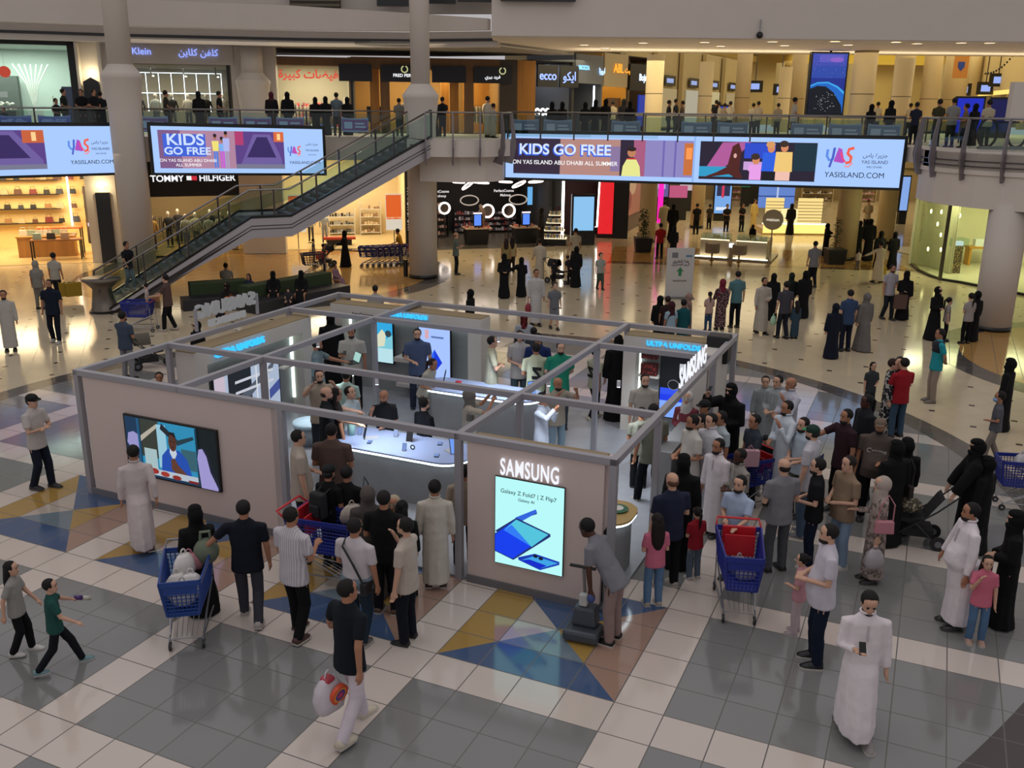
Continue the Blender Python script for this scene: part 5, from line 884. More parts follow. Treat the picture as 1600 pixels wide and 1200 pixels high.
# curved cove on the far right upstairs
cv = [(*[AT(u, v, d).x for u, v, d in [(u0, 120, d0)]], d0) for u0, d0 in ((1520, 70), (1545, 66), (1575, 60), (1610, 55), (1680, 51))]
MB().strip(cv, 8.6, 11.2, .3).build('wall_cove', mat('C8B486', .7, 0., 'plaster'), kind='structure'); MB().strip([(a, b-.2) for a, b in cv], 8.35, 8.6, .2).build('trim_47', emis('FFD870', 1.2), kind='structure')
t = empty('string_lights', (0, 0, 0), 0, 'row of small dark pendant lights along the curved cove upstairs', 'lights'); mb = MB()
for k in range(13): u = 1540+k*4.2; v = 115-(k/12)**2*40; p = AT(u, v, 56); mb.ell(p, (.06, .06, .07), 6, 4)
mb.build('bulbs', BLKM, t)
for k, (u, c, w_, h_, v, d) in enumerate(((1518, '1428B8', 1.25, 2.1, 200, 50), (1567, '0A1048', 1.0, 2.1, 190, 52), (1357, '4A8AC8', .5, 1.6, 200, 56), (1128, '1A3A9A', .9, 1.6, 200, 58))):
    x = AT(u, 150, d).x; t = empty('digital_sign', (x, d, ZU), R(-10), ['bright blue digital sign behind the men on the right balcony', 'dark blue digital sign at the right end upstairs', 'slim pale blue sign upstairs right of the planet screen', 'small deep blue sign upstairs between beige columns'][k], 'screen'); bx('frame', -w_/2-.1, w_/2+.1, 0, .2, 0, h_, BLK, t); bx('display', -w_/2, w_/2, -.02, 0, .3, h_-.1, emis(c, 1.), t)
for k, (u, v, d) in enumerate(((1505, 140, 66), (1540, 138, 64), (1560, 125, 62), (1180, 135, 70), (1220, 140, 72))): x = AT(u, v, d); t = empty('hanging_sign', x, 0, 'small glowing shop sign far upstairs', 'sign', 'far upstairs signs'); bx('frame', -.55, .55, 0, .1, -.4, .4, BLKM, t); bx('hanger', -.03, .03, .03, .07, .4, 15.2-x.z, DSTEEL, t); bx('face', -.3, .3, -.02, 0, -.2, .2, emis('A0B8FF', .9), t)
p = AT(1502, 102, 60); t = empty('hanging_banner', p, 0, 'orange hanging banner with a small blue shield', 'banner'); bx('hanger', -.03, .03, 0, .04, .75, 15.2-p.z, DSTEEL, t); bx('cloth', -.45, .45, 0, .04, -.75, .75, mat('B87A3A', .7), t); MB().prism([(-.2, -.03), (.2, -.03), (.2, -.01), (-.2, -.01)], -.1, .2).build('shield', emis('28407A', .6), t); MB().add([(-.2, -.03, -.1), (.2, -.03, -.1), (0, -.03, -.33), (-.2, -.01, -.1), (.2, -.01, -.1), (0, -.01, -.33)], [(0, 2, 1), (3, 4, 5), (0, 1, 4, 3), (1, 2, 5, 4), (2, 0, 3, 5)]).build('shield_tip', emis('28407A', .6), t)
# upper end of an escalator behind the right balcony
a, b = AT(1545, 210, 34.5), AT(1592, 210, 34.5)
t = empty('escalator', (a.x, 34.5, 5.95), 0, 'top end of an escalator with black oval handrail loops at the right edge upstairs', 'escalator')
for x in (0, b.x-a.x): MB().tube([(x+.34*math.cos(q), .1, .58+.5*math.sin(q)) for q in [k*.2618 for k in range(24)]], .05, 8, closed=True).build('handrail', BLKM, t, True); bx('newel', x-.28, x+.28, .08, .12, .2, .95, glass(), t)
bx('side_glass', .3, b.x-a.x-.3, .1, .13, .1, .9, GL, t); bx('skirt', -.2, b.x-a.x+1.2, .05, .25, 0, .12, STEEL, t); bx('top_rail', .2, b.x-a.x, .08, .14, .92, .98, BLKM, t)
a = AT(1576, 192, 33.8); bx('wall_side_panel', a.x, a.x+4, 33.8, 34.1, 6.95, AT(1576, 128, 33.8).z, WALL, kind='structure')
# planet screen
a, b = AT(1262, 178, 47.5), AT(1326, 84, 47.5); W_ = b.x-a.x; H_ = b.z-a.z; T = frame_T((0, 0, 0), (1, .05, 0)); t = empty('hanging_screen', (a.x, 47.5, a.z), 0, 'tall hanging screen showing a blue planet and stars', 'screen')
mb = MB(); mb.T = T; mb.box(-.08, W_+.08, .01, .3, -.1, H_+.08).build('housing', BLK, t); mb = MB(); mb.T = T; mb.box(W_*.5, W_*.56, .1, .16, H_, H_+.8).build('bracket', BLK, t)
sh = [(rc(0, 0, 1, 1), '1A2E8E'), (rc(0, .8, 1, 1), '3A4AB0'), (rc(.2, .86, .9, .98), '5A58C0'), (el(.7, .9, .2, .04), '8A60C8'), (rc(0, .6, 1, .8), '2848A8')]
sh += [([(0, .48), (.2, .53), (.5, .54), (.8, .47), (1, .38), (1, 0), (0, 0)], '3AA8F0'), ([(0, .455), (.2, .505), (.5, .515), (.78, .44), (1, .33), (1, 0), (0, 0)], '1A68C8'), ([(0, .42), (.2, .47), (.45, .46), (.7, .36), (.95, .15), (1, 0), (0, 0)], '06101E')]
for k in range(40): x = random.uniform(.15, .75); z = random.uniform(.05, .36); sh.append((rc(x, z, x+.018, z+.006), 'D8E0E8'))
for k in range(30): x = random.random()*.96; z = random.uniform(.58, .97); sh.append((rc(x, z, x+.012, z+.004), 'B8C8FF'))
picture('display', T, W_, H_, sh, t, .95)
p = AT(1187, 55, 40.5); t = empty('security_camera', p, 0, 'dark dome camera hanging before the right fascia', 'camera'); MB().ell((0, 0, 0), (.14, .14, .14), 12, 8).build('dome', BLK, t, True); MB().tube([(0, 0, .1), (0, 0, .6)], .03, 6).build('stem', STEEL, t)
# ================================================ floor things in the hall
def planter(u, v, h_, label, palm=False):
    p = atg(u, v); t = empty('potted_plant', p, 0, label, 'plant'); MB().box(-.38, .38, -.38, .38, 0, .75, 1.2).build('pot', BLKM, t, bev=.02); mb = MB(); MB().tube([(0, 0, .7), (0, 0, h_-.3)], .03, 5).build('stem', mat('5A4A2A', .8), t)
    for k in range(150 if not palm else 60):
        a = random.random()*6.28; z = .8+(h_-.8)*(k/(150 if not palm else 60)); L = (.42 if palm else .2)*(1.1-.5*(z/h_)); r0 = .0 if palm else random.uniform(.05, .34)*(1.2-.7*z/h_); up = random.uniform(.0, .5)
        q = Vector((r0*math.cos(a), r0*math.sin(a), z)); d = Vector((math.cos(a), math.sin(a), up)).normalized(); s_ = Vector((-math.sin(a), math.cos(a), 0))*(.05 if palm else .07)
        mb.add([q, q+d*L*.5+s_, q+d*L+Vector((0, 0, -.08)), q+d*L*.5-s_, q+d*L*.5+Vector((0, 0, .02))], [(0, 1, 4), (1, 2, 4), (2, 3, 4), (3, 0, 4)])
    mb.build('foliage', mat('2E3E22', .6, 0., 'leaf'), t)
planter(1004, 393, 2.2, 'leafy plant in a square black pot left of the red shirted walker'); planter(1303, 412, 2.2, 'palm like plant in a square black pot before the thick beige column', True)
p = atg(1060, 466); t = empty('floor_sign', p, R(4), 'tall white floor sign with a green arrow and Arabic writing', 'sign'); bx('board', -.55, .55, 0, .06, .05, 2.0, mat('B8B4B0', .5), t, .01); bx('foot', -.6, .6, -.2, .25, 0, .05, STEEL, t)
mb = MB(); mb.add([(-.06, -.01, .9), (.06, -.01, .9), (.06, -.01, 1.1), (.16, -.01, 1.05), (0, -.01, 1.25), (-.16, -.01, 1.05), (-.06, -.01, 1.1)], [(0, 1, 2, 3, 4, 5, 6)]); mb.build('arrow', mat('2A7A4A', .5), t)
for k, s in enumerate((arabic('هذا الطريق'), arabic('الى المصلى'), 'PRAYER ROOM')): text('lettering', s, Matrix.Translation((0, -.012, (1.48, 1.36, .7)[k])), (.15, .13, .08)[k], mat('2A2A30', .5), t, .002)
bx('icon', -.35, -.12, -.012, 0, 1.62, 1.82, mat('6A6A70', .5), t); bx('icon', .2, .45, -.012, 0, 1.65, 1.72, mat('4A7A9A', .5), t)
# benches with green backs beside the stairs
GRASS = mat('2F3D22', .9, 0., 'grass')
def bench(p0, p1, label, dep=.8):
    p0, p1 = Vector((*p0, 0)), Vector((*p1, 0)); T = frame_T(p0, p1-p0); L = (p1-p0).length; t = local(T, 0, 0, 0, 'grass_bench', label, 'bench'); lq(I, 'seat', (0, L, 0, dep, .0, .42), mat('232126', .5), t, .02); lq(I, 'back_block', (.4, L-.1, dep, dep+.6, 0, .85), GRASS, t, .03); return t, T
bench(G(287, 487), G(400, 478), 'dark bench with a green grass back beside the staircase'); bench(G(402, 492), G(548, 462), 'dark curved bench with green grass behind the roof sign', .9)
p = atg(398, 497)
# ================================================ people
SKIN = {'l': 'C49A82', 'm': 'A4745A', 'd': '4A2E22'}
ARM = {'down': ((.16, .02, -1), (.06, .18, -1)), 'fwd': ((.14, .35, -.9), (.04, .6, -.8)), 'aft': ((.18, -.38, -.9), (.08, -.05, -1)), 'phone': ((.15, .12, -1), (-.42, .9, .30)), 'cross': ((.22, .28, -.95), (-.95, .42, .10)), 'hold': ((.18, .05, -1), (-.62, .72, -.12)),
       'push': ((.08, .45, -.85), (0, .95, -.12)), 'face': ((.2, .5, -.7), (-.38, .30, .9)), 'cam': ((.35, .85, -.1), (-.45, .45, .72)), 'out': ((.85, .12, -.5), (.75, .35, -.35)), 'point': ((.5, .8, -.1), (.35, .9, .02)), 'back': ((.2, -.32, -1), (-.62, -.32, -.55)), 'lap': ((.15, .25, -.9), (-.3, .9, -.25)), 'low': ((.10, .5, -.85), (0, .45, -.9)), 'bagarm': ((.2, .02, -1), (.05, .85, .05)), 'swing': ((.25, .35, -.85), (.15, .75, -.45)), 'reach': ((.3, .75, -.45), (.1, .9, -.25))}
def ovring(c, w, d, n=16, ph=0., k=0, amp=0.):
    return [Vector((c[0]+w*math.cos(t)*(1+amp*math.sin(k*t+ph)), c[1]+d*math.sin(t)*(1+amp*math.sin(k*t+ph)), c[2])) for t in [2*math.pi*i/n for i in range(n)]]
def voxel(o, vs, it=4, disp=0.):
    m = o.modifiers.new('remesh', 'REMESH'); m.mode = 'VOXEL'; m.voxel_size = vs; m.use_smooth_shade = True
    s = o.modifiers.new('smooth', 'SMOOTH'); s.iterations = it; s.factor = .5
    if disp:
        if 'folds' not in bpy.data.textures: tx = bpy.data.textures.new('folds', 'CLOUDS'); tx.noise_scale = .13
        d = o.modifiers.new('folds', 'DISPLACE'); d.texture = bpy.data.textures['folds']; d.strength = disp; d.mid_level = .5; d.texture_coords = 'LOCAL'
    return o
HSH = [(-.50, .10, .30, -.06), (-.43, .19, .37, .0), (-.30, .25, .395, .22), (-.12, .30, .385, .36), (.05, .335, .37, .43), (.22, .34, .385, .45), (.36, .30, .33, .40), (.46, .19, .20, .26), (.5, .06, .06, .08)]
def person(u, v, vf, face=0., top='shirt', tc='C8C4C0', bc='1C1E26', la='down', ra='down', stride=0., hair='short', hc='14110F', skin='m', beard=False, belly=0., lean=0., sl=.75, label='', sit=False, z0=0., shoe='1C1A1A', hh=None, head=None, ck='cloth', headd=0., wide=1., grp=None, pos=None, extra=None, fem=False):
    wide = 1+(wide-1)*.7
    # u, v = top of the head in the photo; vf = its feet, which fixes place and height
    if pos is not None: X, Y = pos; H = hh
    else:
        if hh is None:
            lo, hi = .6, 2.1
            for _ in range(30):
                H = (lo+hi)/2; X, Y = G(u, v, z0+H)
                # project the foot point
                cp, sp = math.cos(PITCH), math.sin(PITCH); fw = Y*cp-(z0-EYE)*sp; dn = -(Y*sp+(z0-EYE)*cp); pvv = 600+FPX*(dn/fw*math.cos(-ROLL)+math.sin(-ROLL)*X/fw)
                if pvv < vf: lo = H
                else: hi = H
        else: H = hh; X, Y = G(u, v, z0+H)
    sc = H/1.74; child = H < 1.42; dist = math.hypot(X, Y); px = H*FPX/dist; near = px > 118; mid = px > 78
    ang = R(face)
    t = empty('person', (X, Y, z0), ang, label, 'person', grp)
    if sit and pos is None: pass
    h = H if not sit else hh or 1.7
    hs = (.256 if not child else .215+.02*(H/1.4))*(1 if not child else .95)*(sc if sc > .95 else (sc*.5+.5)); hs = min(hs, .264)
    if sit: hs = .25*h/1.74
    sk = mat(SKIN[skin], .55, 0., 'plain', .3); hm = mat(hc, .7, 0., 'hair', .3)
    hip = .50*h; sh = h-hs*1.20-.012*h; shw = (.112 if not (fem or child) else .098)*h*wide; zoff = 0.
    if sit: zoff = -hip+.42*h/1.7+.06
    legs = []
    for sg in (-1, 1):
        if sit: a = Vector((sg*.06*h, 0, hip)); k = a+Vector((sg*.03*h, -.25*h, .01)); f = k+Vector((0, -.02, -(.42*h/1.7)-.0))
        else:
            st = stride*sg*h*.5; a = Vector((sg*.052*h*wide, 0, hip)); f = Vector((sg*.06*h*wide, -st, .045*h+(abs(st)*.16 if st < 0 else 0))); k = (a+f)/2+Vector((0, -.02*h-(.04*h if st < 0 else 0), 0)); k.z = .275*h
        legs.append((a, k, f))
    lr = R(lean); 
    def bend(p):        # lean the upper body about the hips
        if not lean: return Vector(p)
        q = Vector(p)-Vector((0, 0, hip)); return Vector((q.x, q.y*math.cos(lr)-q.z*math.sin(lr), q.y*math.sin(lr)+q.z*math.cos(lr)))+Vector((0, 0, hip))
    arms = []
    for sg, nm in ((-1, ra), (1, la)):        # la = own left arm (local +x)
        uo, fo = ARM[nm] if isinstance(nm, str) else nm
        s = Vector((sg*(shw-.006*h), .0, sh-.020*h)); d1 = Vector((sg*uo[0], -uo[1], uo[2])).normalized(); d2 = Vector((sg*fo[0], -fo[1], fo[2])).normalized()
        e = s+d1*.168*h; w_ = e+d2*.148*h; arms.append((bend(s), bend(e), bend(w_), (bend(w_+d2)-bend(w_)).normalized(), sg))
    # ---- body
    b = MB(); q = .92
    b.rings([[bend(p) for p in ovring((0, 0, z*h), w*h*q*wide, d*h*q, 12)] for z, w, d in ((.47, .075, .055), (.52, .085, .06), (.6, .075, .055), (.70, .09, .06), (sh/h-.01, .092, .05), (sh/h+.025, .05, .035))])
    cz = h-hs*.5; hy = 0.
    b.tube([bend((0, 0, sh-.02*h)), bend((0, -.005, cz-.25*hs))], .032*h*(1.05 if not fem else .85), 10)
    Hc = bend((0, -.012*h, cz)); ht = Matrix.Rotation(R(head or 0), 3, 'Z') @ Matrix.Rotation(R(headd)+lr*.5, 3, 'X')
    def hp(x, y, z): return Hc+ht @ Vector((x*hs, -y*hs, z*hs))
    b.rings([[hp(w*math.cos(a), (f*math.sin(a) if math.sin(a) > 0 else bk*math.sin(a)), z) for a in [2*math.pi*i/14 for i in range(14)]] for z, w, f, bk in HSH])
    if mid:
        b.rings([[hp(x*w, y, z) for x, y in ((-.055, .33), (.055, .33), (.045*k2, .36+.10*k2), (-.045*k2, .36+.10*k2))] for z, w, k2 in ((-.17, 1, .75), (-.12, 1.1, 1.), (.0, .7, .5), (.1, .6, .1))])
        for sg in (-1, 1): b.ell(hp(sg*.345, -.02, -.02), (.035*hs, .07*hs, .11*hs), 6, 4)
    for a, k, f in legs: b.tube([a, k, f], [.052*h, .038*h, .024*h], 8)
    hands = []
    for s, e, w_, d, sg in arms:
        b.tube([s, e, w_], [.030*h, .024*h, .0165*h], 8)
        side = d.cross(Vector((0, 0, 1))); side = side.normalized() if side.length > .2 else Vector((0, 1, 0)); 
        nrm = side.cross(d).normalized(); pc = w_+d*.028*h; b.rings([[w_+d*t_*h+side*(x*ww*h)+nrm*(y*.011*h) for x, y in ((-1, -1), (1, -1), (1, 1), (-1, 1))] for t_, ww in ((-.005, .015), (.02, .022), (.05, .022))])
        hands.append((w_+d*.06*h, d, side, nrm))
    bo = voxel(b.build('body', sk, t), .0125*max(sc, .75) if near else (.018 if mid else .03)*max(sc, .8), 3); bo.location = (0, 0, zoff)
    if px > 100:      # fingers are part of the same body mesh
        fb = MB(); 
        for (w_, e_, a_, d, sg), (tip, d, side, nrm) in zip(arms, hands):
            base = tip-d*.012*h; curl = -nrm
            for k in range(4):
                r0 = base+side*(-.016+.0107*k)*h; L = (.034, .040, .038, .030)[k]*h; fb.tube([r0, r0+d*L*.5+curl*.002*h, r0+d*L*.85+curl*.012*h, r0+d*L*.8+curl*.022*h], [.0052*h, .005*h, .0045*h, .003*h], 6)
            tb = tip-d*.045*h+side*(.018*h); fb.tube([tb, tb+side*.014*h+d*.014*h, tb+side*.016*h+d*.032*h+curl*.006*h], [.006*h, .0055*h, .004*h], 6)
        n0 = len(fb.v); 
        if near: 
            me = bo.data; old_v = [tuple(v_.co) for v_ in me.vertices]; old_f = [tuple(p.vertices) for p in me.polygons]
            bo.modifiers['remesh'].voxel_size = .0115*max(sc, .75); bo.modifiers['smooth'].iterations = 2
            me.clear_geometry(); me.from_pydata(old_v+fb.v, [], old_f+[tuple(i+len(old_v) for i in f) for f in fb.f]); me.update()
    # ---- clothes
    vs = (.016 if near else .022 if mid else .034)*max(sc, .8)
    cm = mat(tc, .85, 0., ck, .25); fold = .012 if near else .0
    ph = random.random()*6
    def sleeves(m, loose, frac):
        for s, e, w_, d, sg in arms:
            if frac <= 1: p2 = s.lerp(e, frac); m.tube([s+Vector((-sg*.035*h, 0, .0)), s, p2], [.034*h, .039*h*loose, .036*h*loose], 10)
            else: m.tube([s+Vector((-sg*.035*h, 0, .0)), s, e, e.lerp(w_, frac-1)], [.034*h, .038*h*loose, .034*h*loose, .026*h*loose*(1.15 if loose > 1.1 else 1)], 10)
    def torso(m, z0_, w0, d0, kk=1.):
        m.rings([[bend(p)+Vector((0, -by*h, 0)) for p in ovring((0, 0, z*h), w*h*wide*kk, d*h*kk, 16, ph, 7, .02)] for z, w, d, by in ((z0_, w0, d0+belly*.3, belly*.3), (.545, .101, .076+belly, belly), (.62, .096, .070+belly*.9, belly*.9), (.70, .104, .070+belly*.2, belly*.2), (sh/h-.022, .104, .060, 0), (sh/h+.016, .064, .045, 0), (sh/h+.045, .034, .034, -.0))])
    if top in ('shirt', 'long'):
        m = MB(); torso(m, .445 if top == 'shirt' else .44, .108, .082); sleeves(m, 1.0 if top == 'shirt' else 1.02, sl if top == 'shirt' else 1.92)
        o = voxel(m.build('shirt', cm, t), vs, 4, fold); o.location = (0, 0, zoff)
    if top == 'suitcase': pass
    if top in ('shirt', 'long') and bc:
        m = MB(); m.rings([ovring((0, 0, z*h), w*h*wide, d*h, 14) for z, w, d in ((.455, .086, .066), (.50, .088, .068), (.56, .078, .058))])
        for a, k, f in legs:
            fz = f+Vector((0, 0, .0)); 
            if bc[0] == 's': m.tube([a, a.lerp(k, .95)], [.052*h, .050*h], 10)      # short trousers
            else: m.tube([a, k, fz+Vector((0, 0, -.015*h))], [.051*h, .045*h, .037*h], 10)
        col = bc[1:] if bc[0] == 's' else bc
        o = voxel(m.build('trousers', mat(col, .85, 0., 'cloth', .2), t), vs, 4, fold); o.location = (0, 0, zoff)
    if top in ('thobe', 'abaya', 'dress'):
        m = MB(); ab = top == 'abaya'; torso(m, .50, .10, .075+belly*.6, 1.06 if ab else 1.0)
        foot = .012 if ab else .06; hemw = .138 if ab else .110; sd_ = abs(stride)*.50
        if sit:
            m.rings([[Vector(p)+Vector((0, y*h, 0)) for p in ovring((0, 0, z*h), w*h, d*h, 16)] for z, w, d, y in ((.56, .10, .08, 0), (.50, .13, .12, -.03))])
            m.tube([(0, 0, .5*h), (0, -.24*h, .5*h), (0, -.27*h, .34*h), (0, -.27*h, .25*h)], [.11*h, .10*h, .11*h, .12*h], 14)
        else:
            m.rings([[Vector((p.x*(1), p.y, p.z)) for p in ovring((0, -stride*.0, z*h), w*h*wide, (d+sdk*sd_)*h, 28, ph, 9, am)] for z, w, d, sdk, am in ((.56, .097, .073+belly, 0, 0), (.48, .104, .080+belly*.6, .35, .01), (.30, .108, .084, .8, .03), (.15, .108+(hemw-.108)*.8, .090, 1., .045), (foot, hemw, .096 if not ab else .12, 1., .05))])
        sleeves(m, 1.06 if not ab else 1.45, 1.9 if top != 'dress' else 1.9)
        o = voxel(m.build({'thobe': 'thobe', 'abaya': 'abaya', 'dress': 'dress'}[top], cm, t), vs, 3, fold); o.location = (0, 0, zoff)
        if top == 'thobe' and near and face % 360 < 100 or (top == 'thobe' and near and face % 360 > 260):
            c = MB(); c.tube([bend((0, -.062*h-belly*h*.3, .80*h)), bend((0, -.074*h-belly*h*.5, .70*h))], .006*h, 5).build('placket', mat('B8B2B4', .8), t)
    if top in ('thobe',) and near: MB().tube([bend((math.cos(a)*.042*h, math.sin(a)*.042*h, sh+.052*h)) for a in [i*.524 for i in range(12)]], .009*h, 5, closed=True).build('collar', cm, t, True)
    # ---- shoes
    if top != 'abaya' or stride:
        for a, k, f in legs:
            sm = MB(); g = Vector((f.x, f.y, f.z-.045*h)); pts = [(.035, .026, .05), (.015, .03, .062), (-.035, .033, .045), (-.085, .032, .028), (-.112, .018, .018)]
            sm.rings([[g+Vector((x*w*h, y*h, zz)) for x, zz in ((-1, 0.0), (1, 0.), (.95, hz*h*.6), (.5, hz*h), (-.5, hz*h), (-.95, hz*h*.6))] for y, w, hz in pts])
            o = sm.build('shoe', mat(shoe, .5), t, True); o.location = (0, 0, zoff+.004)
            if near: s2 = MB(); s2.rings([[g+Vector((x*w*h*1.06, y*h*1.02, zz)) for x, zz in ((-1, -.0), (1, -.0), (1, .012*h), (-1, .012*h))] for y, w, hz in pts]); s2.build('sole', mat('B8B2AA' if shoe != '1C1A1A' else '4A4644', .6), o)
    # ---- head dress
    def E(nm, c, r, m_, n=14, mm=9):
        eb = MB(); rs = ht; eb.ell((0, 0, 0), (r[0]*hs, r[1]*hs, r[2]*hs), n, mm, rs); o = eb.build(nm, m_, t, True); o.location = hp(*c)+Vector((0, 0, zoff)); return o
    if hair in ('short', 'bald', 'long', 'pony', 'curly', 'bun'):
        if hair != 'bald': E('hair', (0, -.088, .15), (.385, .435, .42), hm)
        else: E('hair', (0, -.13, -.02), (.355, .34, .26), hm)
    if hair == 'long':
        m = MB(); m.rings([[hp(w*math.cos(a), y+d*math.sin(a), z) for a in [2*math.pi*i/12 for i in range(12)]] for z, w, d, y in ((.2, .36, .3, -.2), (-.2, .42, .28, -.25), (-.7, .46, .22, -.36), (-1.3, .40, .16, -.42), (-1.75, .25, .1, -.42))]); o = m.build('long_hair', hm, t, True); o.location = (0, 0, zoff)
    if hair == 'bun': E('hair_bun', (0, -.5, .25), (.2, .2, .2), hm)
    if hair == 'pony':
        m = MB(); m.tube([hp(0, -.42, .22), hp(0, -.62, .05), hp(0, -.60, -.6), hp(0, -.52, -1.3)], [.09*hs, .13*hs, .12*hs, .04*hs], 8); o = m.build('ponytail', hm, t, True); o.location = (0, 0, zoff)
    if hair == 'cap' or hair == 'greencap':
        E('hair', (0, -.10, .02), (.36, .39, .36), mat('15110F', .7, 0., 'hair')); E('cap_crown', (0, -.02, .22), (.40, .46, .34), hm); m = MB(); m.rings([[hp(x, y, z) for x, y, z in ((-.28, .3, .20+a), (.28, .3, .20+a), (.24, .62, .13+a), (0, .70, .12+a), (-.24, .62, .13+a))] for a in (0, .035)]); o = m.build('cap_visor', hm if hair == 'cap' else mat('1E8A58', .7), t); o.location = (0, 0, zoff)
    if hair in ('hijab', 'niqab', 'ghutra'):
        hm = mat(hc, .85, 0., 'dots' if hair == 'ghutra' else 'cloth', .2); E('headscarf', (0, -.11, .02), (.43, .50, .54), hm, 18, 12)
        m = MB(); bw = .105*h/hs*wide
        prof = [(.1, .40, .30, -.12), (-.3, .40, .42, -.05), (-.62, .42, .42, -.02), (-.95, bw*.80, .46, 0), (-1.25, bw*1.08, .42, 0), (-1.75 if hair != 'ghutra' else -1.5, bw*1.10, .44, 0)]
        m.rings([[hp(w*math.cos(a), y+d*math.sin(a)-.0, z) if z > -.9 else (bend((w*hs*math.cos(a), -(d*hs*math.sin(a)), cz+z*hs))) for a in [2*math.pi*i/16 for i in range(16)]] for z, w, d, y in prof]); o = voxel(m.build('scarf_drape', hm, t), .016 if near else .03, 5); o.location = (0, 0, zoff)
        if hair == 'niqab': E('face_veil', (0, .03, -.32), (.36, .44, .33), hm); E('forehead_band', (0, -.02, .37), (.38, .43, .25), hm)
    fm = abs(((face+(head or 0)+180) % 360)-180)
    if beard: E('beard', (0, .12, -.36), (.27, .31, .18), mat('17120F', .8, 0., 'hair'))
    if mid:
        ek = mat('120D0B', .3); bm_ = MB()
        for sg in (-1, 1):
            E('eye', (sg*.135, .352, .03), (.046, .035, .022), ek, 8, 5)
            E('eyebrow', (sg*.14, .375, .115), (.085, .03, .016), hm if hair in ('short', 'bald') else ek, 8, 4)
        if hair != 'niqab': E('mouth', (0, .375, -.27), (.09, .035, .022), mat('7A4438', .5), 8, 4)
    hw = [t.matrix_basis @ (hd[0]+Vector((0, 0, zoff))) if False else Matrix.Translation((X, Y, z0)) @ Matrix.Rotation(ang, 4, 'Z') @ (hd[0]+Vector((0, 0, zoff))) for hd in hands]
    return {'o': t, 'rh': hw[0], 'lh': hw[1], 'h': h, 'pos': Vector((X, Y, z0)), 'bend': bend, 'face': ang, 'px': px, 'hs': hs, 'sh': sh, 'shw': shw, 'head': Matrix.Translation((X, Y, z0)) @ Matrix.Rotation(ang, 4, 'Z') @ Hc}
def fwd(a): return Vector((math.sin(a), -math.cos(a), 0))
def held_phone(p, hand='rh', label='dark smartphone held in a hand', grp=None, s=1., glow=False):
    P = p[hand]; t = empty('smartphone', P, p['face'], label, 'phone', grp); T = Matrix.Rotation(R(-35), 4, 'X'); mb = MB(); mb.T = T; mb.box(-.038*s, .038*s, -.01, .0, -.03*s, .12*s).build('case', BLK, t); mb = MB(); mb.T = T; mb.box(-.034*s, .034*s, .0, .002, -.025*s, .115*s).build('screen', emis('9FC0FF', .8) if glow else mat('2A2E3A', .2), t); return t
def plastic_bag(P, w_, h_, c, label, grp=None, cat='bag', kind='cloth', alpha=False):
    t = empty('shopping_bag', P, random.random(), label, cat, grp); mb = MB(); ph = random.random()*6
    mb.rings([ovring((0, 0, -h_+h_*z), w_*k, w_*.62*k, 14, ph, 4, .10) for z, k in ((0, .30), (.06, .46), (.3, .54), (.6, .46), (.78, .30), (.85, .2))]); mb.build('sack', mat(c, .35, 0., kind), t, True)
    for sg in (-1, 1): MB().tube([(sg*w_*.14, 0, -h_*.18), (sg*w_*.08, 0, 0), (0, 0, .02)], .012, 5).build('handle', mat(c, .4), t)
    return t
def paper_bag(P, w_, h_, c, label, rz=0., m=None):
    t = empty('paper_bag', P, rz, label, 'bag'); bx('body', -w_/2, w_/2, -w_*.2, w_*.2, -h_-.08, -.08, m or mat(c, .6), t, t=1.04)
    for sg in (-1, 1): MB().tube([(-w_*.2, sg*w_*.2, -.08), (0, sg*.02, .02), (w_*.2, sg*w_*.2, -.08)], .006, 4).build('handle', mat(c, .6), t)
    return t
def shoulder_bag(p, side, c, label, z=.52, w_=.28, fw=.0, strap=True, name='handbag'):
    h = p['h']; T = Matrix.Translation(p['pos']) @ Matrix.Rotation(p['face'], 4, 'Z'); x = side*.155*h; t = empty(name, T @ Vector((x, -fw, z*h)), p['face']+math.pi/2, label, 'bag'); bx('body', -w_/2, w_/2, -.05, .05, -w_*.35, w_*.35, mat(c, .5), t, .02, t=.9)
    if strap: MB().tube([(-w_*.4, 0, w_*.3), (-.1, side*-.05*1, .24*h*.9), (0, side*-.03, .30*h), (.1, side*-.05, .24*h*.9), (w_*.4, 0, w_*.3)], .011, 5).build('strap', mat(c, .5), t)
    return t
def backpack(p, c, label, s=1.):
    h = p['h']; T = Matrix.Translation(p['pos']) @ Matrix.Rotation(p['face'], 4, 'Z'); t = empty('backpack', T @ Vector((0, .135*h, .68*h)), p['face'], label, 'bag'); MB().box(-.15*s, .15*s, -.06, .1, -.22*s, .2*s, .9).build('body', mat(c, .8, 0., 'cloth'), t, bev=.04); MB().box(-.1*s, .1*s, .1, .15, -.18*s, .02, .9).build('pocket', mat(c, .8, 0., 'cloth'), t, bev=.02)
    for sg in (-1, 1): MB().tube([(sg*.08, -.05, .17*s), (sg*.09, -.17*h*.6, .22*s), (sg*.1, -.24*h*.75, .05), (sg*.11, -.12, -.2*s)], .015, 5).build('strap', mat(c, .8), t)
    return t
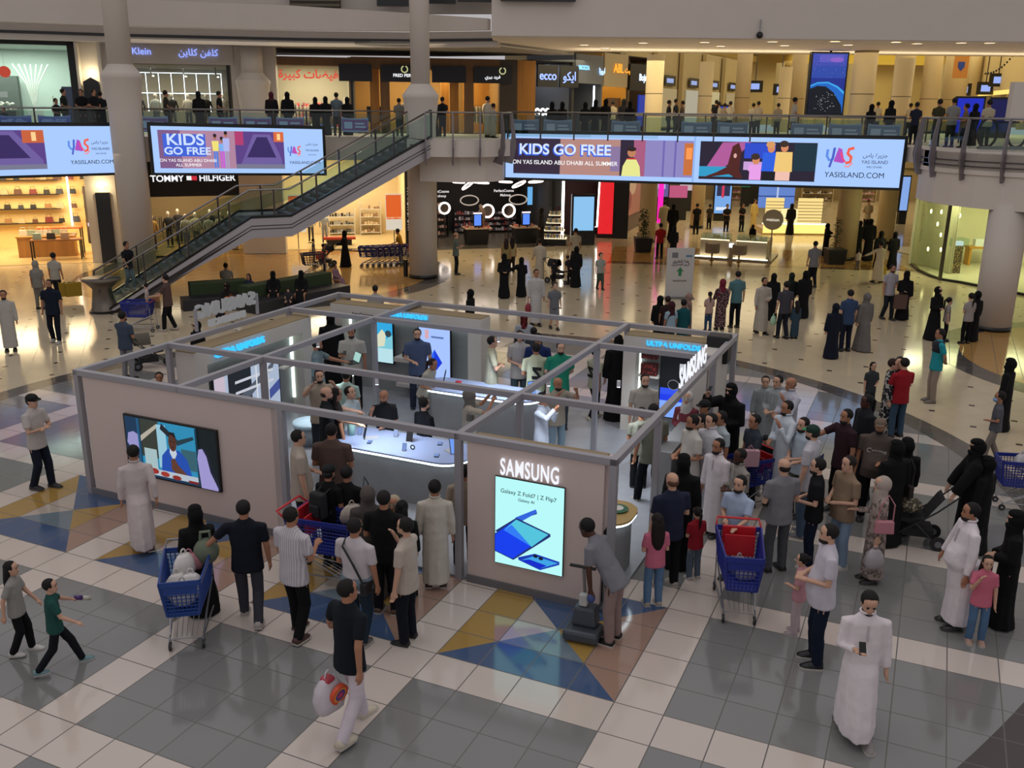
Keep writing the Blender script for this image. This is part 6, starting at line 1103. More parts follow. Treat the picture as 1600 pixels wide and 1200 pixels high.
# ================================================ trolleys and pushchairs
def trolley(x, y, rz, label, seat='C8202A', body='1A2A84', grp=None, simple=False, s=1., wire='A8A8AC'):
    # local: pushes towards -y, handle at +y
    t = empty('shopping_trolley', (x, y, 0), rz, label, 'shopping trolley', grp); t.scale = (s, s, s); bm_ = mat(body, .4); wm = mat(wire, .3, .8)
    zb, zt = .50, .98; F = [(-.20, -.52), (.20, -.52)]; 
    bot = [(-.19, -.46), (.19, -.46), (.24, .30), (-.24, .30)]; topp = [(-.24, -.54), (.24, -.54), (.30, .42), (-.30, .42)]
    def side(i, j, nm):
        a0, a1 = Vector((*bot[i], zb)), Vector((*bot[j], zb)); b0, b1 = Vector((*topp[i], zt)), Vector((*topp[j], zt)); mb = MB(); L = (b1-b0).length; n = 7 if simple else int(L/.055); r_ = .009 if simple else .007
        for k in range(n+1): f = k/n; mb.tube([a0.lerp(a1, f), b0.lerp(b1, f)], r_, 4)
        for k in range(5 if simple else 9): f = (k+.5)/(5 if simple else 9); mb.tube([a0.lerp(b0, f), a1.lerp(b1, f)], r_, 4)
        mb.build(nm, bm_, t)
    for i, j, nm in ((0, 1, 'basket_front'), (1, 2, 'basket_side'), (2, 3, 'basket_rear'), (3, 0, 'basket_side')): side(i, j, nm)
    MB().prism(bot, zb-.02, zb).build('basket_floor', bm_, t)
    pts = [Vector((*p, zt)) for p in topp]; mb = MB()
    for i in range(4): a, b = pts[i], pts[(i+1) % 4]; mb.rings([[a+Vector((-.01, -.01, -.05)), a+Vector((.01, .01, -.05)), a+Vector((.01, .01, .02)), a+Vector((-.01, -.01, .02))], [b+Vector((-.01, -.01, -.05)), b+Vector((.01, .01, -.05)), b+Vector((.01, .01, .02)), b+Vector((-.01, -.01, .02))]])
    for i in range(4): mb.tube([Vector((*bot[i], zb)), pts[i]], .018, 6)
    mb.build('basket_rim', bm_, t); bx('front_panel', -.2, .2, -.535, -.515, zt-.16, zt, bm_, t)
    MB().tube([(-.30, .42, zt), (-.28, .55, 1.06), (.28, .55, 1.06), (.30, .42, zt)], .016, 8).build('handle', mat(seat, .4), t, True)
    if seat == 'C8202A': bx('child_seat', -.22, .22, .34, .38, zt-.22, zt+.05, mat('C01E28', .4), t, .01); bx('seat_flap', -.2, .2, .16, .18, zt-.3, zt, mat('C01E28', .4), t)
    mb = MB()
    for sg in (-1, 1): mb.tube([(sg*.27, .40, zt-.1), (sg*.26, .42, .3), (sg*.26, .44, .12)], .012, 6); mb.tube([(sg*.26, .40, .55), (sg*.2, -.35, .17)], .012, 6)
    mb.tube([(-.26, .42, .16), (-.2, -.42, .15), (.2, -.42, .15), (.26, .42, .16)], .012, 6)
    for k in range(-2, 3): mb.tube([(k*.07, .35, .45), (k*.06, -.38, .16)], .005, 4)
    mb.build('frame', wm, t)
    for a, b in ((-.2, -.42), (.2, -.42), (-.26, .44), (.26, .44)):
        c = MB().tube([(a-.015, b, .062), (a+.015, b, .062)], .06, 14).build('wheel', mat('222224', .5), t); MB().tube([(a, b, .08), (a, b, .16)], .014, 6).build('fork', wm, c); MB().tube([(a-.018, b, .062), (a+.018, b, .062)], .025, 10).build('hub', mat('9A9A9E', .4), c)
    return t
def stroller(x, y, rz, label, c='18181A', hood='18181A', s=1., hoody=True):
    t = empty('pushchair', (x, y, 0), rz, label, 'pushchair'); t.scale = (s, s, s); fm_ = mat('2A2A2C', .4, .4); cm = mat(c, .85, 0., 'cloth')
    MB().rings([[(-.22, y_, z_), (.22, y_, z_), (.22, y_+dy, z_+.05), (-.22, y_+dy, z_+.05)] for y_, z_, dy in ((-.35, .48, 0), (-.1, .45, .0), (.12, .5, .02), (.35, .9, .05))]).build('seat', cm, t)
    if hoody: MB().rings([[(-.24*math.cos(a), .32+r0-.34*math.sin(a)*0, .72+.3*math.sin(a)) for a in [R(k*18) for k in range(11)]] for r0 in (-.35, -.1, .1)], False).build('canopy', mat(hood, .85, 0., 'cloth'), t)
    bx('basket', -.2, .2, -.2, .3, .2, .34, cm, t)
    for sg in (-1, 1):
        MB().tube([(sg*.25, .62, 1.02), (sg*.25, .3, .7), (sg*.25, -.42, .14)], .014, 6).build('side_frame', fm_, t); MB().tube([(sg*.25, .0, .45), (sg*.26, .35, .12)], .014, 6).build('rear_leg', fm_, t)
    MB().tube([(-.25, .62, 1.02), (.25, .62, 1.02)], .018, 8).build('handlebar', mat('101010', .6), t)
    for a, b, r_ in ((-.2, -.45, .085), (.2, -.45, .085), (-.27, .38, .13), (.27, .38, .13)):
        w_ = MB().tube([(a-.02, b, r_), (a+.02, b, r_)], r_, 18).build('wheel', mat('1A1A1C', .6), t); MB().tube([(a-.024, b, r_), (a+.024, b, r_)], r_*.45, 12).build('hub', mat('6A6A70', .4), w_)
    return t
# ================================================ everybody in the hall
WHT, BK, NV = 'DCD3D6', '0B0B0D', '161C2A'
def th(u, v, vf, f, label, c=WHT, **k): return person(u, v, vf, f, 'thobe', c, label=label, **{**dict(beard=True), **k})
def ab(u, v, vf, f, label, hair='niqab', c=BK, hc=None, **k): return person(u, v, vf, f, 'abaya', c, hair=hair, hc=hc or c, label=label, fem=True, **{**dict(skin='l'), **k})
def ms(u, v, vf, f, tc, bc, label, **k): return person(u, v, vf, f, 'shirt', tc, bc, label=label, **k)
# ---- front row
ms(47, 616, 763, 75, 'B4ADA8', NV, 'man in black cap and pale T-shirt, arms crossed, left of the television wall', la='cross', ra='cross', hair='cap', hc='0E0E12', skin='l', stride=.12)
p = th(207, 697, 856, 205, 'young man in white thobe and glasses walking past the television', c='C4B8B6', stride=.28, beard=False, la='down', ra='aft', shoe='5A4238', headd=12)
ab(304, 792, 958, 205, 'woman in black abaya beside the loaded blue trolley at front left', ra='fwd', la='hold')
ms(379, 783, 972, 190, '10141F', '3A3A42', 'big man in dark navy polo with one hand on the blue trolley, seen from behind', ra='down', la=((.3, .05, -1), (.1, .1, -1)), stride=.22, wide=1.22, belly=.01, shoe='A8A09A', lean=3) if 0 else None
p = ms(379, 783, 972, 186, '10141F', '3A3A42', 'big man in dark navy polo with one hand on the blue trolley, seen from behind', la=((.75, .15, -.75), (.75, .1, -.7)), ra='down', stride=.22, wide=1.22, belly=.01, shoe='A8A09A')
ms(453, 794, 996, 150, 'C4BEC4', '0E0E10', 'man in white striped shirt and black trousers, seen from behind', la='phone', ra='phone', stride=.14, wide=1.18, ck='stripes', shoe='4A3028')
pb = ms(553, 811, 1003, 155, 'BDB5B8', '1E2C3A', 'man in white T-shirt with grey band and black crossbody strap at the front', la='hold', ra='down', wide=1.25, beard=True, belly=.012, stride=.1, shoe='6A625C')
T = Matrix.Translation(pb['pos']) @ Matrix.Rotation(pb['face'], 4, 'Z'); hh_ = pb['h']
t = empty('crossbody_bag', T @ Vector((-.2, .02, .50*hh_)), pb['face'], 'black crossbody bag hanging at the hip of the man in white', 'bag'); bx('pouch', -.05, .05, -.13, .13, -.1, .08, BLKM, t, .02)
MB().tube([(-.0, .1, .05), (.12, .165, .22*hh_*.9), (.30, .13, .31*hh_), (.34, .0, .335*hh_), (.28, -.13, .27*hh_), (.1, -.15, .12*hh_), (0, -.1, .05)], .016, 6).build('strap', BLKM, t)
m = MB(); m.rings([[Vector(q) for q in ovring((0, -.014*hh_, z*hh_), w*hh_*1.25, d*hh_, 16)] for z, w, d in ((.47, .109, .094), (.56, .104, .094))]); m.build('grey_band', mat('6A7A84', .85, 0., 'cloth'), pb['o'], True)
ms(599, 768, 958, 170, '0C0C0E', '14141A', 'man in plain black T-shirt standing between white shirted men at the front', wide=1.15, la='hold', ra='hold', shoe='5A4636')
ms(634, 810, 1004, 250, 'B4A79C', '10141E', 'bearded man in beige polo touching his face at the front', la='down', ra='face', beard=True, skin='l', wide=1.08, shoe='101012')
pw = ms(541, 908, 1146, 145, '10161E', 'CFC4CC', 'young man in dark T-shirt and white trousers walking with a shopping bag', ra='aft', la=((.45, .2, -.8), (.55, .55, -.6)), stride=.30, shoe='C8BCA8', head=-25)
t = plastic_bag(pw['lh'] if False else pw['pos']+Vector((-.26, -.02, .86)), .42, .52, 'C8C0C6', 'white plastic bag with a round rainbow badge carried by the walking man')
for r_, c in ((.13, 'D8502A'), (.10, 'E8902A'), (.075, '5A3A8A'), (.04, 'C83A6A')): MB().tube([(.04, -.10, -.27), (.04, -.150-(.13-r_)*.06, -.28)], r_, 20).build('badge', mat(c, .5), t)
bx('red_top', -.08, .06, -.07, .07, -.14, -.06, mat('B03A4A', .5), t, .03)
pq = th(679, 751, 917, 183, 'man in cream thobe seen from behind beside the middle front post', c='C0B8AC', beard=False, hc='0E0C0A', shoe='3A2A24', wide=1.1, la='down', ra='down')
ms(14, 878, 1021, 100, '8E8C88', '101014', 'girl in grey top and black leggings at the left edge', hair='long', hc='120E0E', fem=True, la='fwd', ra='aft', stride=.14, shoe='C8C4C0', skin='l')
pg = ms(75, 906, 1046, 120, '1E4A44', '12141C', 'boy in dark green T-shirt lunging with a toy', la=((.6, .5, -.6), (.5, .6, -.5)), ra='swing', stride=.42, shoe='6A8A90', skin='l', head=-15)
t = empty('toy_figure', pg['lh'], pg['face'], 'small purple and white toy held by the boy in dark green', 'toy'); MB().tube([(0, 0, .03), (.02, -.09, -.01)], [.03, .035], 10).build('top_part', mat('4A2A6A', .4), t, True); MB().tube([(.02, -.09, -.01), (.05, -.2, -.06)], [.03, .03], 10).build('bottom_part', mat('B8B4A8', .4), t, True)
# ---- around the front counter
ms(464, 673, 884, 110, 'A89C90', '0E0E12', 'man in beige T-shirt with folded hands at the post by the television wall', la='hold', ra='down', wide=1.2, belly=.015, skin='l', shoe='8A8074')
ms(508, 605, 762, 100, '12161A', '5A7080', 'tall bearded man in black T-shirt reaching over the left end of the front counter', la='reach', ra='reach', hair='bald', hc='3A2A20', beard=True, skin='l', wide=1.15)
ms(517, 663, 850, 175, '584640', '2A3038', 'man in brown T-shirt seen from behind at the front counter', la='hold', ra='hold', wide=1.2)
pc = ms(512, 727, 886, 150, '0D0D0F', '101012', 'man in black cap and black clothes with a backpack at the counter', hair='cap', hc='0D0D10', beard=True, la='down', ra='down'); backpack(pc, '1A1C1E', 'black and green backpack on the man in the black cap')
pc = ms(541, 729, 885, 165, '0E0E10', '121214', 'person in black top with a grey shoulder bag, right of the black cap man', la='hold', ra='down'); shoulder_bag(pc, -1, '3A4248', 'grey and black bag slung behind the person in black', .62, .26)
pc = person(574, 760, 935, 195, 'abaya', '46403E', hair='hijab', hc='544C4A', fem=True, label='woman in grey brown hijab with a pale bag strap across her back', la='hold', ra='hold')
MB().tube([(-.20, .13, 1.00), (-.02, .19, 1.18), (.16, .12, 1.36)], .012, 5).build('bag_strap', mat('B8B0A8', .6), pc['o'])
person(615, 775, 925, -10, 'dress', '2A2422', hair='hijab', hc='A89A84', fem=True, skin='m', label='smiling girl in a cream headscarf looking out between the backs')
person(628, 783, 930, 170, 'abaya', BK, hair='long', hc='0C0A0A', fem=True, label='woman with long black hair in black abaya, right of the smiling girl')
pc = ms(725, 727, 886, 185, '9C8E7C', '0F0F12', 'person in tan top with a black bag partly behind the front right wall', la='hold', ra='hold', wide=1.1); shoulder_bag(pc, -1, '111113', 'black bag at the hip of the person in tan', .60, .30)
ms(523, 607, 755, 120, '2A2422', '1A1A1E', 'woman with long dark hair behind the tall bearded man', hair='long', hc='140F0D', fem=True)
pc = ms(498, 578, 722, 20, '9E9282', '2A2C34', 'man in beige T-shirt filming with his phone by the left inner wall', la='cam', ra='cam', beard=True, skin='l', wide=1.1); held_phone(pc, 'rh', 'black phone raised by the man in beige')
ms(546, 604, 735, 60, 'B4C4C8', '20242C', 'man in white shirt looking down behind the front counter', la='hold', ra='hold', skin='l', headd=-18)
pc = ms(600, 610, 738, -15, '101216', '14161A', 'bald man in black with a mask and a backpack behind the front counter', hair='bald', hc='6A4A3A', la='hold', ra='face', beard=True, wide=1.1); backpack(pc, '141518', 'black backpack on the bald man behind the counter')
ms(662, 622, 752, 135, '0F1218', '101218', 'staff man in black shirt with a trimmed beard behind the front counter', beard=True, skin='l', la='hold', ra='hold', wide=1.08)
pc = ms(733, 608, 752, 100, 'A49C8C', '101014', 'person in grey hood photographing with raised arms beside the rear counter', hair='hijab', hc='6A6660', la='cam', ra='cam'); held_phone(pc, 'rh', 'phone raised by the hooded person')
ms(540, 578, 705, 170, '9CB4AC', '3A4A50', 'person in pale green shirt seen from behind, walking away from the counter', la='down', ra='down', wide=1.1)
pc = ms(494, 530, 668, 95, '66787E', '1C2024', 'man in grey teal shirt holding an open laptop', la='reach', ra='phone', beard=True)
t = empty('laptop', pc['lh']+Vector((.03, .0, .0)), pc['face']-R(150), 'open laptop with a pale screen held by the man in grey teal', 'laptop'); bx('keyboard', -.17, .17, -.12, .12, 0, .015, BLKM, t); mb = MB(); mb.T = Matrix.Translation((0, .12, .01)) @ Matrix.Rotation(R(-20), 4, 'X'); mb.box(-.17, .17, 0, .012, 0, .23).build('lid', BLKM, t); mb = MB(); mb.T = Matrix.Translation((0, .12, .01)) @ Matrix.Rotation(R(-20), 4, 'X'); mb.box(-.155, .155, -.003, .0, .015, .22).build('screen', emis('A8D8D0', .9), t)
ab(516, 490, 648, 200, 'woman in black abaya at the left rear opening of the pavilion')
pc = ms(549, 511, 650, 0, 'B0ADA6', '121216', 'man in white polo looking at his phone before the rear wall', beard=True, la='down', ra='phone', wide=1.1); held_phone(pc, 'rh', 'phone held by the man in white polo')
ms(652, 514, 640, 5, '4A5878', '2A3040', 'man in blue grey shirt between the two rear poster screens', beard=True, skin='l', la='down', ra='hold', wide=1.15)
pc = ms(661, 555, 668, 60, 'A8A498', '2A2A30', 'girl with a ponytail in white top leaning at the rear counter', hair='pony', hc='2A1A16', fem=True, lean=20, la='hold', ra='hold')
ms(768, 526, 665, 95, 'A8A690', '101014', 'young man in off white T-shirt with crossed arms right of the rear wall', la='cross', ra='cross', skin='l')
ms(812, 517, 648, 10, 'A8A4A4', '3A4650', 'woman in white open shirt and jeans with hands clasped', hair='long', hc='1A1412', fem=True, la='hold', ra='hold', skin='l')
ms(841, 521, 655, 175, '1A2A5A', '16161C', 'man in dark blue top behind the jersey with a large Z', la='hold', ra='hold')
pj1 = ms(838, 537, 668, 188, 'B4B89C', '121216', 'man in pale jersey with a large black Z on the back', la='hold', ra='hold', wide=1.1)
ms(876, 535, 672, 8, '1F8066', '3A4248', 'man in green T-shirt with a white badge on a lanyard', beard=True, skin='l', la='back', ra='back', wide=1.1)
pj2 = ms(931, 543, 655, 130, 'A8A892', '0E0E12', 'man in pale jersey with a black Z striding to the right inside the pavilion', la='swing', ra='aft', stride=.25, shoe='B4AC98')
for pj in (pj1, pj2):
    mb = MB(); q = pj['h']; y_ = .080*q; mb.add([(x*q, y_, z*q) for x, z in ((-.055, .74), (.055, .75), (.05, .71), (-.01, .64), (.06, .645), (.055, .605), (-.06, .60), (-.05, .635), (.005, .71), (-.05, .70))], [(0, 1, 2, 8, 9), (8, 2, 3, 7), (7, 3, 4, 5, 6)]).build('back_print', mat('101012', .8), pj['o'])
ab(967, 525, 672, 190, 'slim woman in black abaya with a white phone by the rear right opening')
ms(871, 590, 720, 30, '9A9284', '7A90A0', 'bald man with grey beard filming over the rear counter', hair='bald', hc='6A5A50', beard=True, la='cam', ra='cam', wide=1.15)
th(847, 614, 745, 60, 'man in white thobe holding a phone to his face inside the pavilion', c='B4BCCC', la='face', ra='cam', beard=False)
ms(1008, 585, 722, 5, 'A8A298', '0E0E12', 'bearded man in white T-shirt with a lanyard inside the pavilion', beard=True, skin='l', la='down', ra='down', wide=1.12, hc='1E1410')
pc = ms(1022, 632, 790, 200, '6E7062', '0E1016', 'man in olive shirt leaning by the right front post with a bag in hand', la='down', ra='hold', stride=.22, shoe='9A948C', wide=1.15)
ms(1003, 637, 765, 175, '76766A', '16161A', 'dark haired man in grey green shirt left of the olive shirt', la='hold', ra='hold')
person(1075, 612, 748, -25, 'dress', '7A3A44', hair='hijab', hc='C8C4C0', fem=True, skin='l', label='woman in white headscarf and maroon coat at the right opening', la='hold', ra='hold')
ms(1103, 625, 770, -60, '3A3A34', '202024', 'person in black cap behind the maroon coat woman', hair='cap', hc='101012')
ms(1084, 649, 812, -75, 'C0BCB4', '7A8CA0', 'bearded man in white T-shirt with joined hands facing the pavilion', beard=True, la='hold', ra='hold', wide=1.2, belly=.015)
ms(1097, 648, 795, -70, '8A8474', '1A1A1E', 'boy with dark hair behind the man with joined hands', skin='l')
th(1113, 647, 812, -60, 'boy in white thobe with a dark collar, right of the man with joined hands', c='C8C8CE', beard=False, skin='l', la='hold', ra='hold')
ms(1128, 643, 790, -70, 'A8B4B8', '4A5058', 'boy in white top with a teal strap behind the dark collar thobe')
pc = ab(1144, 600, 770, -50, 'tall woman in black abaya raising a phone beside the red carrier', ra='cam', la='hold', wide=1.15); held_phone(pc, 'rh', 'phone raised by the tall woman in black', glow=True)
ms(1181, 648, 790, -70, '343A44', '1A1C22', 'boy in dark grey T-shirt beside the blue trolley', la='fwd', ra='down')
ms(1197, 680, 772, 5, '0E0E10', 'A09C8C', 'small boy in black sweater and cream trousers', la='down', ra='down', hair='cap', hc='141416', skin='l', shoe='7A7A7A')
th(1124, 686, 835, -55, 'bearded man in white thobe, middle of the right crowd', wide=1.12, la='down', ra='down')
th(1158, 702, 850, -70, 'dark skinned man in grey striped thobe', c='9A948C', skin='d', ck='stripes', la='hold', ra='hold', wide=1.12)
pt_ = ms(1158, 744, 905, -45, 'A4B4CC', 'A4A8A0', 'man in light blue T-shirt leaning on the red and blue trolley', beard=True, skin='l', la='push', ra='hold', wide=1.12)
pc = ab(1069, 712, 885, 165, 'woman in black abaya with a silver pattern beside the navy T-shirt man', hair='niqab')
ms(1052, 740, 918, 200, '1E2438', '0E0E12', 'man in navy printed T-shirt seen from behind by the pavilion post', hair='bald', hc='5A3E30', beard=True, skin='l', la='down', ra='hold', wide=1.25, shoe='A09890')
ms(1028, 803, 946, 190, 'C0687E', '5A7898', 'girl with long curly hair in pink top and jeans', hair='long', hc='1A1110', fem=True, la='hold', ra='hold', shoe='A89888', skin='l')
ms(1091, 793, 905, 200, '8E1A26', '566270', 'girl in red T-shirt with a ponytail', hair='pony', hc='120D0C', fem=True, la='hold', ra='hold', skin='l', shoe='B0A8A0')
pcl = person(967, 808, 1003, 238, 'shirt', '74747A', '8A7672', la='low', ra='low', lean=34, skin='d', hair='short', hc='0C0A0A', label='cleaner in grey polo bending over a floor machine', shoe='0E0E12', hh=None)
P = pcl['pos']; t = empty('floor_cleaner', (P.x-.42, P.y+.08, 0), R(-20), 'dark grey upright floor cleaning machine held by the cleaner', 'cleaning machine'); gm = mat('3E444C', .4)
bx('base', -.26, .26, -.2, .2, .03, .2, gm, t, .05); bx('housing', -.18, .2, -.05, .22, .2, .5, gm, t, .05, t=.8); MB().tube([(.0, .1, .45), (-.08, .2, 1.0)], .025, 8).build('pole', STEEL, t); MB().tube([(-.28, .22, 1.0), (.1, .18, 1.02)], .025, 8).build('handle', BLKM, t); bx('white_bottle', -.08, .04, .0, .1, .5, .68, mat('B8B8B4', .5), t, .02)
for sg in (-1, 1): MB().tube([(sg*.18, .14, .05), (sg*.22, .14, .05)], .05, 12).build('wheel', BLK, t)
P = pcl['lh']; t = empty('glove', P, 0, 'blue and white glove on the hand of the cleaner', 'glove'); MB().ell((0, 0, 0), (.06, .06, .07), 10, 7).build('fabric', mat('3A4A7A', .8), t, True)
if 0: x, y = pv(XR+.25, YF+.35)[:2]; t = empty('cleaning_cart', (x, y, 0), YAW, 'grey cleaning trolley with a steel panel behind the cleaner', 'cleaning cart'); bx('body', -.1, .5, .1, .8, .1, .95, mat('5A5E64', .4), t, .03); bx('steel_panel', -.12, .3, .05, .09, .2, 1.0, STEEL, t); MB().tube([(.45, .2, .4), (.3, -.3, .75)], .015, 6).build('mop_handle', BLKM, t)
# ---- right hand crowd
th(1232, 627, 800, -70, 'man in white thobe with a hand on his chin, right of the boys in thobes', la='face', ra='hold', wide=1.1, skin='m', c='C2CAD4')
th(1197, 588, 700, -15, 'shortest of the three boys in thobes behind the blue trolley', c='8E9698', beard=False, skin='l')
th(1217, 587, 722, -50, 'middle boy in grey white thobe playing with his hands', c='98A0A2', beard=False, skin='l', la='hold', ra='hold')
th(1238, 590, 742, -70, 'bald man in white thobe behind the chin holding man', hair='bald', hc='6A5244', beard=False, la='face', ra='hold', c='B4B4C0')
ms(1257, 653, 805, -60, 'AEBCC8', '5A5E54', 'man in pale blue T-shirt left of the green cap', beard=True, skin='l', la='hold', ra='hold')
pgc = ms(1273, 665, 838, 235, 'B8B6BC', '48586C', 'man in green and black cap and white T-shirt with blue print', hair='greencap', hc='14322A', beard=True, skin='l', la='down', ra='hold', wide=1.2, shoe='6A6A6E')
q = pgc['h']; MB().box(-.05*q, .06*q, .082*q, .088*q, .62*q, .76*q).build('back_print', mat('3A5288', .8, 0., 'dots'), pgc['o'])
ms(1227, 718, 892, 195, '77757A', '4A4B50', 'balding man in grey T-shirt and grey trousers seen from behind', hair='bald', hc='1C1412', skin='l', la='hold', ra='hold', wide=1.15)
ms(1281, 717, 884, 255, '0F0F13', '131A2C', 'man in black polo and navy trousers with joined hands', beard=True, skin='l', la='hold', ra='hold', wide=1.12, shoe='B0ACA8')
ms(1329, 713, 884, 285, '85705C', '7A8EA4', 'man in tan shirt and light blue jeans', skin='l', la='hold', ra='hold', wide=1.2, belly=.02, shoe='B4B0AC', beard=False, hc='1E1814')
ph_ = person(1381, 745, 908, 268, 'dress', '9E8E86', hair='hijab', hc='A89A90', fem=True, skin='l', ck='flowers', label='woman in beige headscarf and floral dress carrying a pink handbag', la='down', ra='bagarm')
shoulder_bag(ph_, 1, 'B87A84', 'pink handbag with a red ring on the floral dress woman', .60, .30); plastic_bag(ph_['lh']+Vector((0, 0, -.02)), .32, .38, 'A8A0A4', 'pale plastic bag hanging from the hand of the floral dress woman')
pcr = ms(1377, 654, 812, -25, '554A44', '0E0E12', 'stout man in brown cap and brown T-shirt with white script', hair='cap', hc='6E5E50', beard=True, la='hold', ra='down', wide=1.3, belly=.035)
text('shirt_print', 'Creme', Matrix.Translation((.0, -.155, .71*pcr['h'])), .12, mat('C8C4C0', .7), pcr['o'], .002)
ms(1325, 640, 800, 288, '2E1A20', '101014', 'man in maroon sweater with a white hem pointing left', ra='reach', la='down', beard=True, skin='m', wide=1.05)
person(1357, 617, 795, 275, 'abaya', '16181E', hair='pony', hc='0E0C0C', fem=True, skin='d', label='woman in black jacket over white with a ponytail behind the brown cap man')
pc = ab(1404, 690, 850, 200, 'larger woman in black abaya with a brown shoulder bag', wide=1.15); shoulder_bag(pc, -1, '241A18', 'dark brown shoulder bag of the larger woman in black', .52, .32)
ab(1420, 686, 832, 185, 'woman in black niqab directly behind the larger woman in black')
pab = ab(1530, 688, 856, 255, 'tall woman in black abaya pushing the pushchair at right', ra='low', la='low', wide=1.1)
ab(1546, 715, 862, 215, 'second woman in black standing close behind the pushchair', wide=.95)
x, y = (pab['pos']+fwd(pab['face'])*.82)[:2]; stroller(x, y, pab['face'], 'black pushchair with a spotted cushion, pushed by women in black', hoody=False)
t = empty('patterned_pillow', (x-.1, y, .60), 0, 'black and cream spotted cushion in the pushchair', 'cushion'); MB().ell((0, 0, .1), (.2, .16, .14), 12, 8).build('pad', mat('9A9078', .8, 0., 'dots'), t, True)
th(1521, 787, 978, 262, 'stout man in white thobe holding a small hand at right', wide=1.32, belly=.035, la='down', ra=((.3, .2, -.9), (.1, .35, -.9)))
ms(1545, 869, 1003, -15, 'C4687C', '4E6A8A', 'little girl in pink top and ripped jeans covering her mouth', hair='long', hc='1A1210', fem=True, la='down', ra='face', skin='l', shoe='A88878')
ab(1592, 800, 976, 250, 'woman in black niqab at the right edge beside the girl in pink', la='hold', ra='hold')
ms(1299, 820, 1036, 262, 'C4BEC8', '141C2E', 'man in white shirt and navy trousers at front right', beard=True, skin='l', la='hold', ra='hold', wide=1.15, belly=.02, shoe='0E0E14')
person(1256, 866, 990, 240, 'shirt', 'BC8890', 'B8A4A8', hair='bun', hc='100C0C', fem=True, skin='l', label='little girl in pink floral outfit with a yellow headband', la='hold', ra='down', shoe='A09498')
pbig = th(1360, 925, 1142, -8, 'bearded man in white thobe walking forward at bottom right', stride=.27, wide=1.08, belly=.008, la='down', ra='phone', headd=22, shoe='8A8280', skin='l'); held_phone(pbig, 'rh', 'phone held by the thobe man at bottom right')
MB().tube([(.03, -.10, .47*1.75), (.1, -.16, .51*1.75), (.02, -.19, .53*1.75)], .004, 4).build('cord', BLKM, pbig['o'])
pgm = ms(1565, 612, 722, 250, '55565C', '7E746C', 'man in grey polo and a blue face mask pulling a trolley', la='hold', ra='down', stride=.2, skin='m')
MB().ell((0, 0, 0), (.075, .06, .05), 10, 6).build('face_mask', mat('7A9AC0', .7), pgm['o'], True).location = pgm['o'].matrix_basis.inverted() @ pgm['head']+Vector((0, -.065, -.06))
ab(1581, 561, 672, 225, 'woman in black niqab standing behind the masked man')
ms(1415, 560, 683, 195, '8E1620', '364A5C', 'man in red T-shirt and jeans with crossed arms', la='cross', ra='cross', skin='l', wide=1.1)
person(1396, 561, 678, 60, 'abaya', '1A1A1E', hair='short', hc='2A1512', fem=True, skin='l', ck='dots', label='woman in open black patterned robe talking to the red T-shirt man')
ms(1365, 566, 650, 10, '33373A', '2E3436', 'woman with a ponytail in dark green standing left of the patterned robe', hair='pony', hc='120E0D', fem=True, skin='l', la='hold', ra='down')
ms(1407, 558, 672, -30, '101014', '14141A', 'person in black partly hidden behind the red T-shirt', skin='l')
pte = ms(1471, 514, 628, 265, '1F8A94', '8A7C70', 'man in navy and turquoise polo with hands behind his back', la='back', ra='back', shoe='6A645C', skin='m')
m = MB(); q = pte['h']; sh_ = pte['sh']; m.rings([ovring((0, 0, z), w*q, d*q, 16) for z, w, d in ((.70*q, .110, .077), (sh_-.022*q, .110, .066), (sh_+.02*q, .066, .048))]); m.build('navy_yoke', mat('14182A', .8, 0., 'cloth'), pte['o'], True)
# ---- middle distance, right
ab(1210, 427, 500, 170, 'woman in black abaya, left of the group behind the Ottoman striped man' if 0 else 'woman in black abaya at the left of the walking family group', hair='hijab')
ab(1238, 426, 495, 175, 'woman in dark green headscarf within the walking family group', hair='hijab', c='101612', hc='1A241C')
ab(1260, 423, 497, 180, 'woman in black with a patterned skirt at the right of the family group', hair='hijab')
pc = ms(1230, 440, 529, 195, '3E3C44', '1E222C', 'man in grey T-shirt carrying a pale green bag', la='down', ra='down', skin='l', stride=.1); plastic_bag(pc['lh']+Vector((-.05, 0, 0)), .25, .36, '9CC0A4', 'pale green plastic bag held by the man in grey')
person(1246, 470, 529, 190, 'dress', '2E4250', hair='long', hc='14100F', fem=True, skin='l', label='little girl in denim dress beside the man in grey')
ms(1275, 377, 449, 185, '78787C', '121218', 'man in grey striped shirt walking toward the jewellery kiosk', skin='m', ck='stripes', stride=.1)
ab(1294, 349, 400, 100, 'woman in black abaya reaching toward the glasses kiosk', hair='hijab', la='reach', ra='hold')
ab(1307, 474, 560, 185, 'woman in midnight blue abaya walking away', c='0E1524', hair='hijab')
ms(1330, 453, 549, 190, '2E405E', '14182A', 'man in blue shirt walking between two veiled women', skin='l')
ab(1356, 458, 548, 200, 'woman in grey abaya and grey headscarf walking away', c='66625E', hair='hijab', stride=.12)
pc = ms(1395, 414, 499, 15, '98949A', '1A2026', 'man in white T-shirt with a turquoise print holding hands', la='hold', ra='down', stride=.12, skin='m', beard=True)
pc = ab(1418, 424, 500, -10, 'woman in black abaya holding a flat brown bag', la='down', ra='hold'); paper_bag(pc['pos']+Vector((-.22, -.25, 1.05)), .42, .5, '5A4038', 'flat brown bag held by the woman in black')
ab(1467, 448, 531, 30, 'woman in long black abaya standing left of the pointing girl', hair='hijab', la='hold', ra='hold', stride=.1)
ms(1484, 465, 532, 70, '8C8480', '101014', 'girl in white T-shirt stretching out her arm', la=((.9, .2, .0), (.9, .2, .2)), ra='down', hair='pony', hc='15100F', fem=True, skin='l')
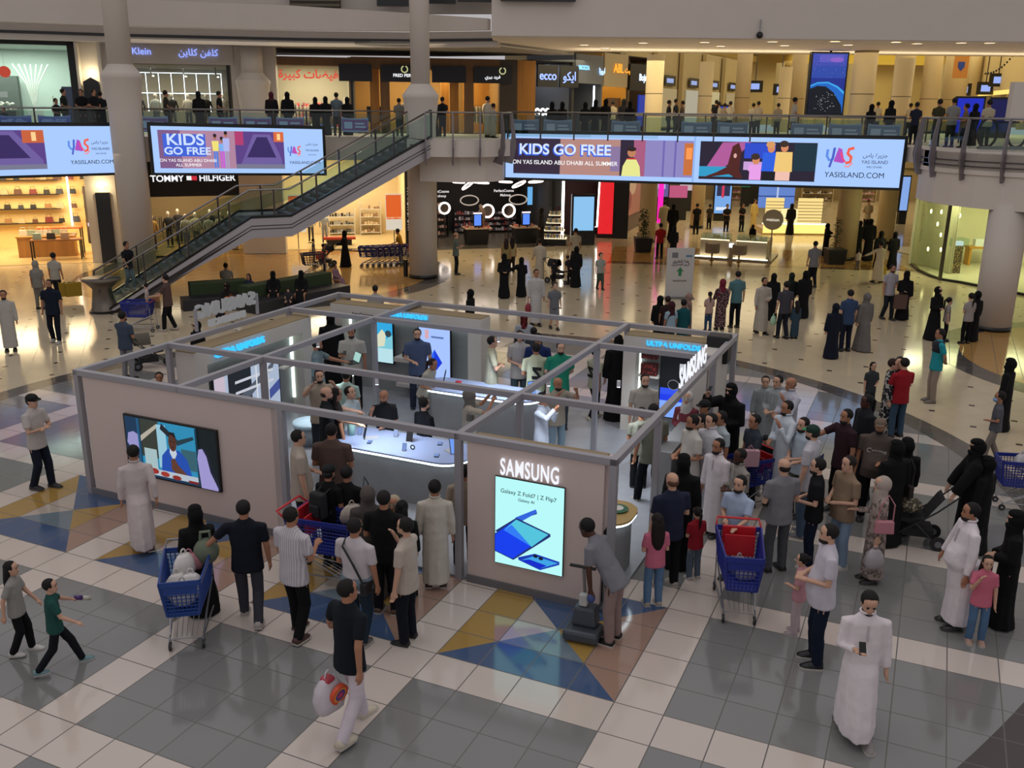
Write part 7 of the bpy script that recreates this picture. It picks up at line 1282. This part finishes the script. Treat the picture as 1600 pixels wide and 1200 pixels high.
pc = ms(1519, 458, 537, 195, '948C88', '0C0C10', 'woman in white T-shirt and wide black trousers with a long braid', hair='pony', hc='120D0C', fem=True, skin='l', la='hold', ra='hold')
ab(1529, 455, 533, 200, 'woman in black abaya hidden behind the braided woman', hair='hijab')
pc = th(1378, 377, 442, 195, 'man in cream thobe walking with a yellow bag', c='C4B494', beard=False, stride=.15, la='out', ra='down'); paper_bag(pc['rh'], .3, .35, 'B8A020', 'yellow paper bag carried by the man in the cream thobe')
for u, v, vf, l in ((1345, 345, 398, 'leftmost woman in black of the group by the thick column'), (1362, 342, 428, 'tall woman in black in the middle of the group by the thick column'), (1378, 361, 420, 'woman in black half hidden by the cream thobe'), (1400, 362, 420, 'woman in black standing alone right of the cream thobe'), (1238, 318, 367, 'woman in black standing before the glasses kiosk')): ab(u, v, vf, 185, l, hair='hijab')
person(1345, 364, 392, 180, 'shirt', 'A89C88', '16161A', hair='long', hc='14100E', fem=True, label='child in cream T-shirt with long hair in the group by the thick column')
ms(1343, 389, 422, 160, 'B4A898', '6A6460', 'toddler in white top bending forward by the thick column', stride=.2, hair='short')
ms(1358, 312, 372, 5, 'B4A88C', '14141A', 'man in cream shirt behind the group by the thick column', hh=None, la='hold', ra='hold')
ms(1340, 330, 372, 60, 'A89C80', '14141A', 'person in pale top left of the cream shirt man')
th(1195, 434, 521, 15, 'man in white thobe walking right of the teal shirt man', c='A8A094', la='hold', ra='down', stride=.12)
ms(1154, 424, 512, 188, '4C7076', '12141A', 'man in teal shirt seen from behind', la='down', ra='down', skin='l')
person(1130, 436, 515, 190, 'dress', '8A6A6E', hair='hijab', hc='6A2030', fem=True, ck='dots', label='woman in pink patterned long shirt and dark red headscarf', la='fwd', ra='down')
ms(1110, 456, 517, 185, 'A88C84', '2C4460', 'girl in denim overalls with a dark plait', hair='pony', hc='140F0E', fem=True, la='hold', ra='hold')
ab(1032, 462, None, 180, 'woman in black at the left of the huddle by the floor sign', hair='hijab', hh=1.6)
ms(1044, 463, None, 170, '2A1A1A', '14141A', 'person with brown hair in the huddle by the floor sign', hh=1.62, hc='2A1A14')
ms(1050, 471, None, 200, '8AA0AC', '2A3440', 'woman in dark red headscarf and pale blue top in the huddle', hh=1.6, hair='hijab', hc='3A1A20', fem=True)
person(1069, 468, None, 185, 'dress', '0F4A50', hair='short', hc='120E0D', fem=True, hh=1.62, label='woman in dark teal dress in the huddle by the floor sign')
pc = person(1077, 458, None, 240, 'dress', '6A5650', hair='hijab', hc='8A7068', fem=True, hh=1.66, skin='l', label='woman in dusty pink headscarf with a white handbag'); shoulder_bag(pc, 1, 'A8A098', 'white handbag of the woman in dusty pink', .52, .28)
# ---- middle distance, centre and left
ab(788, 397, 466, 10, 'woman in black niqab with a pink phone, left of two in black', la='hold', ra='hold'); ab(815, 402, 464, 190, 'woman in black with wide sleeves, right of two in black', hair='hijab', ra='hold', la='out')
ms(791, 372, 430, 180, '8A7A4A', '16161A', 'woman in mustard top with long hair behind the two in black', hair='long', hc='2A1814', fem=True); ms(800, 370, 425, 190, 'A8986A', '2A2018', 'woman in yellow top carrying an orange bag', hair='long', hc='1E1210', fem=True)
th(844, 373, 440, 190, 'man in white thobe seen from behind holding a child', c='B0A490', beard=False, la='fwd', ra='down'); ms(866, 406, 443, 200, '1E1E22', '16161A', 'small child in black reaching out by the pushchair', ra='out')
x, y = G(872, 442); stroller(x, y, R(60), 'dark pushchair beside the small child in black'); ms(892, 397, 445, 200, '1C1A1E', '14141A', 'person in black bending over the dark pushchair', lean=35, ra='low', la='low')
ab(901, 385, 449, 190, 'woman in long black abaya behind the pushchair', hair='hijab'); ms(900, 357, 420, 195, 'A89C84', '14141A', 'man in cream T-shirt behind the long black abaya')
ms(939, 395, 452, 15, '8E928A', '3A4A3E', 'boy in white T-shirt and green trousers walking alone', la='down', ra='down', stride=.12, skin='l')
pc = th(838, 421, 508, 10, 'man in white thobe carrying a red cloth', c='B4B0AE', beard=False, la='down', ra='down', stride=.1); plastic_bag(pc['rh'], .2, .36, '8A2A38', 'dark red cloth bag held by the man in the white thobe')
ms(867, 441, 514, 10, '66686E', 's6A6C70', 'boy in grey T-shirt and shorts walking beside the thobe man', stride=.16, skin='l')
ms(1033, 349, 404, 190, '9A1A20', '101014', 'man in red T-shirt walking away near the pink light', wide=1.15, skin='m'); ab(1054, 353, 404, 195, 'woman in dark grey abaya beside the red T-shirt walker', c='1C1E22', hair='hijab')
th(1039, 314, 372, 185, 'man in cream thobe far back by the pink light', c='A89C84', beard=False); ab(1053, 318, 380, 180, 'woman in black behind the dark grey abaya', hair='hijab')
ms(1090, 318, 366, 185, '0E0E14', '12121A', 'man in black walking past the second column'); ms(1110, 319, 358, 190, '2E2A24', '14141A', 'man in brown jacket left of the black digital sign')
ms(1137, 319, 362, 5, '101014', '101014', 'man in black standing before the digital sign', la='hold', ra='hold'); ms(1161, 318, 362, 20, '101014', '14141A', 'woman in black standing right of the digital sign', hair='long', fem=True, la='hold', ra='hold')
th(1180, 311, 358, 30, 'man in pale yellow thobe behind the jewellery kiosk', c='C0A86A', beard=False)
ab(1177, 351, None, 10, 'woman in black seated inside the jewellery kiosk', hair='hijab', hh=1.25); ab(1200, 313, 350, 240, 'woman in black by the round gold sign', hair='hijab')
ms(712, 363, 429, 100, '5E6A66', '14161A', 'bald man in grey T-shirt looking at a tablet', hair='bald', hc='8A5A44', la='phone', ra='phone', skin='l'); ab(846, 325, 385, 260, 'woman in dark patterned robe in front of the black beauty shop', hair='hijab', c='1C1A16')
ms(600, 310, 330, 180, '1A1A1E', '14141A', 'x') if 0 else None
pc = ms(626, 357, 412, 260, 'B07E22', '14141A', 'man in yellow T-shirt pushing the row of trolleys', la='push', ra='push', lean=12, skin='m')
pc = ab(538, 360, 417, 265, 'woman in black abaya pushing a pushchair by the orange poster shop', hair='hijab', la='push', ra='push', stride=.1); x, y = (pc['pos']+fwd(pc['face'])*1.0)[:2]; stroller(x, y, pc['face'], 'dark pushchair pushed by the woman by the orange poster shop')
ms(489, 373, 410, 100, '3E4252', '20242E', 'boy in blue grey top standing beside the far pushchair', skin='l')
x, y = G(492, 430); trolley(x, y, R(-60), 'dark trolley with a red handle near the grass bench', body='2A2440', simple=True); ms(505, 381, None, 90, '3A3A30', '20242E', 'small child sitting in the dark trolley by the bench', hh=1.35, z0=.0)
def seated(u, v, f, top, tc, label, zs=.0, **k):
    H = k.pop('hh', 1.65); x, y = G(u, v, .8*H); return person(0, 0, 0, f, top, tc, label=label, pos=(x, y), hh=H, sit=True, **k)
seated(523, 411, 60, 'dress', '8A6A74', 'girl in pink dress sitting on the grass bench', hair='bun', hc='2A1A16', fem=True, hh=1.35, la='lap', ra='lap')
seated(426, 423, 10, 'abaya', BK, 'woman in black niqab sitting on the bench, left of two', hair='niqab', hc=BK, fem=True, la='lap', ra='lap'); seated(470, 422, 0, 'abaya', BK, 'woman in black niqab sitting on the bench, right of two', hair='niqab', hc=BK, fem=True, la='lap', ra='lap')
seated(450, 449, 5, 'shirt', '2A2A2E', 'child with a pale face sitting between the two women in black', bc='14141A', hh=1.05, la='lap', ra='lap', skin='l')
seated(352, 410, 185, 'shirt', '8A8678', 'man in pale shirt sitting with his back to us on the grass bench', bc='1A1A20', la='lap', ra='lap', wide=1.1)
pc = seated(354, 440, -20, 'abaya', '1C1614', 'woman in dark clothes with an orange bag sitting on the bench', hair='hijab', hc='1A1412', fem=True, la='lap', ra='lap'); paper_bag(pc['pos']+Vector((.25, -.45, .95)), .4, .36, 'A8581E', 'orange bag in the lap of the seated woman')
pc = seated(388, 427, 0, 'shirt', '1E2438', 'girl with long hair sitting and looking at a phone', bc='14141A', hair='long', hc='15100E', fem=True, la='phone', ra='phone', hh=1.5); held_phone(pc, 'rh', 'phone in the hands of the seated girl')
# man on the stairs
u0 = AT(200, 447, 33.7); s_ = (Vector((u0.x, 33.7, 0))-S0).dot(sd); zz = max(0, s_*3.02/(SL*.415)); person(0, 0, 0, 60, 'shirt', '14161C', '80848A', label='man in dark shirt and pale trousers stepping onto the staircase', pos=(u0.x, 33.9), hh=1.78, z0=zz+.17, la='down', ra='fwd', shoe='A8A49C', stride=.12)
pc = ms(258, 429, 517, 265, '52403C', '101014', 'man in brown T-shirt pushing a trolley with a child seat', la='push', ra='push', stride=.16, shoe='B0A8A0', skin='l'); x, y = G(224, 505); x, y = pc['pos'].x-.95, pc['pos'].y+.02; trolley(x, y, R(-88), 'blue trolley with a child in it, left of the stair foot', seat='A01A2A')
t_ = person(0, 0, 0, -70, 'shirt', 'B4A8A4', 'B0A8A8', label='toddler with dark hair sitting in the trolley by the stairs', pos=(x+.28, y), hh=.95, z0=.62, sit=False, hair='short', skin='l')
person(54, 407, 483, 185, 'shirt', '7A766E', '6E6A62', hair='hijab', hc='8A867C', fem=True, label='woman in grey hooded top walking into the handbag shop', la='down', ra='down')
pc = ms(82, 395, 470, 175, 'A09C90', '1A1A20', 'man in white T-shirt carrying yellow bags', la='down', ra='down', stride=.16)
for dx in (.12, .34): paper_bag(pc['rh']+Vector((dx, -.05, .02)), .55, .52, '9A7A12', 'yellow paper bag carried at the left, %s of the pair' % ('nearer' if dx < .2 else 'farther'), .3+dx)
ms(76, 437, 535, 5, '10182A', '10141E', 'man in navy T-shirt and trousers walking toward us at left', la='down', ra='down', stride=.12, beard=True, shoe='A09C98', wide=1.08)
th(4, 454, 548, 25, 'man in white thobe cut by the left edge', c='A8A49E', la='down', ra='down')
pc = ms(190, 487, 592, 160, '3C4656', '7E7E80', 'man in blue grey shirt with a pushchair beside the pavilion', beard=True, la='push', ra='hold', wide=1.15); x, y = G(236, 574); stroller(x, y, R(120), 'grey pushchair with a beige hood beside the pavilion', hood='5A564A', c='202022')
ab(307, 502, None, -30, 'woman in black headscarf just behind the left pavilion beam', hair='hijab', hh=1.6); ms(248, 582, None, 20, '2A2A30', '1A1A20', 'boy whose head shows behind the left front beam', hh=1.5)
ab(735, 452, None, 250, 'woman in black walking behind the rear pavilion beam', hair='hijab', hh=1.62); ms(586, 446, None, 185, '9A9890', '2A2A30', 'man with short hair behind the rear beam near the back corner', hh=1.72)
th(819, 490, None, 185, 'man in red and white checked headdress behind the rear beam', hair='ghutra', hc='8A3038', c='9AA0A8', beard=False, hh=1.72); ms(834, 512, None, 180, '3A4048', '1A1A20', 'boy with black hair in front of the checked headdress', hh=1.62)
# ---- trolleys of the front and right
x, y = G(300, 985); x, y = x-.0, y-.02; trolley(x, y, R(12), 'blue trolley full of white bags at front left', seat='8A8A90', body='1A3E86', s=1.1)
for k, (a, b, z, c, w_) in enumerate(((-.1, -.1, 1.02, 'D4D0CA', .34), (.12, -.15, 1.05, 'DCD8D4', .34), (-.05, .1, 1.22, 'D6D0CC', .36), (.05, -.3, 1.0, 'CCC8C2', .3))): plastic_bag(Vector((x+a, y+b, z)), w_, .4, c, 'white plastic bag in the front left trolley', 'white bags in the front left trolley')
plastic_bag(Vector((x-.02, y+.22, 1.16)), .36, .3, 'A87078', 'red striped plastic bag on top in the front left trolley')
t = empty('backpack', (x+.2, y+.32, 1.02), .3, 'sage green padded bag on top of the front left trolley', 'bag'); MB().ell((0, 0, .08), (.18, .14, .2), 12, 8).build('body', mat('66705E', .8, 0, 'cloth'), t, True); MB().tube([(-.07, 0, .25), (-.06, 0, .38), (.06, 0, .38), (.07, 0, .25)], .025, 6).build('handle', mat('66705E', .8), t)
x, y = G(500, 925); trolley(x, y+.45, R(70), 'blue trolley among the people before the pavilion opening', s=1.12); plastic_bag(Vector((x+.45, y+.5, 1.3)), .36, .34, 'A89C90', 'cream plastic bag in the seat of the trolley before the opening')
x, y = G(1158, 968); trolley(x, y+.36, R(-8), 'red and blue trolley parked at the right of the pavilion', s=1.12)
for a, b in ((0, .0), (.05, -.2)): plastic_bag(Vector((x+a, y+.4+b, .86)), .3, .3, 'A8A4A4', 'white plastic bag in the red and blue trolley', 'white bags in the red and blue trolley')
x, y = G(1588, 800); trolley(x+.2, y+.2, R(-100), 'blue trolley at the right edge near the masked man', seat='2A3A6A'); plastic_bag(Vector((x, y+.15, 1.15)), .34, .3, 'B0AEB0', 'white carton like bag in the right edge trolley'); plastic_bag(Vector((x+.45, y+.15, 1.15)), .34, .3, 'A8A6A8', 'pale bag deeper in the right edge trolley')
x, y = G(1165, 790); trolley(x, y, R(-60), 'blue trolley hidden behind the boy in dark grey'); t = paper_bag(Vector((x-.1, y-.4, 1.35)), .3, .3, 'B89098', 'red and white carrier on the trolley behind the crowd'); x, y = G(1120, 790); paper_bag(Vector((x, y, 1.0)), .4, .5, '4A3424', 'brown paper bag on the arm in the right crowd')
# row of nested trolleys
for k in range(7):
    f = k/6; x, y = G(577+f*55, 418-f*3); trolley(x, y+.3, R(-90), 'blue trolley in the nested row by the pale column', 'C8202A' if k == 6 else '6A2A4A', '20246A', 'nested row of trolleys', True, .95)
x, y = G(634, 432); t = empty('bollard', (x, y, 0), 0, 'short black post left of the pale column', 'post'); MB().lathe([(.1, 0), (.1, .75), (0, .75)], n=14).build('body', BLKM, t)
# ---- upstairs
def up(u, v, d, f, top, tc, label, grp=None, **k):
    p = AT(u, v, d); H = min(max(p.z-5.95, 1.1), 1.86); return person(0, 0, 0, f, top, tc, label=label, grp=grp, pos=(p.x, d), hh=H, z0=5.905, **k)
for u, v, d, f, c, l, k in ((97, 137, 41.5, 90, '1C2420', 'man in dark green standing at the upper left window', {}), (86, 152, 41.5, 60, '141416', 'short dark figure beside the man in dark green upstairs', {}), (125, 135, 41.8, 20, '0F0F12', 'man in black, left of three at the black panel upstairs', {}), (144, 131, 41.2, 60, '101014', 'man in black, middle of three at the black panel upstairs', {}), (155, 141, 41.6, 200, '14161E', 'man in dark blue, right of three at the black panel upstairs', {}),
    (257, 136, 43.2, 120, '2A2620', 'person in brown before the light grid shop', {}), (341, 139, 43.6, 90, '0F1014', 'slim man in black before the light grid shop', {}), (525, 143, 43.8, 190, '5C6870', 'man in blue grey shirt before the red letter shop', {}), (623, 152, 44.2, 180, '6A6A66', 'man in grey behind the left side of the pale column', {}), (691, 150, 44.2, 200, '14141A', 'man in black before the wooden shopfront', {}), (5, 168, 38.8, 0, '101014', 'person in black leaning low at the far left rail', {}),
    (1057, 153, 47.2, 60, '20242E', 'man in dark blue on the bridge beside the first beige column', {}), (1046, 155, 47.4, 90, '14141A', 'man in black left of the dark blue man on the bridge', {}), (1067, 156, 47.5, 270, '5A4A40', 'man in brown right of the dark blue man on the bridge', {}), (1243, 150, 42.5, 90, 'A8A296', 'man in white shirt walking on the bridge', {}), (1434, 158, 40.2, 180, '1C2030', 'man in navy leaning at the far rail near the balcony', {}), (1470, 153, 38.5, 185, '3A3822', 'man in olive T-shirt on the right balcony', {}), (1493, 151, 37.8, 180, '8A8A86', 'man in black and white striped T-shirt on the right balcony', {'ck': 'stripes'}), (1512, 160, 37.2, 250, '6E5A44', 'person in tan top on the right balcony', {}), (1548, 154, 36.8, 200, 'B4A88C', 'large man in cream shirt on the right balcony', {'wide': 1.3})):
    up(u, v, d, f, 'shirt', c, l, bc='14161C', la='hold', ra='hold', **k)
for u, v, d, c, l, hr in ((309, 141, 43.4, BK, 'hooded woman in black before the light grid shop', 'hijab'), (423, 141, 43.2, '180E12', 'woman in maroon headscarf at the middle upper rail', 'hijab'), (448, 139, 43, BK, 'woman in black at the rail, left of the red letter shop', 'hijab'), (492, 150, 43.6, BK, 'woman in black before the red letter shop, second from left', 'hijab'), (508, 149, 43.3, BK, 'woman in black before the red letter shop, third from left', 'hijab'), (542, 150, 43.7, BK, 'woman in black right of the blue grey shirt upstairs', 'hijab'), (678, 151, 43, '14101A', 'woman in dark purple right of the pale column', 'hijab'), (863, 158, 43.2, BK, 'woman in black left of two before the ecco window', 'niqab'), (879, 158, 43.6, BK, 'woman in black right of two before the ecco window', 'niqab'), (915, 158, 43, BK, 'woman in black left of the gold upper shop', 'hijab'), (931, 154, 44, BK, 'woman in black before the light line shopfront', 'hijab'), (947, 153, 44.4, BK, 'woman in black before the gold upper shop', 'hijab'), (975, 153, 45, '3A3836', 'woman in grey before the gold upper shop', 'hijab'), (985, 156, 44, BK, 'woman in black left of the beige column upstairs', 'hijab'), (1363, 161, 41.5, BK, 'shorter woman in black on the bridge by the right balcony', 'hijab'), (1394, 155, 40.8, BK, 'taller woman in black on the bridge by the right balcony', 'hijab'), (1526, 160, 39, BK, 'woman in black behind the blue screen on the balcony', 'hijab')):
    up(u, v, d, 200, 'abaya', c, l, hair=hr, hc=('4A1A26' if 'maroon' in l else c), fem=True)
up(762, 149, 43.5, 120, 'thobe', 'B4AC9C', 'man in white thobe leaning at the rail above the stairs'); up(771, 160, 43, 120, 'thobe', 'A8A294', 'boy in white beside the thobe man above the stairs')
for u, v, c in ((958, 157, 'A89C84'), (1373, 158, 'B4AC98'), (1424, 160, 'B8AC90'), (1124, 158, 'A8A090'), (1133, 160, '8A7A6A'), (1142, 157, 'B0A898'), (1178, 160, 'B0A898'), (1186, 157, 'A8A090'), (1120, 155, '14141A'), (1217, 160, '8A8478')):
    up(u, v, 52, 190, 'shirt', c, 'distant walker upstairs beyond the bridge', 'distant walkers upstairs', bc='2A2A30')
